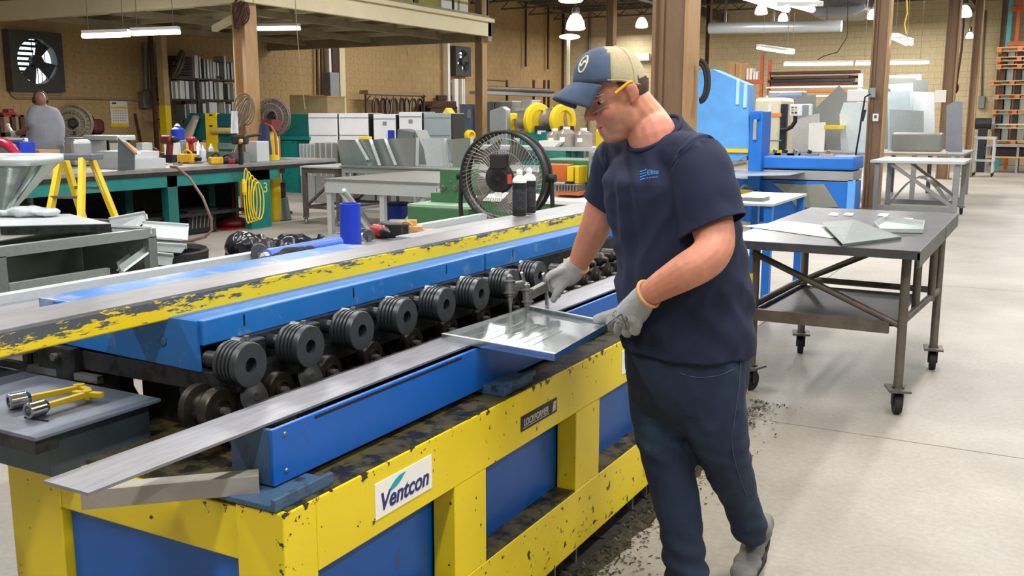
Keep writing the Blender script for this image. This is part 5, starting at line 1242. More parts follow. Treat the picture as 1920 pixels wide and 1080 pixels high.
for (a, b_, c, d_) in ((269, 172, 276, 203), (277, 168, 285, 204), (286, 182, 293, 198)): wbox(a, b_, c, d_, WX + .18, .17).build('box', conduit, o, .01)
for u in (272, 279, 289):
    p, q = wy(u, 80, WX + .08), wy(u + 2, 172, WX + .08); G().cyl(p, q, .05, n=8).build('conduit', conduit, o)
tag(G().tube([wy(u, v, WX + .04) for u, v in ((9, 62), (12, 110), (16, 160), (22, 178), (30, 184), (150, 184), (268, 188))], .02, 6).build('wall_conduit', dingy), 'thin conduit running round the lit exhaust fan to the grey electric boxes', 'conduit')
p = wy(306, 150, WX + .9); zb = wy(309, 198, WX + .9).z; zt = MZ - .02
o = thing('guard_post', 'square post with cream top and yellow base next to the parts shelf', 'post', (p.x, p.y, 0)); G().mm(p.x - .09, p.x + .09, p.y - .07, p.y + .07, zb, zt).build('upper_post', mat('tan_post', '#b79a68', .6), o); G().mm(p.x - .095, p.x + .095, p.y - .075, p.y + .075, 0, zb).build('lower_post', yel2, o)
G().mm(p.x - .16, p.x - .1, p.y - .2, p.y - .12, 0, zt).build('side_channel', rustm, o)
def dishfan(c, r, axis, label, m, stand=None):
    a, b_ = G().frame(axis); o = thing('round_fan', label, 'fan', V(c.x, c.y, stand if stand is not None else c.z - r), 'round cage fans'); ax = Vector(axis).normalized()
    for k, (rr, h) in enumerate(((r, 0), (r * .97, .05), (r * .7, .09), (r * .4, .11))): G().tube([c + a * rr * math.cos(t) + b_ * rr * math.sin(t) + ax * h for t in [2 * math.pi * i / 28 for i in range(28)]], .012, 5, closed=True).build('cage_ring', m, o)
    g = G()
    for i in range(24):
        t = 2 * math.pi * i / 24; d = a * math.cos(t) + b_ * math.sin(t); g.beam(c + d * r + ax * .03, c + d * .1 + ax * .11, .006, .006)
    g.build('cage_spokes', m, o); G().lathe(c - ax * .12, ax, [(.05, 0), (.09, .02), (.09, .15), (.06, .2)], 16).build('motor', darksteel, o)
    G().lathe(c - ax * .02, ax, [(r * .2, 0), (r * .93, .0), (r * .93, .02), (r * .2, .02)], 28).build('blade_disc', m, o)
    if stand is not None: G().cyl((c.x, c.y, stand + .02), (c.x, c.y, c.z - .05) if True else c, .03, n=8).build('stand', darksteel, o); G().cyl((c.x, c.y, stand), (c.x, c.y, stand + .03), .25, n=20).build('stand_base', darksteel, o)
    return o
cagem = mat('olive_cage', '#6d6552', .6, .2, var=.15); cagem2 = mat('grey_cage', '#7c736a', .6, .2, var=.1)
p = wy(331, 120, WX + 1.0); dishfan(p, .32, (.45, .75, -.35), 'tilted cage fan on the tan post above the parts shelf', cagem)
p = pd(138, 231, 17.2); dishfan(p, .33, (.6, -.8, 0), 'old floor fan behind the grey shirt co-worker', cagem, 0)
p = pd(512, 220, 15.6); dishfan(p, .30, (.3, -.95, 0), 'round fan left of the teal cabinet, right of the corner column', cagem2, 0)

# parts shelf
ORD = 'first second third fourth fifth sixth seventh eighth ninth tenth eleventh twelfth thirteenth'.split()
xs_, = (WX + .75,); ya, yb = wy(316, 150, xs_).y, wy(446, 150, xs_).y
o = thing('parts_shelf', 'black steel shelf packed with upright metal pieces by the block wall', 'shelf', (xs_ - .25, (ya + yb) / 2, 0))
lv = [wy(380, 147, xs_).z, wy(380, 186, xs_).z, wy(380, 222, xs_).z]
for z in lv: G().mm(xs_ - .5, xs_, ya, yb, z - .04, z).build('shelf_board', darksteel, o)
for y in (ya, (ya * .6 + yb * .4), yb): G().mm(xs_ - .03, xs_ + .01, y - .03, y + .03, 0, lv[0]).build('upright', darksteel, o); G().mm(xs_ - .5, xs_ - .46, y - .03, y + .03, 0, lv[0]).build('upright', darksteel, o)
for lvl, (z, uu) in enumerate(zip(lv, ([(366, 374, 104), (375, 379, 106), (383, 388, 110), (389, 394, 111), (395, 399, 112), (400, 407, 116), (408, 412, 117), (421, 426, 105), (427, 432, 119), (434, 440, 117)], [(320, 325, 152), (327, 333, 153), (336, 346, 151), (347, 354, 152), (361, 366, 152), (368, 373, 153), (377, 383, 153), (385, 391, 153), (392, 399, 152), (401, 406, 155), (409, 418, 154), (426, 431, 157), (436, 443, 156)], [(343, 347, 196), (352, 356, 196), (361, 366, 195), (368, 372, 198), (377, 384, 194), (389, 405, 192), (417, 421, 191), (426, 431, 195), (432, 437, 191)]))):
    for ip, (u0, u1, v0) in enumerate(uu):
        xx = xs_ - .05; y0_, y1_ = wy(u0, 150, xx).y, wy(u1, 150, xx).y; z1 = wy(u0, v0, xx).z
        t = thing('metal_piece', ORD[ip] + ' upright metal piece from the left on the ' + ('top', 'middle', 'lowest')[lvl] + ' board of the parts shelf', 'metal piece', (xx - .15, (y0_ + y1_) / 2, z), ('pieces on the top board', 'pieces on the middle board', 'pieces on the lowest board')[lvl])
        m_ = R.choice((galw, gal, gal2, paper)); G().mm(xx - .3, xx, y0_, y1_ - .012, z, z1).build('web', m_, t); G().mm(xx - .004, xx + .012, y0_, y0_ + (y1_ - y0_) * .3, z, z1 - .01).build('lip', galw, t)
o = thing('slatted_crate', 'dark slatted crate standing on the top left of the parts shelf', 'crate', (xs_ - .2, wy(350, 130, xs_).y, lv[0]))
for k in range(8): z = lv[0] + .06 * k; G().mm(xs_ - .4, xs_ - .05, wy(337, 130, xs_).y, wy(364, 130, xs_).y, z, z + .04).build('slat', rustm if k % 2 else darksteel, o)
o.select_set(False)
o = thing('wire_frame', 'tan open wire frame on the top board of the parts shelf', 'basket', (xs_ - .1, wy(414, 130, xs_).y, lv[0]))  # an open wire frame rather than a basket
for v0, v1 in ((116, 118), (143, 147)): wbox(408, v0, 420, v1, xs_, .02).build('frame_bar', rustm, o)

# ------------------------------------------------------------------ bench by the left and its tools
BX0, BX1, BY0, BY1, BZ = -10.72, -9.75, 5.6, 12.0, .92
T = thing('workbench', 'long teal workbench with a dark steel top under the mezzanine edge', 'workbench', (-10.2, 9, 0))
G().mm(BX0, BX1, BY0, BY1, BZ - .05, BZ).build('bench_top', mat('bench_top_steel', '#8d8984', .45, .35, var=.2, scale=4), T, .004); G().mm(BX0 + .02, BX1 + .002, BY0, BY1, BZ - .10, BZ - .05).build('edge_band', darksteel, T); G().mm(-11.7, BX0, BY0, 9.0, BZ - .06, BZ - .001).mm(-13.5, BX0, 9.0, 10.9, BZ - .06, BZ - .001).build('rear_top', MATS['bench_top_steel'], T); G().mm(-11.6, -11.55, BY0, 10.9, 0, BZ - .06).build('back_panel', darksteel, T); G().mm(-13.4, BX0, 10.8, 10.86, 0, BZ - .06).build('end_panel', dteal, T)  # back_panel: dark sheet added to blacken the space under the bench
G().mm(BX1 - .08, BX1 - .01, BY0 + .1, BY1 - 1.3, BZ - .24, BZ - .1).build('apron', teal, T)
G().mm(BX0 + .02, BX0 + .1, BY0 + .1, BY1 - .2, BZ - .24, BZ - .1).build('apron', dteal, T)
for y in (6.4, 8.75, 10.2):
    G().mm(BX1 - .13, BX1 - .01, y - .08, y + (.32 if y > 10 else .08), 0, BZ - .24 if y > 10.3 else BZ - .1).build('leg', teal if y > 9.5 else dteal, T); G().mm(BX0 + .02, BX0 + .14, y - .06, y + .06, 0, BZ - .1).build('leg', dteal, T)
G().mm(BX0 + .05, BX1 - .1, BY0 + .2, 10.1, .26, .30).build('lower_shelf', darksteel, T)
def tnum():
    me = text_mesh('3', .2, .002); off = wloc(T); q = pz(482, 345, .72)
    for v in me.vertices: a = v.co.copy(); v.co = V(BX1 - .005 + a.z, 10.42 + a.x * 1.0, .56 + a.y) - off
    me.materials.clear(); me.materials.append(mat('pale_green_ink', '#b5d05a', .6)); link(bpy.data.objects.new('number', me), T)
tnum()
bt = BZ + .001
def onb(u, v): return pz(u, v, bt)
def item(name, label, cat, p, group=None): return thing(name, label, cat, p, group)
def drill(p, label, bodym, ang=0., s=1., flat=False, cat='drill', name='cordless_drill', group='power tools'):
    o = item(name, label, cat, p, group); c, sn = math.cos(ang), math.sin(ang); d = V(c, sn, 0); k = V(-sn, c, 0)
    if not flat:
        G().box(p + V(0, 0, .035 * s), d * .06 * s, k * .04 * s, V(0, 0, .035 * s)).build('battery', black, o, .006); G().beam(p + V(0, 0, .06 * s), p + V(0, 0, .19 * s) + d * .02 * s, .045 * s, .05 * s).build('grip', bodym, o, .008)
        a = p + V(0, 0, .21 * s)
    else: a = p + V(0, 0, .045 * s); G().beam(a - d * .02 * s, a - d * .02 * s + k * .13 * s - V(0, 0, .01), .05 * s, .05 * s).build('grip', bodym, o, .008); G().box(a - d * .02 * s + k * .17 * s - V(0, 0, .005), d * .05 * s, k * .035 * s, V(0, 0, .04 * s)).build('battery', black, o, .006)
    G().lathe(a - d * .08 * s, d, [(.025 * s, 0), (.042 * s, .02 * s), (.042 * s, .11 * s), (.03 * s, .13 * s)], 16).build('motor_housing', bodym, o); G().lathe(a + d * .05 * s, d, [(.03 * s, 0), (.03 * s, .03 * s), (.015 * s, .06 * s), (.005, .08 * s)], 14).build('chuck', darksteel, o)
    return o
drill(onb(318, 304), 'red cordless drill standing upright on the teal workbench', dred, .2, 1.5)
drill(onb(360, 294), 'red cordless drill with its nose to the left, behind the white bottle', red, 2.8, 1.3)
def boxtool(p, label, m, name, cat, sx, sy, sz, ang=0., extra=None, group='tools on the teal workbench'):
    o = item(name, label, cat, p, group); c, s = math.cos(ang), math.sin(ang)
    G().box(p + V(0, 0, sz / 2), V(c, s, 0) * sx / 2, V(-s, c, 0) * sy / 2, V(0, 0, sz / 2)).build('body', m, o, .02); G().tube([p + V(c, s, 0) * sx * .3 * math.cos(t) + V(0, 0, sz * .9 + .06 * math.sin(t)) for t in [math.pi * i / 8 for i in range(9)]], .014, 6).build('handle', m if extra is None else extra, o)
    G().cyl(p + V(c, s, 0) * sx * .5 + V(0, 0, sz * .45), p + V(c, s, 0) * (sx * .5 + .08) + V(0, 0, sz * .45), .03, n=12).build('nose', darksteel, o); return o
boxtool(onb(352, 306), 'yellow power tool with a carrying handle at the middle of the bench', mat('tool_yellow', '#cfa21c', .5), 'power_tool', 'tool', .24, .14, .13, .3)
boxtool(onb(405, 308), 'smaller yellow power tool left of the red one on the bench', MATS['tool_yellow'], 'power_tool', 'tool', .18, .12, .1, 1.2, black)
boxtool(onb(427, 307), 'red angle grinder lying at the bench corner', red, 'angle_grinder', 'tool', .22, .1, .07, .5, black)
boxtool(onb(286, 292), 'dark red battery charger stand on the bench', dred, 'battery_charger', 'charger', .28, .12, .08, .6, dred)
boxtool(onb(437, 300), 'grey sanding tool beside the red grinder', legm, 'sander', 'tool', .16, .08, .08, -.6, black)
def bottle(p, r, h, m, label, capm=whitepl, group='bottles on the workbench'):
    o = item('bottle', label, 'bottle', p, group); G().lathe(p, (0, 0, 1), [(r * .9, 0), (r, .01), (r, h * .65), (r * .45, h * .8), (r * .4, h * .85)], 16).build('body', m, o); G().lathe(p + V(0, 0, h * .85), (0, 0, 1), [(r * .45, 0), (r * .35, h * .05), (r * .12, h * .15)], 12).build('spout', capm, o)
clearpl = mat('clear_plastic', '#d6dde6', .15, trans=.6, var=.02)
bottle(onb(381, 303), .045, .24, mat('white_blue_bottle', '#ccd6ea', .3, var=.2, scale=30), 'white and blue squeeze bottle in front of the red drill'); bottle(onb(397, 295), .04, .22, MATS['white_blue_bottle'], 'white bottle with a bent spout farther back on the bench'); bottle(onb(373, 291), .035, .24, whitepl, 'white pointed glue bottle behind the yellow tool')
p = pd(334, 262, 14.6); bottle(V(p.x, p.y, p.z), .1, .24, bluepl, 'blue jug with a white spout by the teal shear')
# galvanized pieces stacked on the bench
def gpiece(u0, v0, u1, v1, Y, dy, m, label, z0=None, name='metal_piece', bevel=.0, inner=None):
    if z0 == bt: Y = max(Y, onb((u0 + u1) / 2, v1).y)
    return tag(fbox(u0, v0, u1, v1, Y, dy, z0).build(name, m, None, bevel), label, 'metal piece', 'sheet metal pieces on the bench')
gpiece(180, 298, 250, 309, 8.25, .5, galw, 'long white galvanized box lying on the bench behind the yellow ladder', bt + .0005)
gpiece(182, 284, 250, 297, 8.35, .4, galv('pearl_sheet', '#c9cbcc', .4, 20, .05, .4), 'upper pale box stacked behind the yellow ladder', py(220, 298, 8.25).z + .001)
o = item('folded_panel', 'standing triangular folded sheet on the bench right of the ladder', 'metal piece', onb(240, 318)); fpoly([(221, 258), (252, 288), (252, 318), (221, 321)], 8.05, .01).build('panel', gal2, o); fpoly([(221, 258), (256, 284), (258, 289), (252, 289)], 8.0, .05).build('top_lip', galw, o); G().beam(py(236, 268, 8.0), py(256, 288, 8.0), .03, .03).build('edge_rod', wood, o)
o = item('channel_frame', 'grey galvanized arch shaped frame on the floor rack behind the ladder', 'metal piece', py(180, 290, 8.9))
fbox(155, 254, 220, 263, 8.9, .3).build('top_member', galw, o, .01); fbox(155, 263, 166, 292, 8.9, .3, bt).build('leg', gal, o, .01); fbox(137, 262, 150, 292, 8.9, .3, bt).build('leg', gal2, o, .01); fbox(120, 258, 156, 263, 8.95, .3).build('top_member', gal, o)
gpiece(118, 262, 138, 292, 8.35, .3, gal, 'curved grey duct piece right of the co-worker', bt + .0005, bevel=.05)
gpiece(206, 268, 221, 290, 8.95, .2, paper, 'printed white label board leaning behind the folded panel', bt + .0005)
gpiece(326, 262, 341, 290, 9.6, .2, gal2, 'grey box piece behind the upright red drill', bt, bevel=.01); gpiece(342, 268, 366, 290, 9.5, .25, card, 'brown cardboard box left of the small red drill on the bench', bt, 'carton')
gpiece(256, 268, 267, 296, 8.6, .2, galw, 'narrow bright channel left of the charger stand', bt); gpiece(308, 268, 325, 296, 9.2, .15, whitepl, 'white paper box behind the upright drill', bt, 'carton'); 
gpiece(388, 285, 458, 305, 9.75, .1, gal2, 'long grey channel along the back of the bench', bt); gpiece(460, 265, 482, 304, 10.15, .25, galw, 'pale cabinet box at the foot of the corner column', bt, bevel=.01)
gpiece(405, 268, 445, 280, 10.6, .3, galv('teal_tint', '#8fb3b0', .3, 12, .1, .5), 'greenish glossy sheet roll behind the white bottle', bt)
tag(G().beam(onb(438, 292), pd(452, 264, 12.7), .05, .05).build('wooden_handle', wood, None, .01), 'pale wooden hammer handle leaning near the corner column', 'handle')
o = item('bench_vise', 'black bench vise near the corner column', 'vise', onb(452, 300)); G().box(pd(450, 262, 13.0), RT * .1, FWH * .08, V(0, 0, .06)).build('jaw_block', black, o, .02); G().cyl(pd(462, 256, 13.1), pd(490, 252, 13.1), .018, n=8).build('screw', rustm, o); (lambda q: G().cyl((q.x, q.y, bt), (q.x, q.y, q.z), .03, n=10))(pd(450, 268, 13.0)).build('vise_base', black, o)
o = item('small_parts', 'scatter of small hand tools along the bench front', 'tools', onb(300, 312))
for k in range(10): 
    q = onb(275 + k * 10, 312 - k * .7 + R.uniform(-2, 2)); a = R.uniform(0, 3); G().beam(q + V(0, 0, .012), q + V(.12 * math.cos(a), .12 * math.sin(a), .012), .025, .022).build('hand_tool', R.choice((darksteel, castal, dred, galw)), o, .004)
tag(G().mm(*(lambda a: (a.x - .04, a.x + .04, a.y - .35, a.y + .2, bt, bt + .05))(onb(205, 306))).build('black_bar', black), 'black bar lying across the pale boxes on the bench', 'bar')
# under the bench
for (x, y, sx, sy, sz, m, lab, cat, nm) in ((-10.2, 9.45, .4, .5, .32, rubber, 'black plastic crate with slits under the bench', 'crate', 'plastic_crate'), (-10.25, 7.2, .45, .6, .3, card, 'carton on the floor under the left end of the bench', 'box', 'carton'), (-10.3, 8.1, .4, .4, .26, darksteel, 'dark tool box under the bench', 'box', 'tool_box')):
    o = item(nm, lab, cat, V(x, y, 0), None); G().mm(x - sx / 2, x + sx / 2, y - sy / 2, y + sy / 2, 0, sz).build('body', m, o, .02)
    for k in range(6): G().beam((x + sx / 2 + .002, y - sy * .4 + k * sy * .14, sz * .25), (x + sx / 2 + .002, y - sy * .34 + k * sy * .14, sz * .8), .012, .012).build('rib', greypaint if m is rubber else m, o)
    G().mm(x - sx / 2 - .01, x + sx / 2 + .01, y - sy / 2 - .01, y + sy / 2 + .01, sz - .04, sz + .002).build('rim', m, o)
p = pz(430, 428); o = item('dustpan', 'red dustpan on the floor at the end of the bench', 'dustpan', p)
G().prism([p + V(-.3, -.35, 0), p + V(.25, -.2, 0), p + V(.12, .3, .0), p + V(-.2, .3, 0)], (0, 0, .02)).build('pan', red, o, .005); G().ell(p + V(-.05, .1, .07), (.25, 0, 0), (0, .22, 0), (0, 0, .09)).build('hood', dred, o); G().beam(p + V(-.1, .2, .1), p + V(-.4, .5, .55), .03, .02).build('handle', red, o)
o = item('extension_cord', 'yellow extension cord coiled on the teal bench leg', 'cord', pz(465, 420)); Xc = BX1 + .06
for k in range(5): G().tube([V(Xc + .01 * k, 9.98 + .045 * k + (.055 + .012 * k) * math.sin(t), .48 - .02 * k + (.38 - .03 * k) * math.cos(t)) for t in [2 * math.pi * i / 24 for i in range(24)]], .009, 6, closed=True).build('loop', yel2, o)
G().lathe((Xc + .03, 9.9, .5), (0, 0, 1), [(.02, 0), (.035, .04), (.035, .16), (.02, .22)], 12).build('socket', yel2, o)
tag(G().tube([pd(320, 312, 12.2), pd(332, 314, 12.0), pd(355, 333, 11.9), pd(380, 370, 11.8), pd(396, 410, 11.8), pd(397, 432, 11.9), pd(385, 444, 11.8), pz(360, 451, .02), pz(340, 452, .02)], .018, 6).build('air_hose', mat('brown_hose', '#7a5d52', .5)), 'thin brown air hose arching from the bench top down to the floor', 'hose')
# bucket and stand under the bench end
p = pz(522, 412); o = item('metal_bucket', 'upside down galvanized bucket on the floor under the bench end', 'bucket', p); G().lathe(p, (0, 0, 1), [(.19, 0), (.2, .02), (.19, .05), (.15, .34), (.14, .35)], 24).build('pail', gal2, o); 
o = item('bucket', 'brown bucket stacked on the galvanized bucket', 'bucket', p + V(0, 0, .351)); G().lathe(p + V(0, 0, .351), (0, 0, 1), [(.12, 0), (.13, .02), (.14, .2), (.145, .21)], 20).build('pail', rustm, o); G().cyl(p + V(0, 0, .56), p + V(0, 0, .72), .012, n=6).build('handle', wood, o)
# cords and towel on the corner column
for k, (u, v, r_, lab) in enumerate(((458, 205, .16, 'thick cord coil hanging low on the corner column'), (452, 22, .13, 'cord coil hanging high on the corner column'))):
    c = pd(u, v, 15.0); o = item('cord_coil', lab, 'cord', c - V(0, 0, r_ * 1.4), 'cords on the corner column')
    for j in range(6): G().tube([c + RT * (r_ * (1 - .1 * j)) * math.sin(t + .3 * j) + V(0, 0, r_ * (1.5 - .16 * (j % 3)) * math.cos(t) - .02 * j) - FWH * .02 * j for t in [2 * math.pi * i / 22 for i in range(22)]], .013, 5, closed=True).build('loop', mat('tan_cord', '#6f6250', .7) if k == 0 else rustm, o)
g = G().loft([[pd(440 + 5 * math.cos(t) * (1 + .3 * s) + (1.5 * math.sin(3 * t)), 208 + 42 * s, 14.9 + .05 * math.sin(t)) for t in [2 * math.pi * i / 16 for i in range(16)]] for s in (0, .25, .5, .75, 1)]); tag(g.build('towel', mat('white_towel', '#c9cbd6', .9)), 'white towel hanging left of the corner column', 'towel')
tag(G().tube([pd(553, -5, 15), pd(557, 60, 15), pd(563, 130, 15), pd(572, 205, 15)], .006, 5).build('pull_rope', dingy), 'thin pale cord hanging from the mezzanine beam', 'rope')

# teal shear with yellow plate, tank, cloth
YS = 14.4
o = item('metal_shear', 'teal metal shear with a yellow centre plate behind the bench', 'machine', V(py(400, 240, YS).x, YS + .3, 0))
fpoly([(338, 262), (338, 240), (355, 212), (386, 212), (386, 262)], YS, .5).build('left_frame', dteal, o, .01); fbox(405, 213, 460, 262, YS, .5, 0).build('right_frame', dteal, o, .01); fbox(385, 212, 406, 255, YS - .03, .1, 0).build('centre_plate', yel2, o, .005)
fbox(407, 217, 458, 238, YS - .02, .03).build('blue_panel', mat('petrol_panel', '#0e4f60', .4), o); G().cyl(py(396, 245, YS - .1), py(436, 245, YS - .1), .06, n=14).build('roll', mat('tan_roll', '#b7a45a', .6), o)
for v in (216, 236): fbox(392, v - 1.5, 398, v + 1.5, YS - .035, .02).build('slot', black, o)
g = G().loft([[py(359 + (13 - 6 * s) * math.cos(t) - 14 * (1 - s) + 8 * s, 268 - 48 * s + 4 * math.sin(t) * s, YS - .12 - .1 * math.sin(t)) for t in [2 * math.pi * i / 14 for i in range(14)]] for s in (0, .2, .4, .6, .8, 1)]); tag(g.build('paper_roll', mat('grey_paper', '#a9a195', .8, var=.15, stretch=(8, 8, 1))), 'grey crumpled paper roll leaning before the teal shear', 'roll')
o = item('gas_tank', 'yellow gas cylinder with a red hose right of the corner column', 'tank', V(pd(511, 290, 14.6).x, pd(511, 290, 14.6).y, 0)); q = o.location; zt = pd(511, 243, 14.6).z
G().lathe((q.x, q.y, 0), (0, 0, 1), [(.09, 0), (.1, .03), (.1, zt - .15), (.06, zt - .03), (.03, zt)], 18).build('cylinder', yel2, o); G().mm(q.x - .1, q.x + .1, q.y - .1, q.y + .1, zt, zt + .15).build('valve', dred, o); G().tube([pd(u, v, 14.4) for u, v in ((497, 232), (508, 236), (516, 250), (518, 270), (519, 290))], .02, 6).build('hose', mat('brick_hose', '#8f4a36', .5), o)
g = G().loft([[pd(495 + (7 + 8 * s) * math.cos(t) + 1.5 * math.sin(5 * t), 232 + 58 * s, 14.3 + .08 * math.sin(t)) for t in [2 * math.pi * i / 20 for i in range(20)]] for s in (0, .2, .45, .7, 1)]); tag(g.build('work_coat', mat('navy_coat', '#222c4c', .9)), 'navy work coat hanging beside the yellow gas cylinder', 'coat')

# teal cabinet, white boxes
YW = 15.6
o = item('teal_cabinet', 'low dark teal cabinet left of the white panels', 'cabinet', V(py(552, 250, YW).x, YW + .4, 0)); fbox(524, 214, 579, 256, YW, .8, 0).build('body', dteal, o, .01); fbox(526, 256, 579, 262, YW - .06, .1).build('ledge', teal, o); fbox(528, 264, 556, 290, YW - .03, .04, 0).build('door', teal, o)
for (u0, v0, u1, v1, dy, m, lab, tag_) in ((578, 212, 632, 264, 0., white, 'white enamel cabinet first from the left in the row', 0), (635, 212, 690, 264, 0., white, 'white enamel cabinet second from the left in the row', 0), (700, 214, 741, 260, 0., white, 'narrow white cabinet with a grey square and a blue tag', 1), (748, 210, 790, 253, 0., white, 'white cabinet with a grey square, nearest the grey one', 1), (794, 212, 845, 258, 0., galv('blue_grey_cabinet', '#a9b9bf', .35, 8, .06, .5), 'bluish galvanized cabinet at the right end of the white row', 0)):
    Y = YW + dy; o = item('panel_cabinet', lab, 'cabinet', V(py((u0 + u1) / 2, 250, Y).x, Y + .3, 0), 'row of white cabinets')
    fbox(u0, v0, u1, v1, Y, .5, 0).build('body', m, o, .015); fbox(u0 + 1, v0 + 8, u1 - 1, v0 + 9.2, Y - .012, .02).build('seam', greypaint, o); fbox(u1 + .5, v0 + 1, u1 + 3, v1, Y + .02, .45, 0).build('side_gasket', black, o)
    if tag_:
        fbox((u0 + u1) / 2 - 3, v0 + 14, (u0 + u1) / 2 + 4, v0 + 21, Y - .01, .012).build('data_plate', greypaint, o)
    else: fbox(u0 + 1, v0 + 41, u1 - 1, v0 + 42, Y - .012, .02).build('seam', greypaint, o)
tag(fbox(727, 244, 737, 262, YW - .05, .045).build('blue_tag', bluepl, None, .005), 'blue plastic card standing before the narrow white cabinet', 'card')
for (u0, v0, u1, v1, lab) in ((543, 179, 575, 212, 'tan carton on the left above the teal cabinet'), (576, 181, 614, 212, 'tan carton on the right above the white cabinets')):
    o = item('carton', lab, 'box', py((u0 + u1) / 2, 212, YW + 1.2), 'tan cartons by the wall'); fbox(u0, v0, u1, v1, YW + 1.2, .6, 0).build('carton_body', mat('olive_tan_carton', '#b19f72', .8), o, .01); fbox(u0 - .3, v0 - 1, u1 + .3, v0 + 2, YW + 1.19, .62).build('flap', wood, o)
# wall switchgear and posts
o = item('switchgear', 'grey switchgear columns with white pipe on the block wall', 'electric box', V(WX + .3, wy(628, 200, WX + .3).y, 0))
wbox(620, 136, 637, 215, WX + .3, .28).build('case', greypaint, o, .01); wbox(617, 80, 621, 137, WX + .2, .08).build('white_pipe', whitepl, o); wbox(623, 80, 633, 136, WX + .2, .15).build('dark_trunk', rustm, o); wbox(638, 80, 648, 215, WX + .2, .15).build('pale_post', cream, o); 
for u in (594, 602): G().cyl(wy(u, 82, WX + .1), wy(u + 1, 183, WX + .1), .03, n=8).build('brown_pipe', rustm, o)
o = item('cable_riser', 'white vertical cable trunks beside the dark exhaust fan', 'conduit', V(WX + .2, wy(856, 200, WX + .2).y, 0))
for (u0, u1, v0, v1) in ((840, 844, 75, 190), (853, 860, 148, 255), (866, 869, 148, 195), (870, 872, 148, 195)): wbox(u0, v0, u1, v1, WX + .25, .1).build('trunk', whitepl, o)
o = item('control_cabinet', 'blue grey control cabinet left of the narrow column', 'cabinet', V(py(874, 250, 19).x, 19.2, 0)); fbox(862, 195, 886, 258, 19, .5, 0).build('body', mat('slate_blue', '#5d6a85', .5), o, .01); fbox(876, 205, 883, 222, 18.98, .03).build('screen', greypaint, o)
for u in (852, 864): G().ell(py(u, 250, 18.5), (.1, 0, 0), (0, .05, 0), (0, 0, .14)).build('lamp_globe', whitepl, o)
# hose rack on the wall
o = item('hose_rack', 'brown frame rack with coiled hoses on the block wall', 'rack', V(WX + .6, wy(740, 210, WX + .6).y, 0)); X = WX + .6
wbox(686, 178, 798, 180, X, .04).build('top_bar', rustm, o); wbox(690, 171, 796, 178, X - .02, .3).build('top_board', mat('rack_board', '#8f7a5c', .7), o)
for u in (687, 796): wbox(u - 1, 178, u + 1, 215, X, .04).build('side_post', rustm, o); G().mm(X - .04, X, wy(u, 200, X).y - .02, wy(u, 200, X).y + .02, 0, wy(u, 214, X).z).build('foot_post', rustm, o)
G().beam(wy(688, 187, X), wy(694, 180, X), .03, .03).build('gusset', rustm, o); G().beam(wy(795, 187, X), wy(789, 180, X), .03, .03).build('gusset', rustm, o)
for k, u in enumerate((704, 716, 726, 738, 752, 762, 774, 786)):
    c = wy(u, 201, X - .1); h = item('hose_coil', ORD[k] + ' coiled hose from the left in the brown frame rack', 'hose', c - V(0, 0, .28), 'hoses on the rack')
    for j in range(3): G().tube([c + V(.03 * j, (.16 - .02 * j) * math.sin(t), .25 * math.cos(t)) for t in [2 * math.pi * i / 18 for i in range(18)]], .016, 5, closed=True).build('loop', (rubber, castal, rustm)[(k + j) % 3], h)
    G().cyl(c + V(0, 0, .25), c + V(0, 0, .35), .008, n=5).build('hook', rustm, h)
o = item('dark_trough', 'long dark brown trough with lid on the wall right of the hose rack', 'container', V(WX + .6, wy(830, 210, WX + .6).y, 0)); wpoly([(805, 214), (810, 196), (820, 190), (855, 190), (858, 214)], WX + .6, .5).build('lid', rustm, o); wbox(803, 200, 858, 203, WX + .62, .5).build('rim', darksteel, o); wbox(822, 179, 848, 187, WX + .2, .1).build('bracket', rustm, o); G().mm(WX + .15, WX + .55, wy(806, 210, WX + .6).y, wy(856, 210, WX + .6).y, 0, wy(830, 214, WX + .6).z).build('body', darksteel, o)
tag(fpoly([(829, 213), (836, 202), (843, 212)], YW + .1, .2).build('yellow_wedge', yel2), 'small yellow wedge lying on the bluish cabinet', 'wedge')

for (u0, u1, v0, m, lab) in ((562, 588, 270, gal, 'ribbed grey tin box stack before the first white cabinet'), (589, 632, 268, galv('tin_box', '#9fa5a3', .3, 12, .1, .7), 'shiny grey tin boxes before the white cabinets'), (640, 700, 272, gal2, 'dull grey tin boxes behind the standing panels'), (704, 800, 270, greysheet, 'long grey tin box behind the standing panels')):
    o = item('tin_boxes', lab, 'box', V(py((u0 + u1) / 2, 290, 13.9).x, 14.1, 0), 'tin boxes before the white cabinets'); fbox(u0, v0, u1, 300, 13.9, .5, 0).build('stack_body', m, o, .01)
    for k in range(4): fbox(u0 + (u1 - u0) * k / 4, v0 - .5, u0 + (u1 - u0) * k / 4 + 1.2, 330, 13.88, .03).build('edge_rib', galw, o)
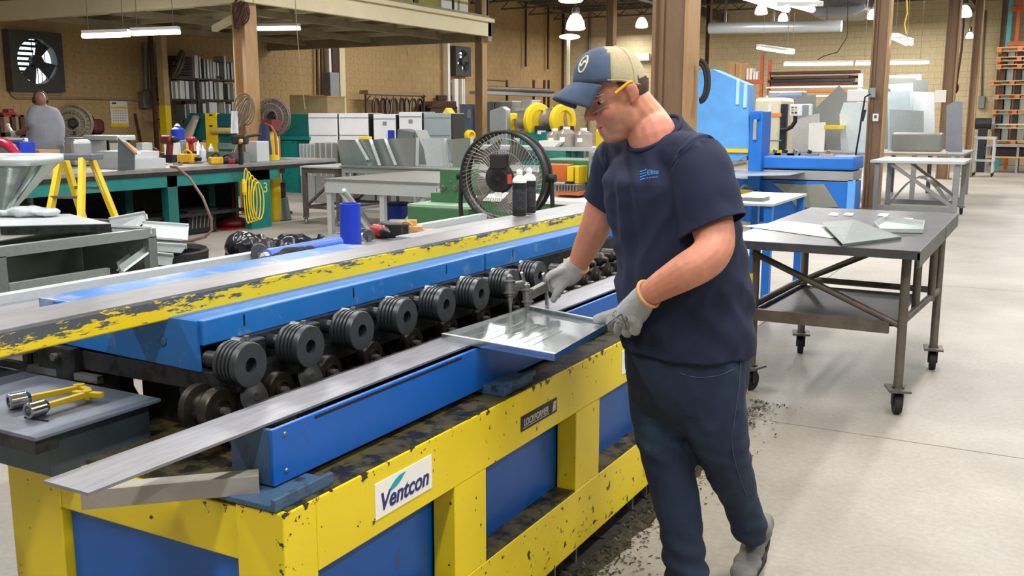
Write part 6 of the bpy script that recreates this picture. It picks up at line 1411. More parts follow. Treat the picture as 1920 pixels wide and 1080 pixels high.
# ------------------------------------------------------------------ tables in the middle
def frame_table(name, label, x0, x1, y0, y1, zt, m, topm, braces=True, wheels=False, sh=.25):
    T = thing(name, label, 'table', ((x0 + x1) / 2, (y0 + y1) / 2, 0))
    G().mm(x0, x1, y0, y1, zt - .025, zt).build('tabletop', topm, T, .003); lo = .1 if wheels else 0
    for (a, b_, c, d) in ((x0 + .02, x1 - .02, y0 + .02, y0 + .06), (x0 + .02, x1 - .02, y1 - .06, y1 - .02)): G().mm(a, b_, c, d, zt - .1, zt - .025).build('apron', m, T)
    for (a, c) in ((x0 + .02, x0 + .06), (x1 - .06, x1 - .02)): G().mm(a, c, y0 + .06, y1 - .06, zt - .1, zt - .025).build('apron', m, T)
    for x in (x0 + .05, x1 - .05):
        for y in (y0 + .05, y1 - .05):
            G().mm(x - .03, x + .03, y - .03, y + .03, lo, zt - .1).build('leg', m, T)
            if wheels: wheel_unit(T, x, y, .05, .1, R.uniform(0, 1), greypaint)
    if braces:
        G().beam((x0 + .05, y0 + .05, sh), (x1 - .05, y0 + .05, zt - .12), .04, .03).build('brace', m, T); G().beam((x1 - .05, y0 + .05, sh), (x1 - .05, y1 - .05, zt - .12), .04, .03).build('brace', m, T); G().beam((x0 + .05, y1 - .05, sh), (x1 - .05, y1 - .05, zt - .12), .04, .03).build('brace', m, T)
    for y in (y0 + .05, y1 - .05): G().beam((x0 + .05, y, sh), (x1 - .05, y, sh), .04, .04).build('stretcher', m, T)
    for x in (x0 + .05, x1 - .05): G().beam((x, y0 + .05, sh), (x, y1 - .05, sh), .04, .04).build('stretcher', m, T)
    return T
frame_table('frame_table', 'narrow angle iron table on wheels right of the teal bench', -9.62, -8.9, 11.0, 12.3, .85, legm, galw, True, True)
frame_table('frame_table', 'wide angle iron table carrying the row of standing sheets', -8.8, -5.4, 10.9, 12.3, .88, greypaint, greysheet, True, False)
T = frame_table('frame_table', 'pale steel table with slanted legs left of the green machine', -7.3, -5.75, 8.75, 10.6, .86, galw, greysheet, False, False, .2)
for s in (-1, 1): G().beam((-6.5, 8.8, .1), (-6.5 + s * .6, 8.8, .72), .05, .04).build('slanted_leg', galw, T)
G().mm(-7.28, -5.77, 8.74, 8.78, .70, .80).build('face_channel', galw, T)
G().mm(-6.53, -6.47, 8.77, 8.83, 0, .74).build('centre_leg', galw, T)
tag(G().beam(pd(645, 356, 10.0), pz(715, 448, .018), .035, .035).build('white_tube', galw), 'white tube leaning against the pale steel table', 'tube')
p = pz(735, 400, .0); o = item('blue_drum', 'blue drum on the floor beneath the pale steel table', 'drum', V(-6.9, 9.6, 0)); G().lathe((-6.9, 9.6, 0), (0, 0, 1), [(.14, 0), (.15, .02), (.15, .5), (.14, .52)], 20).build('drum', bluepl, o); G().lathe((-6.9, 9.6, .52), (0, 0, 1), [(.15, 0), (.15, .02), (.05, .025)], 20).build('lid', black, o)
# sheets standing on the wide table
zt_ = .88
for (pts, Y, m, lab) in (([(632, 262), (668, 262), (690, 300), (688, 312), (640, 312)], 10.95, galv('cone_sheet', '#b9c6c8', .22, 30, .1, .9), 'shiny curved sheet at the left end of the standing sheets'), ([(668, 262), (694, 261), (712, 311), (692, 311)], 11.0, gal2, 'dark slanted panel next to the shiny curved sheet'), ([(697, 262), (722, 260), (742, 310), (714, 311)], 11.1, gal2, 'second dark slanted panel from the left'), ([(724, 260), (783, 258), (782, 311), (745, 311)], 11.2, greysheet, 'wide olive grey panel standing in the middle of the table'), ([(791, 259), (834, 259), (838, 309), (800, 311)], 11.3, galw, 'light grey panel right of the wide olive grey panel'), ([(838, 262), (884, 258), (886, 305), (850, 307)], 11.35, greysheet, 'olive grey panel at the right end of the standing sheets')):
    g = fpoly(pts, Y, .05); 
    zm = min(p.z for p in g.v)
    for p in g.v:
        if p.z < zm + .12: p.z = zt_ + .001
    g.build('sheet_body', m, (o := item('standing_panel', lab, 'sheet metal', V(py(pts[0][0], 300, Y).x, Y, zt_), 'panels standing on the wide table')))
    q0, q1 = py(*pts[1], Y), py(*pts[2], Y); q1.z = max(q1.z, zt_ + .01); G().beam(q0, q1, .012, .06, up=(0, 1, 0)).build('edge_flange', galw, o)
for (pts, Y, m, lab) in (([(778, 244), (808, 258), (776, 259)], 11.8, greysheet, 'dark triangular offcut leaning behind the panels'), ([(746, 242), (776, 248), (776, 260), (742, 258)], 11.9, gal2, 'dark wedge piece below the white cabinet')):
    g = fpoly(pts, Y, .3); zq = min(p.z for p in g.v); [setattr(p, 'z', zt_ + .001) for p in g.v if p.z < zq + .04]; tag(g.build('offcut', m), lab, 'offcut')
tag(fbox(672, 256, 690, 262, 11.0, .1).build('yellow_clamp', yel2, None, .01), 'small yellow clamp on top of the dark slanted panels', 'clamp')
# green machine with orange tray
YG = 8.15
o = item('green_machine', 'green roll machine with orange guard behind the black fan', 'machine', V(py(930, 400, YG).x, YG + .6, 0))
fbox(764, 390, 878, 425, YG - .3, .7, 0).build('base', green, o, .01); fbox(764, 385, 880, 390, YG - .3, .7).build('base_lip', mat('pale_green', '#8fae93', .5), o)
fbox(825, 318, 868, 388, YG, .3).build('head_plate', green, o, .005); fbox(808, 362, 826, 388, YG, .3).build('step_block', green, o)
for (u, v) in ((832, 351), (855, 351)): G().lathe(py(u, v, YG), (0, -1, 0), [(.03, 0), (.03, .02), (.018, .022), (.018, .05)], 14).build('knob', castal, o)
for (u, v) in ((845, 340), (845, 382)): G().cyl(py(u, v, YG), py(u, v, YG - .01), .012, n=8).build('screw', castal, o)
fbox(1010, 300, 1125, 400, YG + .5, .5, 0).build('rear_body', green, o, .01); fbox(1022, 308, 1063, 345, YG + .35, .2).build('orange_guard', orange, o, .01); fbox(1036, 358, 1086, 366, YG + .2, .3).build('orange_tray', orange, o, .005); fbox(1063, 312, 1075, 340, YG + .3, .2).build('yellow_guard', yel2, o); fbox(1078, 312, 1085, 344, YG + .3, .2).build('yellow_guard', yel2, o)
for k in range(8): fbox(1040 + k * 5.5, 346, 1043.5 + k * 5.5, 359, YG + .18, .2).build('cutter', castal, o, .004)
fbox(1024, 340, 1060, 358, YG + .3, .2).build('spindle', castal, o, .02); fbox(880, 380, 1110, 425, YG - .1, .6, 0).build('long_base', green, o); fbox(880, 374, 1110, 381, YG - .12, .65).build('long_base_lip', whitepl, o)
o = item('control_box', 'grey control box with a chrome knob above the green machine', 'control box', py(1115, 345, YG + .1)); fbox(1103, 285, 1150, 342, YG + .2, .2).build('case', greypaint, o, .01); G().lathe(py(1118, 296, YG + .2), (0, -1, 0), [(.03, 0), (.03, .03), (.02, .06)], 14).build('knob', chrome, o); fbox(1107, 342, 1113, 354, YG + .25, .05).build('tag', paper, o); fbox(1118, 342, 1128, 400, YG + .3, .1, 0).build('post', greypaint, o)
tag(fbox(1116, 243, 1128, 285, YG + 1.6, .1, 0).build('yellow_post', yel2, None, .02), 'yellow post behind the chin of the worker in navy', 'post')

# drum fan standing behind the machine
c = pd(948, 332, 6.7); ax = (CAM - c); ax.z = 0; ax.normalize(); ax = (ax * math.cos(.42) - RT * math.sin(.42)).normalized(); ax = ax * -1
a = V(0, 0, 1).cross(ax).normalized(); b_ = V(0, 0, 1); rr = .31
o = item('drum_fan', 'black drum fan with a clear wire cage behind the top bar of the machine', 'fan', V(c.x, c.y, 0))
def circ(r, h, n=48): return [c + a * r * math.cos(2 * math.pi * i / n) + b_ * r * math.sin(2 * math.pi * i / n) + ax * h for i in range(n)]
for r, h, t in ((rr, -.06, .012), (rr, .06, .014), (rr * 1.01, .075, .008)): G().tube(circ(r, h), t, 6, closed=True).build('drum_ring', rubber, o)
g = G(); A, B = circ(rr, -.06), circ(rr, .06); C_, D_ = circ(rr - .006, .06), circ(rr - .006, -.06); g.loft([A, B, C_, D_], closed=True); g.build('drum_shell', mat('clear_smoke', '#3a3836', .35, alpha=.75, var=.05), o)
g = G()
for i in range(60):
    t = 2 * math.pi * i / 60; d = a * math.cos(t) + b_ * math.sin(t); e = a * math.cos(t + .25) + b_ * math.sin(t + .25); g.tube([c + d * rr - ax * .065, c + e * rr * .6 - ax * .085, c + e * .1 - ax * .09], .0016, 4)
g.build('cage_wires', mat('cage_wire', '#b3aca3', .35, .6), o)
for k in range(3): G().tube(circ(rr * (.3 + .28 * k), -.088 + .008 * k), .002, 4, closed=True).build('cage_ring', MATS['cage_wire'], o)
for k in range(5):
    t = 2 * math.pi * k / 5 + .5; d = a * math.cos(t) + b_ * math.sin(t); e = a * math.cos(t + .9) + b_ * math.sin(t + .9)
    g = G(); g.loft([[c + d * .06 + ax * .0, c + d * .06 + ax * .012, c + (d * .7 + e * .3) * .12 + ax * .02, c + (d * .7 + e * .3) * .12 + ax * .008], [c + d * rr * .9 - ax * .02, c + d * rr * .9 - ax * .008, c + e * rr * .85 + ax * .04, c + e * rr * .85 + ax * .028]]); g.build('blade', mat('smoked_blade', '#8b8781', .3, alpha=.7, var=.03), o)
m_ = -ax * .1
G().lathe(c - ax * .07, -ax, [(.03, 0), (.098, .005), (.105, .03), (.095, .055), (.06, .06)], 24).build('motor', rubber, o); G().box(c - ax * .105 + b_ * .11, a * .06, b_ * .05, ax * .03).build('switch_box', rubber, o, .008)
for i in range(16):
    t = 2 * math.pi * i / 16; d = a * math.cos(t) + b_ * math.sin(t); G().beam(c - ax * .132 + d * .02, c - ax * .132 + d * .058, .005, .006).build('motor_fin', black, o)
G().box(c - ax * .13 - a * .088 - b_ * .005, a * .014, b_ * .032, ax * .004).build('warning_label', mat('red_label', '#c8452a', .5), o); G().box(c - ax * .12 - b_ * .112, a * .025, b_ * .016, ax * .004).build('rating_label', paper, o)
for s in (-1, 1): G().tube([c + a * s * (rr + .03), c + a * s * (rr + .04) - b_ * .2, V(c.x, c.y, .1) + a * s * .3, V(c.x, c.y, .02) + a * s * .3], .016, 8).build('stand_leg', rubber, o); G().cyl(c + a * s * (rr - .01), c + a * s * (rr + .06), .028, n=12).build('pivot_knob', rubber, o)
G().tube([V(c.x, c.y, .02) + a * .3 + ax * .2, V(c.x, c.y, .02) - a * .3 + ax * .2, V(c.x, c.y, .02) - a * .3 - ax * .2, V(c.x, c.y, .02) + a * .3 - ax * .2], .016, 8, closed=True).build('stand_base', rubber, o)
# spray cans on the top bar
labm = mat('can_label', '#3a3b3e', .35, .3, var=.5, scale=60)
for (u, v, lab) in ((974, 405, 'black spray can with white top, the nearer one on the top bar'), (992, 399, 'black spray can with white top, the farther one on the top bar')):
    p = pz(u, v, 1.1045); o = item('spray_can', lab, 'spray can', p, 'spray cans on the machine')
    G().lathe(p, (0, 0, 1), [(.029, 0), (.0325, .004), (.0325, .150), (.031, .153)], 28).build('can_body', black, o); G().lathe(p + V(0, 0, .03), (0, 0, 1), [(.0328, 0), (.0328, .095)], 28).build('label', labm, o); G().lathe(p + V(0, 0, .153), (0, 0, 1), [(.0325, 0), (.0325, .008), (.028, .02), (.013, .032), (.012, .038)], 24).build('shoulder', whitepl, o); G().lathe(p + V(0, 0, .19), (0, 0, 1), [(.014, 0), (.014, .012), (.008, .022)], 16).build('nozzle', whitepl, o)
# objects on the rear table
zr = .931
p = pz(658, 456, zr); o = item('blue_roll', 'upright bright blue tube standing on the rear table', 'tube', p); G().lathe(p, (0, 0, 1), [(.04, 0), (.052, 0), (.052, .198), (.05, .2), (.042, .2), (.042, .03)], 28).build('tube_wall', bluepl, o); G().cyl(p + V(0, 0, .03), p + V(0, 0, .19), .041, n=20).build('core', black, o)
a_, b2 = pz(500, 481, zr + .03), pz(634, 455, zr + .03); o = item('blue_tube', 'blue wrapped tube lying on the rear table behind the black cloth', 'tube', (a_ + b2) / 2 - V(0, 0, .03)); G().cyl(a_, b2, .032, n=20).build('wrap', mat('blue_wrap', '#3f68cf', .35), o); G().cyl(b2, b2 + (b2 - a_).normalized() * .01, .026, n=16).build('end_cap', black, o); G().cyl(a_ - (b2 - a_).normalized() * .02, a_, .02).build('core', paper, o)
p = pz(555, 490, zr); g = G()
for k in range(9): 
    q = pz(505 + k * 12, 492 - k * 2.2 + (k % 3), zr + .012 + .022 * math.sin(math.pi * k / 8)); g.ell(q, RT * .05, FWH * .05, V(0, 0, .018 + .03 * math.sin(math.pi * (k + .5) / 9)), 12, 8)
me = remesh(g, .006, 3); folds(me, .012, 16); ob = bpy.data.objects.new('black_cloth', me); off = V(p.x, p.y, zr); me.transform(Matrix.Translation(-off)); me.materials.append(cloth); link(ob); ob.location = off
for f_ in me.polygons: f_.use_smooth = True
tag(ob, 'crumpled black cloth on the rear table of the machine', 'cloth')
for (u, v, r_, lab) in ((487, 487, .036, 'rubber caster wheel lying left of the black cloth'), (692, 452, .03, 'rubber caster wheel right of the upright blue tube')):
    p = pz(u, v, zr); o = item('caster_wheel', lab, 'wheel', p, 'loose caster wheels'); d = (RT * .25 - FWH * .95).normalized(); G().lathe(p + V(0, 0, r_) - d * .012, d, [(r_ * .5, 0), (r_ * .95, 0), (r_, .004), (r_, .02), (r_ * .95, .024), (r_ * .5, .024)], 28).build('tyre', mat('grey_tyre', '#4a4848', .6), o); G().lathe(p + V(0, 0, r_) - d * .008, d, [(.004, 0), (r_ * .5, 0), (r_ * .5, .014), (.004, .018)], 20).build('hub', black, o); G().box(p + V(0, 0, r_ * .5) + d * .02, RT * .008, d * .003, V(0, 0, r_ * .5)).build('fork', castal, o)
p = pz(712, 446, zr); drill(p, 'red and grey drill lying on the rear table', red, -.4, .8, True, group='drills on the rear table'); p = pz(742, 438, zr); drill(p, 'grey and red drill lying before the wooden blocks', legm, 3.6, .9, True, group='drills on the rear table')
for (u, v, s, sz, lab) in ((776, 432, .045, .03, 'lower wooden block on the rear table'), (770, 423, .028, .028, 'small wooden block stacked on the lower one'), (812, 432, .05, .012, 'flat piece of wood at the end of the rear table')):
    p = pz(u, v + 2, zr if s != .028 else zr); z0 = zr if s != .028 else zr + .031
    if s == .028: p = pz(772, 432, zr); p.z = z0
    tag(G().box(V(p.x, p.y, z0 + sz / 2), RT * s, FWH * s * .8, V(0, 0, sz / 2)).build('wood_block', wood, None, .003), lab, 'wood block', 'wood on the rear table')
p = pz(760, 442, zr); tag(G().tube([p + RT * .04 * math.cos(t) + V(0, 0, .04 + .035 * math.sin(t)) for t in [2 * math.pi * i / 24 for i in range(24)]], .005, 6, closed=True).build('tape_ring', mat('tan_tape', '#c09a55', .6)), 'tan tape ring propped before the wooden blocks', 'tape')

# black bag bin and scrap bin behind the machine
c = pd(525, 462, 7.0); rb = .34; o = item('trash_barrel', 'barrel lined with a shiny black bag behind the machine', 'trash bin', V(c.x, c.y, 0)); G().lathe((c.x, c.y, 0), (0, 0, 1), [(rb * .85, 0), (rb * .88, .02), (rb * .93, c.z - .12)], 28).build('barrel', black, o)
n, rings = 64, []
for k, (r_, h) in enumerate(((.99, -.28), (1.03, -.18), (1.07, -.08), (1.05, -.01), (1.0, .02), (.93, -.02), (.85, -.15), (.7, -.22), (.05, -.24))):
    ring = []
    for i in range(n):
        t = 2 * math.pi * i / n; f_ = 1 + .035 * math.sin(11 * t + k) + .025 * math.sin(17 * t + 2 * k); ring.append(V(c.x + rb * r_ * f_ * math.cos(t), c.y + rb * r_ * f_ * math.sin(t), c.z + h + .015 * math.sin(7 * t) + (.012 * math.sin(13 * t + k) if 2 < k < 6 else 0) + .025))
    rings.append(ring)
G().loft(rings, True, True).build('bag_liner', bagm, o)
g = G(); q = pd(455, 462, 6.6); g.ell(q, RT * .12, FWH * .1, V(0, 0, .1)); g.ell(q + V(0, 0, -.1) + RT * .03, RT * .09, FWH * .09, V(0, 0, .14)); me = remesh(g, .012, 2); folds(me, .03, 12); from_mesh(me, 'bag_overhang', bagm, o)
c = pd(292, 470, 6.3); o = item('scrap_bin', 'bin heaped with galvanized scrap pieces behind the machine', 'bin', V(c.x, c.y, 0)); G().lathe((c.x, c.y, 0), (0, 0, 1), [(.26, 0), (.28, .02), (.33, c.z), (.32, c.z + .01), (.30, c.z - .02), (.27, .1)], 24).build('barrel', rubber, o)
def scrap(pts, d, m, lab, t=.003, lip=None):
    p = [pd(u, v, d + dd) for (u, v, dd) in pts]; o = item('scrap_sheet', lab, 'scrap metal', min(p, key=lambda q: q.z), 'scrap pieces in the bin'); G().sheet(p, t).build('sheet', m, o); n_ = (p[1] - p[0]).cross(p[2] - p[0]).normalized()
    G().beam(p[0], p[1], .012, .03, up=n_).build('hem', galw, o)
    return o
scrap([(222, 506, -.2), (288, 458, .1), (284, 446, .1), (218, 492, -.2)], 6.0, gal, 'upper one of the two crossing channel pieces in the scrap bin'); scrap([(228, 510, -.3), (290, 464, .05), (286, 452, .05), (222, 498, -.3)], 5.85, gal2, 'lower one of the two crossing channel pieces in the scrap bin')
scrap([(268, 418, .1), (354, 424, .1), (352, 450, -.1), (262, 444, -.1)], 6.4, galw, 'bright white rectangular scrap sheet on top of the bin'); scrap([(205, 412, .2), (272, 400, .2), (250, 432, 0), (208, 432, 0)], 6.5, gal, 'spangled scrap sheet leaning at the back of the bin'); scrap([(272, 402, .1), (274, 412, .1), (250, 436, 0), (246, 430, 0)], 6.45, galw, 'narrow bright edge strip in the scrap bin')
scrap([(285, 446, 0), (340, 450, 0), (338, 458, 0), (284, 454, 0)], 6.15, gal2, 'thin channel under the bright white scrap sheet'); scrap([(280, 458, 0), (350, 462, 0), (340, 474, -.1), (278, 470, -.1)], 6.1, gal2, 'dull scrap strip in the middle of the bin'); scrap([(275, 475, 0), (325, 480, 0), (322, 498, -.1), (272, 496, -.1)], 6.0, gal2, 'dark scrap sheet low in the bin'); scrap([(208, 424, 0), (282, 427, 0), (286, 438, 0), (212, 438, 0)], 5.8, galw, 'long white folded scrap channel lying over the bin edge')
# open duct frames left behind the machine
X0, X1_, Ya, Yb, Zt = -5.35, -4.68, 3.02, 4.05, .895
o = item('duct_frame', 'open grey galvanized duct box standing behind the machine at the left', 'sheet metal', V(-5, 3.5, 0)); fr = gal2
for y in (Ya, Yb - .06):
    for x in (X0, X1_ - .05): G().mm(x, x + .05, y, y + .06, 0, Zt - .05).build('corner_post', fr, o)
for x in (X0, X1_ - .05): G().mm(x, x + .05, Ya, Yb, Zt - .055, Zt).build('top_rail', gal if x > -5 else fr, o)
for y in (Ya, Yb - .06): G().mm(X0 + .05, X1_ - .05, y, y + .06, Zt - .05, Zt).build('top_rail', fr, o)
G().mm(X0 + .02, X0 + .03, Ya + .06, Yb - .06, 0, Zt - .055).build('back_panel', mat('olive_steel', '#565c54', .45, .4), o); G().mm(X1_ - .02, X1_ - .01, Ya + .06, Ya + .68, .3, .66).build('front_panel', tabm, o); G().mm(X1_ - .03, X1_ + .005, Ya + .06, Ya + .68, .66, .70).build('front_rail', gal, o); G().mm(X0 + .03, X1_ - .06, Yb - .05, Yb - .04, 0, Zt - .05).build('end_panel', MATS['olive_steel'], o)
def flat(pts, z, m, lab, t=.004, lip=0):
    p = [pz(u, v, z) for u, v in pts]; q = item('flat_sheet', lab, 'sheet metal', V(sum(a.x for a in p) / len(p), sum(a.y for a in p) / len(p), z), 'sheets on the duct box'); G().sheet(p, t, (0, 0, 1)).build('sheet', m, q)
    if lip: G().sheet([p[0], p[1], p[1] - V(0, 0, lip), p[0] - V(0, 0, lip)], .003).build('lip', darksteel, q)
flat([(0, 452), (120, 432), (210, 428), (130, 414), (0, 420)], .897, greysheet, 'lower grey sheet on top of the open duct box'); flat([(0, 425), (208, 420), (130, 402), (0, 405)], .95, galw, 'upper pale sheet with a dark rim on the open duct box', .004, .045)
g = G(); q = pz(55, 405, .958); g.ell(q + V(0, 0, .03), RT * .14, FWH * .09, V(0, 0, .03)); g.ell(q + V(0, 0, .025) + RT * .1, RT * .08, FWH * .08, V(0, 0, .025)); g.ell(q + V(0, 0, .02) - RT * .12, RT * .1, FWH * .07, V(0, 0, .02)); me = remesh(g, .008, 2); folds(me, .02, 14)
ob = bpy.data.objects.new('plastic_bag', me); off = V(q.x, q.y, .955); me.transform(Matrix.Translation(-off)); me.materials.append(mat('milky_plastic', '#c8d0d2', .25, trans=.25, var=.1)); link(ob); ob.location = off; tag(ob, 'clear plastic bag of parts lying on the sheets at the left', 'bag')
for f_ in me.polygons: f_.use_smooth = True
# hopper
ct = pd(8, 290, 6.2); cbm = pd(2, 395, 6.0); o = item('sheet_hopper', 'large shiny galvanized hopper at the left edge', 'hopper', cbm); g = G(); rg_ = []
for s in (0, .15, .4, .7, 1): 
    cc = cbm.lerp(V(ct.x, ct.y, ct.z - .06), s); k = .07 + .23 * s; rg_.append([cc + RT * (k * math.copysign(abs(math.cos(t)) ** .75, math.cos(t))) + FWH * (k * .9 * math.copysign(abs(math.sin(t)) ** .75, math.sin(t))) for t in [2 * math.pi * i / 40 for i in range(40)]])
g.loft(rg_, True, False); g.build('cone', galv('hopper_sheet', '#aab9b5', .18, 25, .06, .95), o); cc = V(ct.x, ct.y, ct.z - .06)
rim = [V(cc.x, cc.y, cc.z) + RT * (.31 * math.copysign(abs(math.cos(t)) ** .5, math.cos(t))) + FWH * (.28 * math.copysign(abs(math.sin(t)) ** .5, math.sin(t))) for t in [2 * math.pi * i / 40 for i in range(40)]]
G().loft([rim, [p + V(0, 0, .06) for p in rim], [cc + (p - cc) * .97 + V(0, 0, .06) for p in rim], [cc + (p - cc) * .97 for p in rim]], closed=True).build('rim', galw, o)
# ladder
o = item('step_ladder', 'yellow fibreglass step ladder with a grey cap standing by the bench', 'ladder', V(pd(150, 300, 9.5).x, pd(150, 300, 9.5).y, 0)); top = pd(145, 294, 9.45)
def fl_(u0, v0, u1, d0, d1):
    a_ = pd(u0, v0, d0); b2 = pd(u1, 520, d1); t = a_.z / (a_.z - b2.z); return a_, a_.lerp(b2, t)
rails = [fl_(113, 299, 70, 9.35, 9.0), fl_(154, 299, 150, 9.3, 8.9), fl_(122, 299, 190, 9.7, 10.3), fl_(172, 299, 262, 9.6, 10.1)]
for a_, b2 in rails: G().beam(a_, b2, .085, .045, up=RT).build('rail', ylad, o, .003)
G().box(top, RT * .2, FWH * .14, V(0, 0, .028)).build('cap', mat('ladder_cap', '#5f6675', .6), o, .01)
for t in (.3, .6, .85): G().beam(rails[0][0].lerp(rails[0][1], t), rails[1][0].lerp(rails[1][1], t), .09, .025).build('step', castal, o)
for t in (.25, .55, .85): G().beam(rails[2][0].lerp(rails[2][1], t), rails[3][0].lerp(rails[3][1], t), .03, .03).build('brace', castal, o)
for t in (.12,): a_ = rails[3][0].lerp(rails[3][1], .08); b2 = rails[3][0].lerp(rails[3][1], .3); G().beam(a_ - FWH * .02, b2 - FWH * .02, .06, .004, up=RT).build('warning_sticker', paper, o)
# things at the far left: white stand, blue bin, red hose, small stand with red tool, tool bag
YL = 8.0
o = item('white_cart', 'white framed cart with a dark panel at the left edge', 'cart', V(py(20, 290, 7.6).x, 7.8, 0)); fbox(-30, 258, 46, 263, 7.6, .05).build('top_tube', whitepl, o, .01); fbox(43, 259, 48, 300, 7.6, .05, 0).build('side_tube', whitepl, o, .01); fbox(-30, 263, 43, 300, 7.62, .04, 0).build('dark_panel', greypaint, o)
tag(fbox(17, 266, 38, 304, 7.2, .2, .8).build('blue_bin', bluepl, None, .01), 'tall blue bin in front of the white cart', 'bin'); tag(G().mm(*(lambda a: (a.x - .3, a.x + .3, a.y - .1, a.y + .5, .76, .8))(py(27, 304, 7.2))).build('low_stand', darksteel), 'dark stand carrying the blue bin', 'stand')
tag(G().tube([pd(u, v, 8.6) for u, v in ((-10, 264), (8, 268), (22, 278), (32, 292), (35, 306))], .045, 10).build('red_hose', mat('glossy_red_hose', '#a3223c', .2)), 'thick glossy red hose curving at the left edge', 'hose')
tag(fbox(40, 281, 74, 300, 7.9, .3, .75).build('carton', card, None, .01), 'brown carton right of the thick red hose', 'box'); tag(fbox(40, 292, 70, 302, 7.5, .25, .78).build('white_box', whitepl, None, .01), 'low white box in front of the brown carton', 'box')
tag(G().mm(*(lambda a, b: (a.x - .2, b.x + .2, 7.3, 8.3, .7, .75))(py(38, 300, 7.8), py(78, 300, 7.8))).build('plank_shelf', dingy), 'plank shelf under the brown carton beside the ladder', 'shelf')
p = V(WX + 1.0, wy(20, 240, WX + 1).y, 0); o = item('tool_stand', 'dark red steel stand against the wall behind the co-worker', 'stand', p); X = WX + 1.2; za = wy(20, 216, X).z
wbox(-20, 215, 44, 219, X, .6).build('stand_top', dred, o); wbox(-20, 249, 50, 256, X, .6).build('lower_top', darksteel, o)
for u in (4, 26, 43): y = wy(u, 230, X).y; G().mm(X - .06, X, y - .04, y + .04, 0, za).build('leg', rustm, o)
o = item('red_tool', 'red chop tool on top of the dark red stand', 'tool', V(X - .3, wy(20, 212, X).y, za + .03)); wbox(16, 204, 28, 214, X - .2, .2).build('motor', red, o, .03); wbox(6, 211, 32, 215, X - .18, .25).build('tool_base', red, o, .01)
o = item('tool_bag', 'black and red tool bag on the wall bench left of the calendar', 'bag', V(WX + .6, wy(180, 253, WX + .8).y, wy(180, 254, WX + .8).z)); wbox(157, 223, 176, 253, WX + .8, .5).build('black_side', black, o, .06); wbox(176, 223, 199, 252, WX + .78, .5).build('red_side', mat('bag_red', '#5a1a20', .6), o, .08); G().tube([wy(164 + 5 * (1 - math.cos(t)), 224 - 6 * math.sin(t), WX + .7) for t in [math.pi * i / 8 for i in range(9)]], .03, 6).build('grip', black, o)
o = item('wall_bench', 'dark narrow bench along the block wall under the calendar', 'bench', V(WX + .5, wy(190, 260, WX + .9).y, 0)); zz = wy(180, 254, WX + .8).z; G().mm(WX + .1, WX + .95, wy(125, 254, WX + .9).y, wy(245, 254, WX + .9).y, zz - .06, zz - .002).build('bench_top', darksteel, o)
for u in (130, 240): y = wy(u, 254, WX + .9).y; G().mm(WX + .8, WX + .9, y - .04, y + .04, 0, zz - .06).build('leg', darksteel, o); G().mm(WX + .15, WX + .25, y - .04, y + .04, 0, zz - .06).build('leg', darksteel, o)
tag(G().cyl(wy(253, 214, WX + .2), wy(262, 262, WX + .5), .03, n=8).build('broom_stick', rustm), 'brown broom stick leaning on the wall right of the calendar', 'stick'); tag(G().cyl(wy(260, 243, WX + .3), V(WX + .7, wy(272, 275, WX + .7).y, .03), .03, n=8).build('short_stick', dred), 'shorter reddish stick leaning beside the broom stick', 'stick')

# ------------------------------------------------------------------ decoiler with yellow discs and shelves behind
YD = 15.2
o = item('coil_cradle', 'teal coil cradle with large yellow discs left of the cap brim', 'machine', V(py(1000, 260, YD).x, YD + .4, 0)); fbox(974, 247, 1030, 266, YD - .2, .9, 0).build('stand', teal, o, .01)
for (u, v, r_) in ((962, 240, .26), (1008, 226, .30), (1055, 226, .28), (881, 254, .1)):
    c = py(u, v, YD); g = G().lathe(c, (.93, -.36, 0), [(.04, -.05), (r_ * .93, -.05), (r_, -.035), (r_, .035), (r_ * .93, .05), (r_ * .62, .06), (r_ * .6, .03), (.04, .03)], 36); g.build('disc', yel2, o)
    if r_ > .2: G().box(c + V(.14, -.12, -.16), RT * .12, FWH * .04, V(0, 0, .07)).build('disc_foot', black, o); G().box(c + V(.16, -.16, -.2), RT * .07, FWH * .04, V(0, 0, .03)).build('white_clip', whitepl, o)
G().cyl(py(962, 232, YD + .2), py(1070, 222, YD + .2), .22, n=24).build('coil', galv('coil_steel', '#b4ada6', .3, 8, .1, .8), o)
gq = fpoly([(917, 208), (942, 199), (950, 205), (950, 262), (918, 262)], YD - .6, .15); zq = min(p.z for p in gq.v); [setattr(p, 'z', 0.0) for p in gq.v if p.z < zq + .02]; tag(gq.build('curved_duct', gal, None, .02), 'tall grey curved duct piece right of the narrow column', 'duct')
o = item('pipe_rack', 'long pipe rack along the wall behind the yellow discs', 'rack', V(WX + 1, wy(970, 190, WX + 1).y, 0)); X = WX + 1.2
p, q = wy(905, 166, X), wy(1036, 171, X); G().cyl(p, q, .09, n=10).build('pipe', legm, o); wbox(905, 173, 1038, 179, X + .1, .5).build('rack_board', greypaint, o); wbox(905, 150, 953, 152, X, .05).build('rack_bar', rustm, o)
for u in (952, 1002, 1022, 1030): wbox(u - 1, 150, u + 1, 202, X - .1, .06).build('post', rustm, o); y = wy(u, 200, X - .1).y; G().mm(X - .16, X - .1, y - .03, y + .03, 0, wy(u, 200, X - .1).z).build('post_foot', rustm, o)
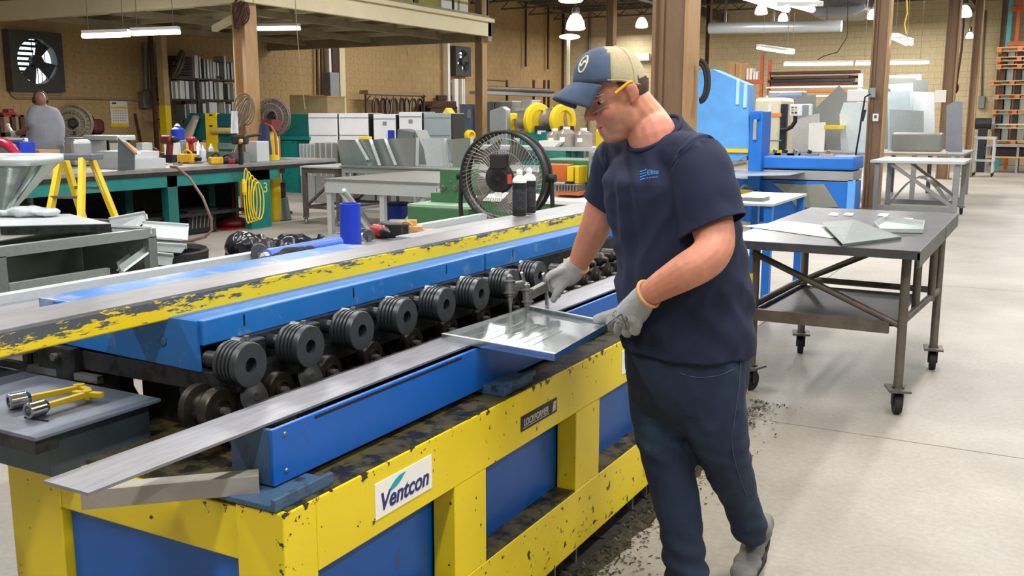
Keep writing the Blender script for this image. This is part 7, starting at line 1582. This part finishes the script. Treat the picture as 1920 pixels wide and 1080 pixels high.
for (u0, v0, u1, v1, m, lab) in ((928, 190, 960, 215, greysheet, 'grey box under the pipe rack nearest the curved duct'), (978, 188, 997, 203, galv('pale_box', '#b5bfc6', .4, 10, .05, .5), 'pale blue box under the middle of the pipe rack'), (906, 190, 926, 215, gal2, 'grey box just right of the narrow column'), (966, 203, 1000, 213, galw, 'low white tray under the pipe rack')): 
    yb = 19.5 if u0 != 966 else 18.9; b3 = item('sheet_box', lab, 'box', V(py((u0 + u1) / 2, v1, yb).x, yb + .2, 0), 'boxes under the pipe rack'); fbox(u0, v0, u1, v1, yb, .4, 0).build('shell', m, b3, .01); fbox(u0 - .3, v0 - 1, u1 + .3, v0 + 1.5, yb - .01, .42).build('rim', galw, b3)
# table with jugs
YJ = 12.6; xa, xb = py(868, 280, YJ).x, py(1140, 280, YJ).x; zj = py(1050, 276, YJ).z
o = item('side_bench', 'pale side bench with jugs behind the black fan', 'table', V((xa + xb) / 2, YJ + .3, 0)); G().mm(xa, xb, YJ, YJ + .7, zj - .05, zj).build('bench_top', galw, o); 
for u in (900, 1064, 1076, 1086): fbox(u - 3, 281, u + 3, 300, YJ + .1, .1, 0).build('leg', teal, o)
for (u, r_, h, lab) in ((1040, .12, .24, 'clear plastic jug at the left of the side bench'), (1062, .14, .27, 'large clear jug with a white cap on the side bench'), (1094, .13, .25, 'clear jug with a white label right of the capped jug')):
    p = py(u, 275, YJ + .3); p.z = zj; b3 = item('plastic_jug', lab, 'jug', p, 'jugs on the side bench'); G().lathe(p, (0, 0, 1), [(r_ * .95, 0), (r_, .01), (r_, h * .7), (r_ * .6, h * .88), (r_ * .35, h * .92)], 24).build('body', mat('jug_plastic', '#a49a90', .15, alpha=.8, var=.2, scale=5), b3); G().lathe(p + V(0, 0, h * .92), (0, 0, 1), [(r_ * .38, 0), (r_ * .38, .04)], 16).build('cap', whitepl, b3); G().box(p + V(0, -r_, h * .4), (.04, 0, 0), (0, .003, 0), (0, 0, .03)).build('white_patch', whitepl, b3)  # each jug carries a small white plate on its front
b3 = item('paper_stack', 'stack of white papers lying on the side bench edge', 'papers', py(1030, 280, YJ - .3)); 
for k in range(4): fbox(1010 + k, 264 + k * 2.8, 1050 - 3 * k, 266.8 + k * 2.8, YJ + .02, .3).build('sheet_bundle', paper, b3)
# shavings and a dark floor strip along the machine base
sm_ = mat('metal_shavings', '#26231f', .5, .3, var=.6, scale=200); g = G(); RR = random.Random(3)
for k in range(2600):
    x = XF + .02 + abs(RR.gauss(0, .075)) * (1 if k % 5 else 1.8); y = RR.uniform(1.5, 5.2); s = RR.uniform(.003, .009); t = RR.uniform(0, 6.3)
    if x > XF + .28: continue
    h = RR.uniform(.002, .012); d = V(math.cos(t), math.sin(t), RR.uniform(-.2, .5)) * s; e = V(-math.sin(t), math.cos(t), 0) * s * .4; c = V(x, y, h); g.add([c - d - e, c + d - e, c + d + e, c - d + e], [(0, 1, 2, 3)])
for k in range(900):
    x = XF - RR.uniform(0, .5); y = RR.uniform(1.5, 5.2); s = .012; t = RR.uniform(0, 6.3); d = V(math.cos(t), math.sin(t), .1) * s; e = V(-math.sin(t), math.cos(t), 0) * s * .5; c = V(x, y, .008); g.add([c - d - e, c + d - e, c + d + e, c - d + e], [(0, 1, 2, 3)])
tag(g.build('metal_shavings', sm_, None, fix=False), 'black oily metal shavings on the floor along the machine base', 'shavings', kind='stuff')
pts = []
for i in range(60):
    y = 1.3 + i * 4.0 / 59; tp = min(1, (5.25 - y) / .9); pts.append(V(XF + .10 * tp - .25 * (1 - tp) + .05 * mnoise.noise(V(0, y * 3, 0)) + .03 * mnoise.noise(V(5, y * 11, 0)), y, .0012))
g = G().prism(pts + [V(XF - .6, 5.3, .0012), V(XF - .6, 1.3, .0012)], (0, 0, .001)); tag(g.build('floor_strip', mat('dark_floor_strip', '#2b2825', .4, var=.4, scale=30)), 'dark strip of floor under the machine edge', 'stain', kind='stuff')
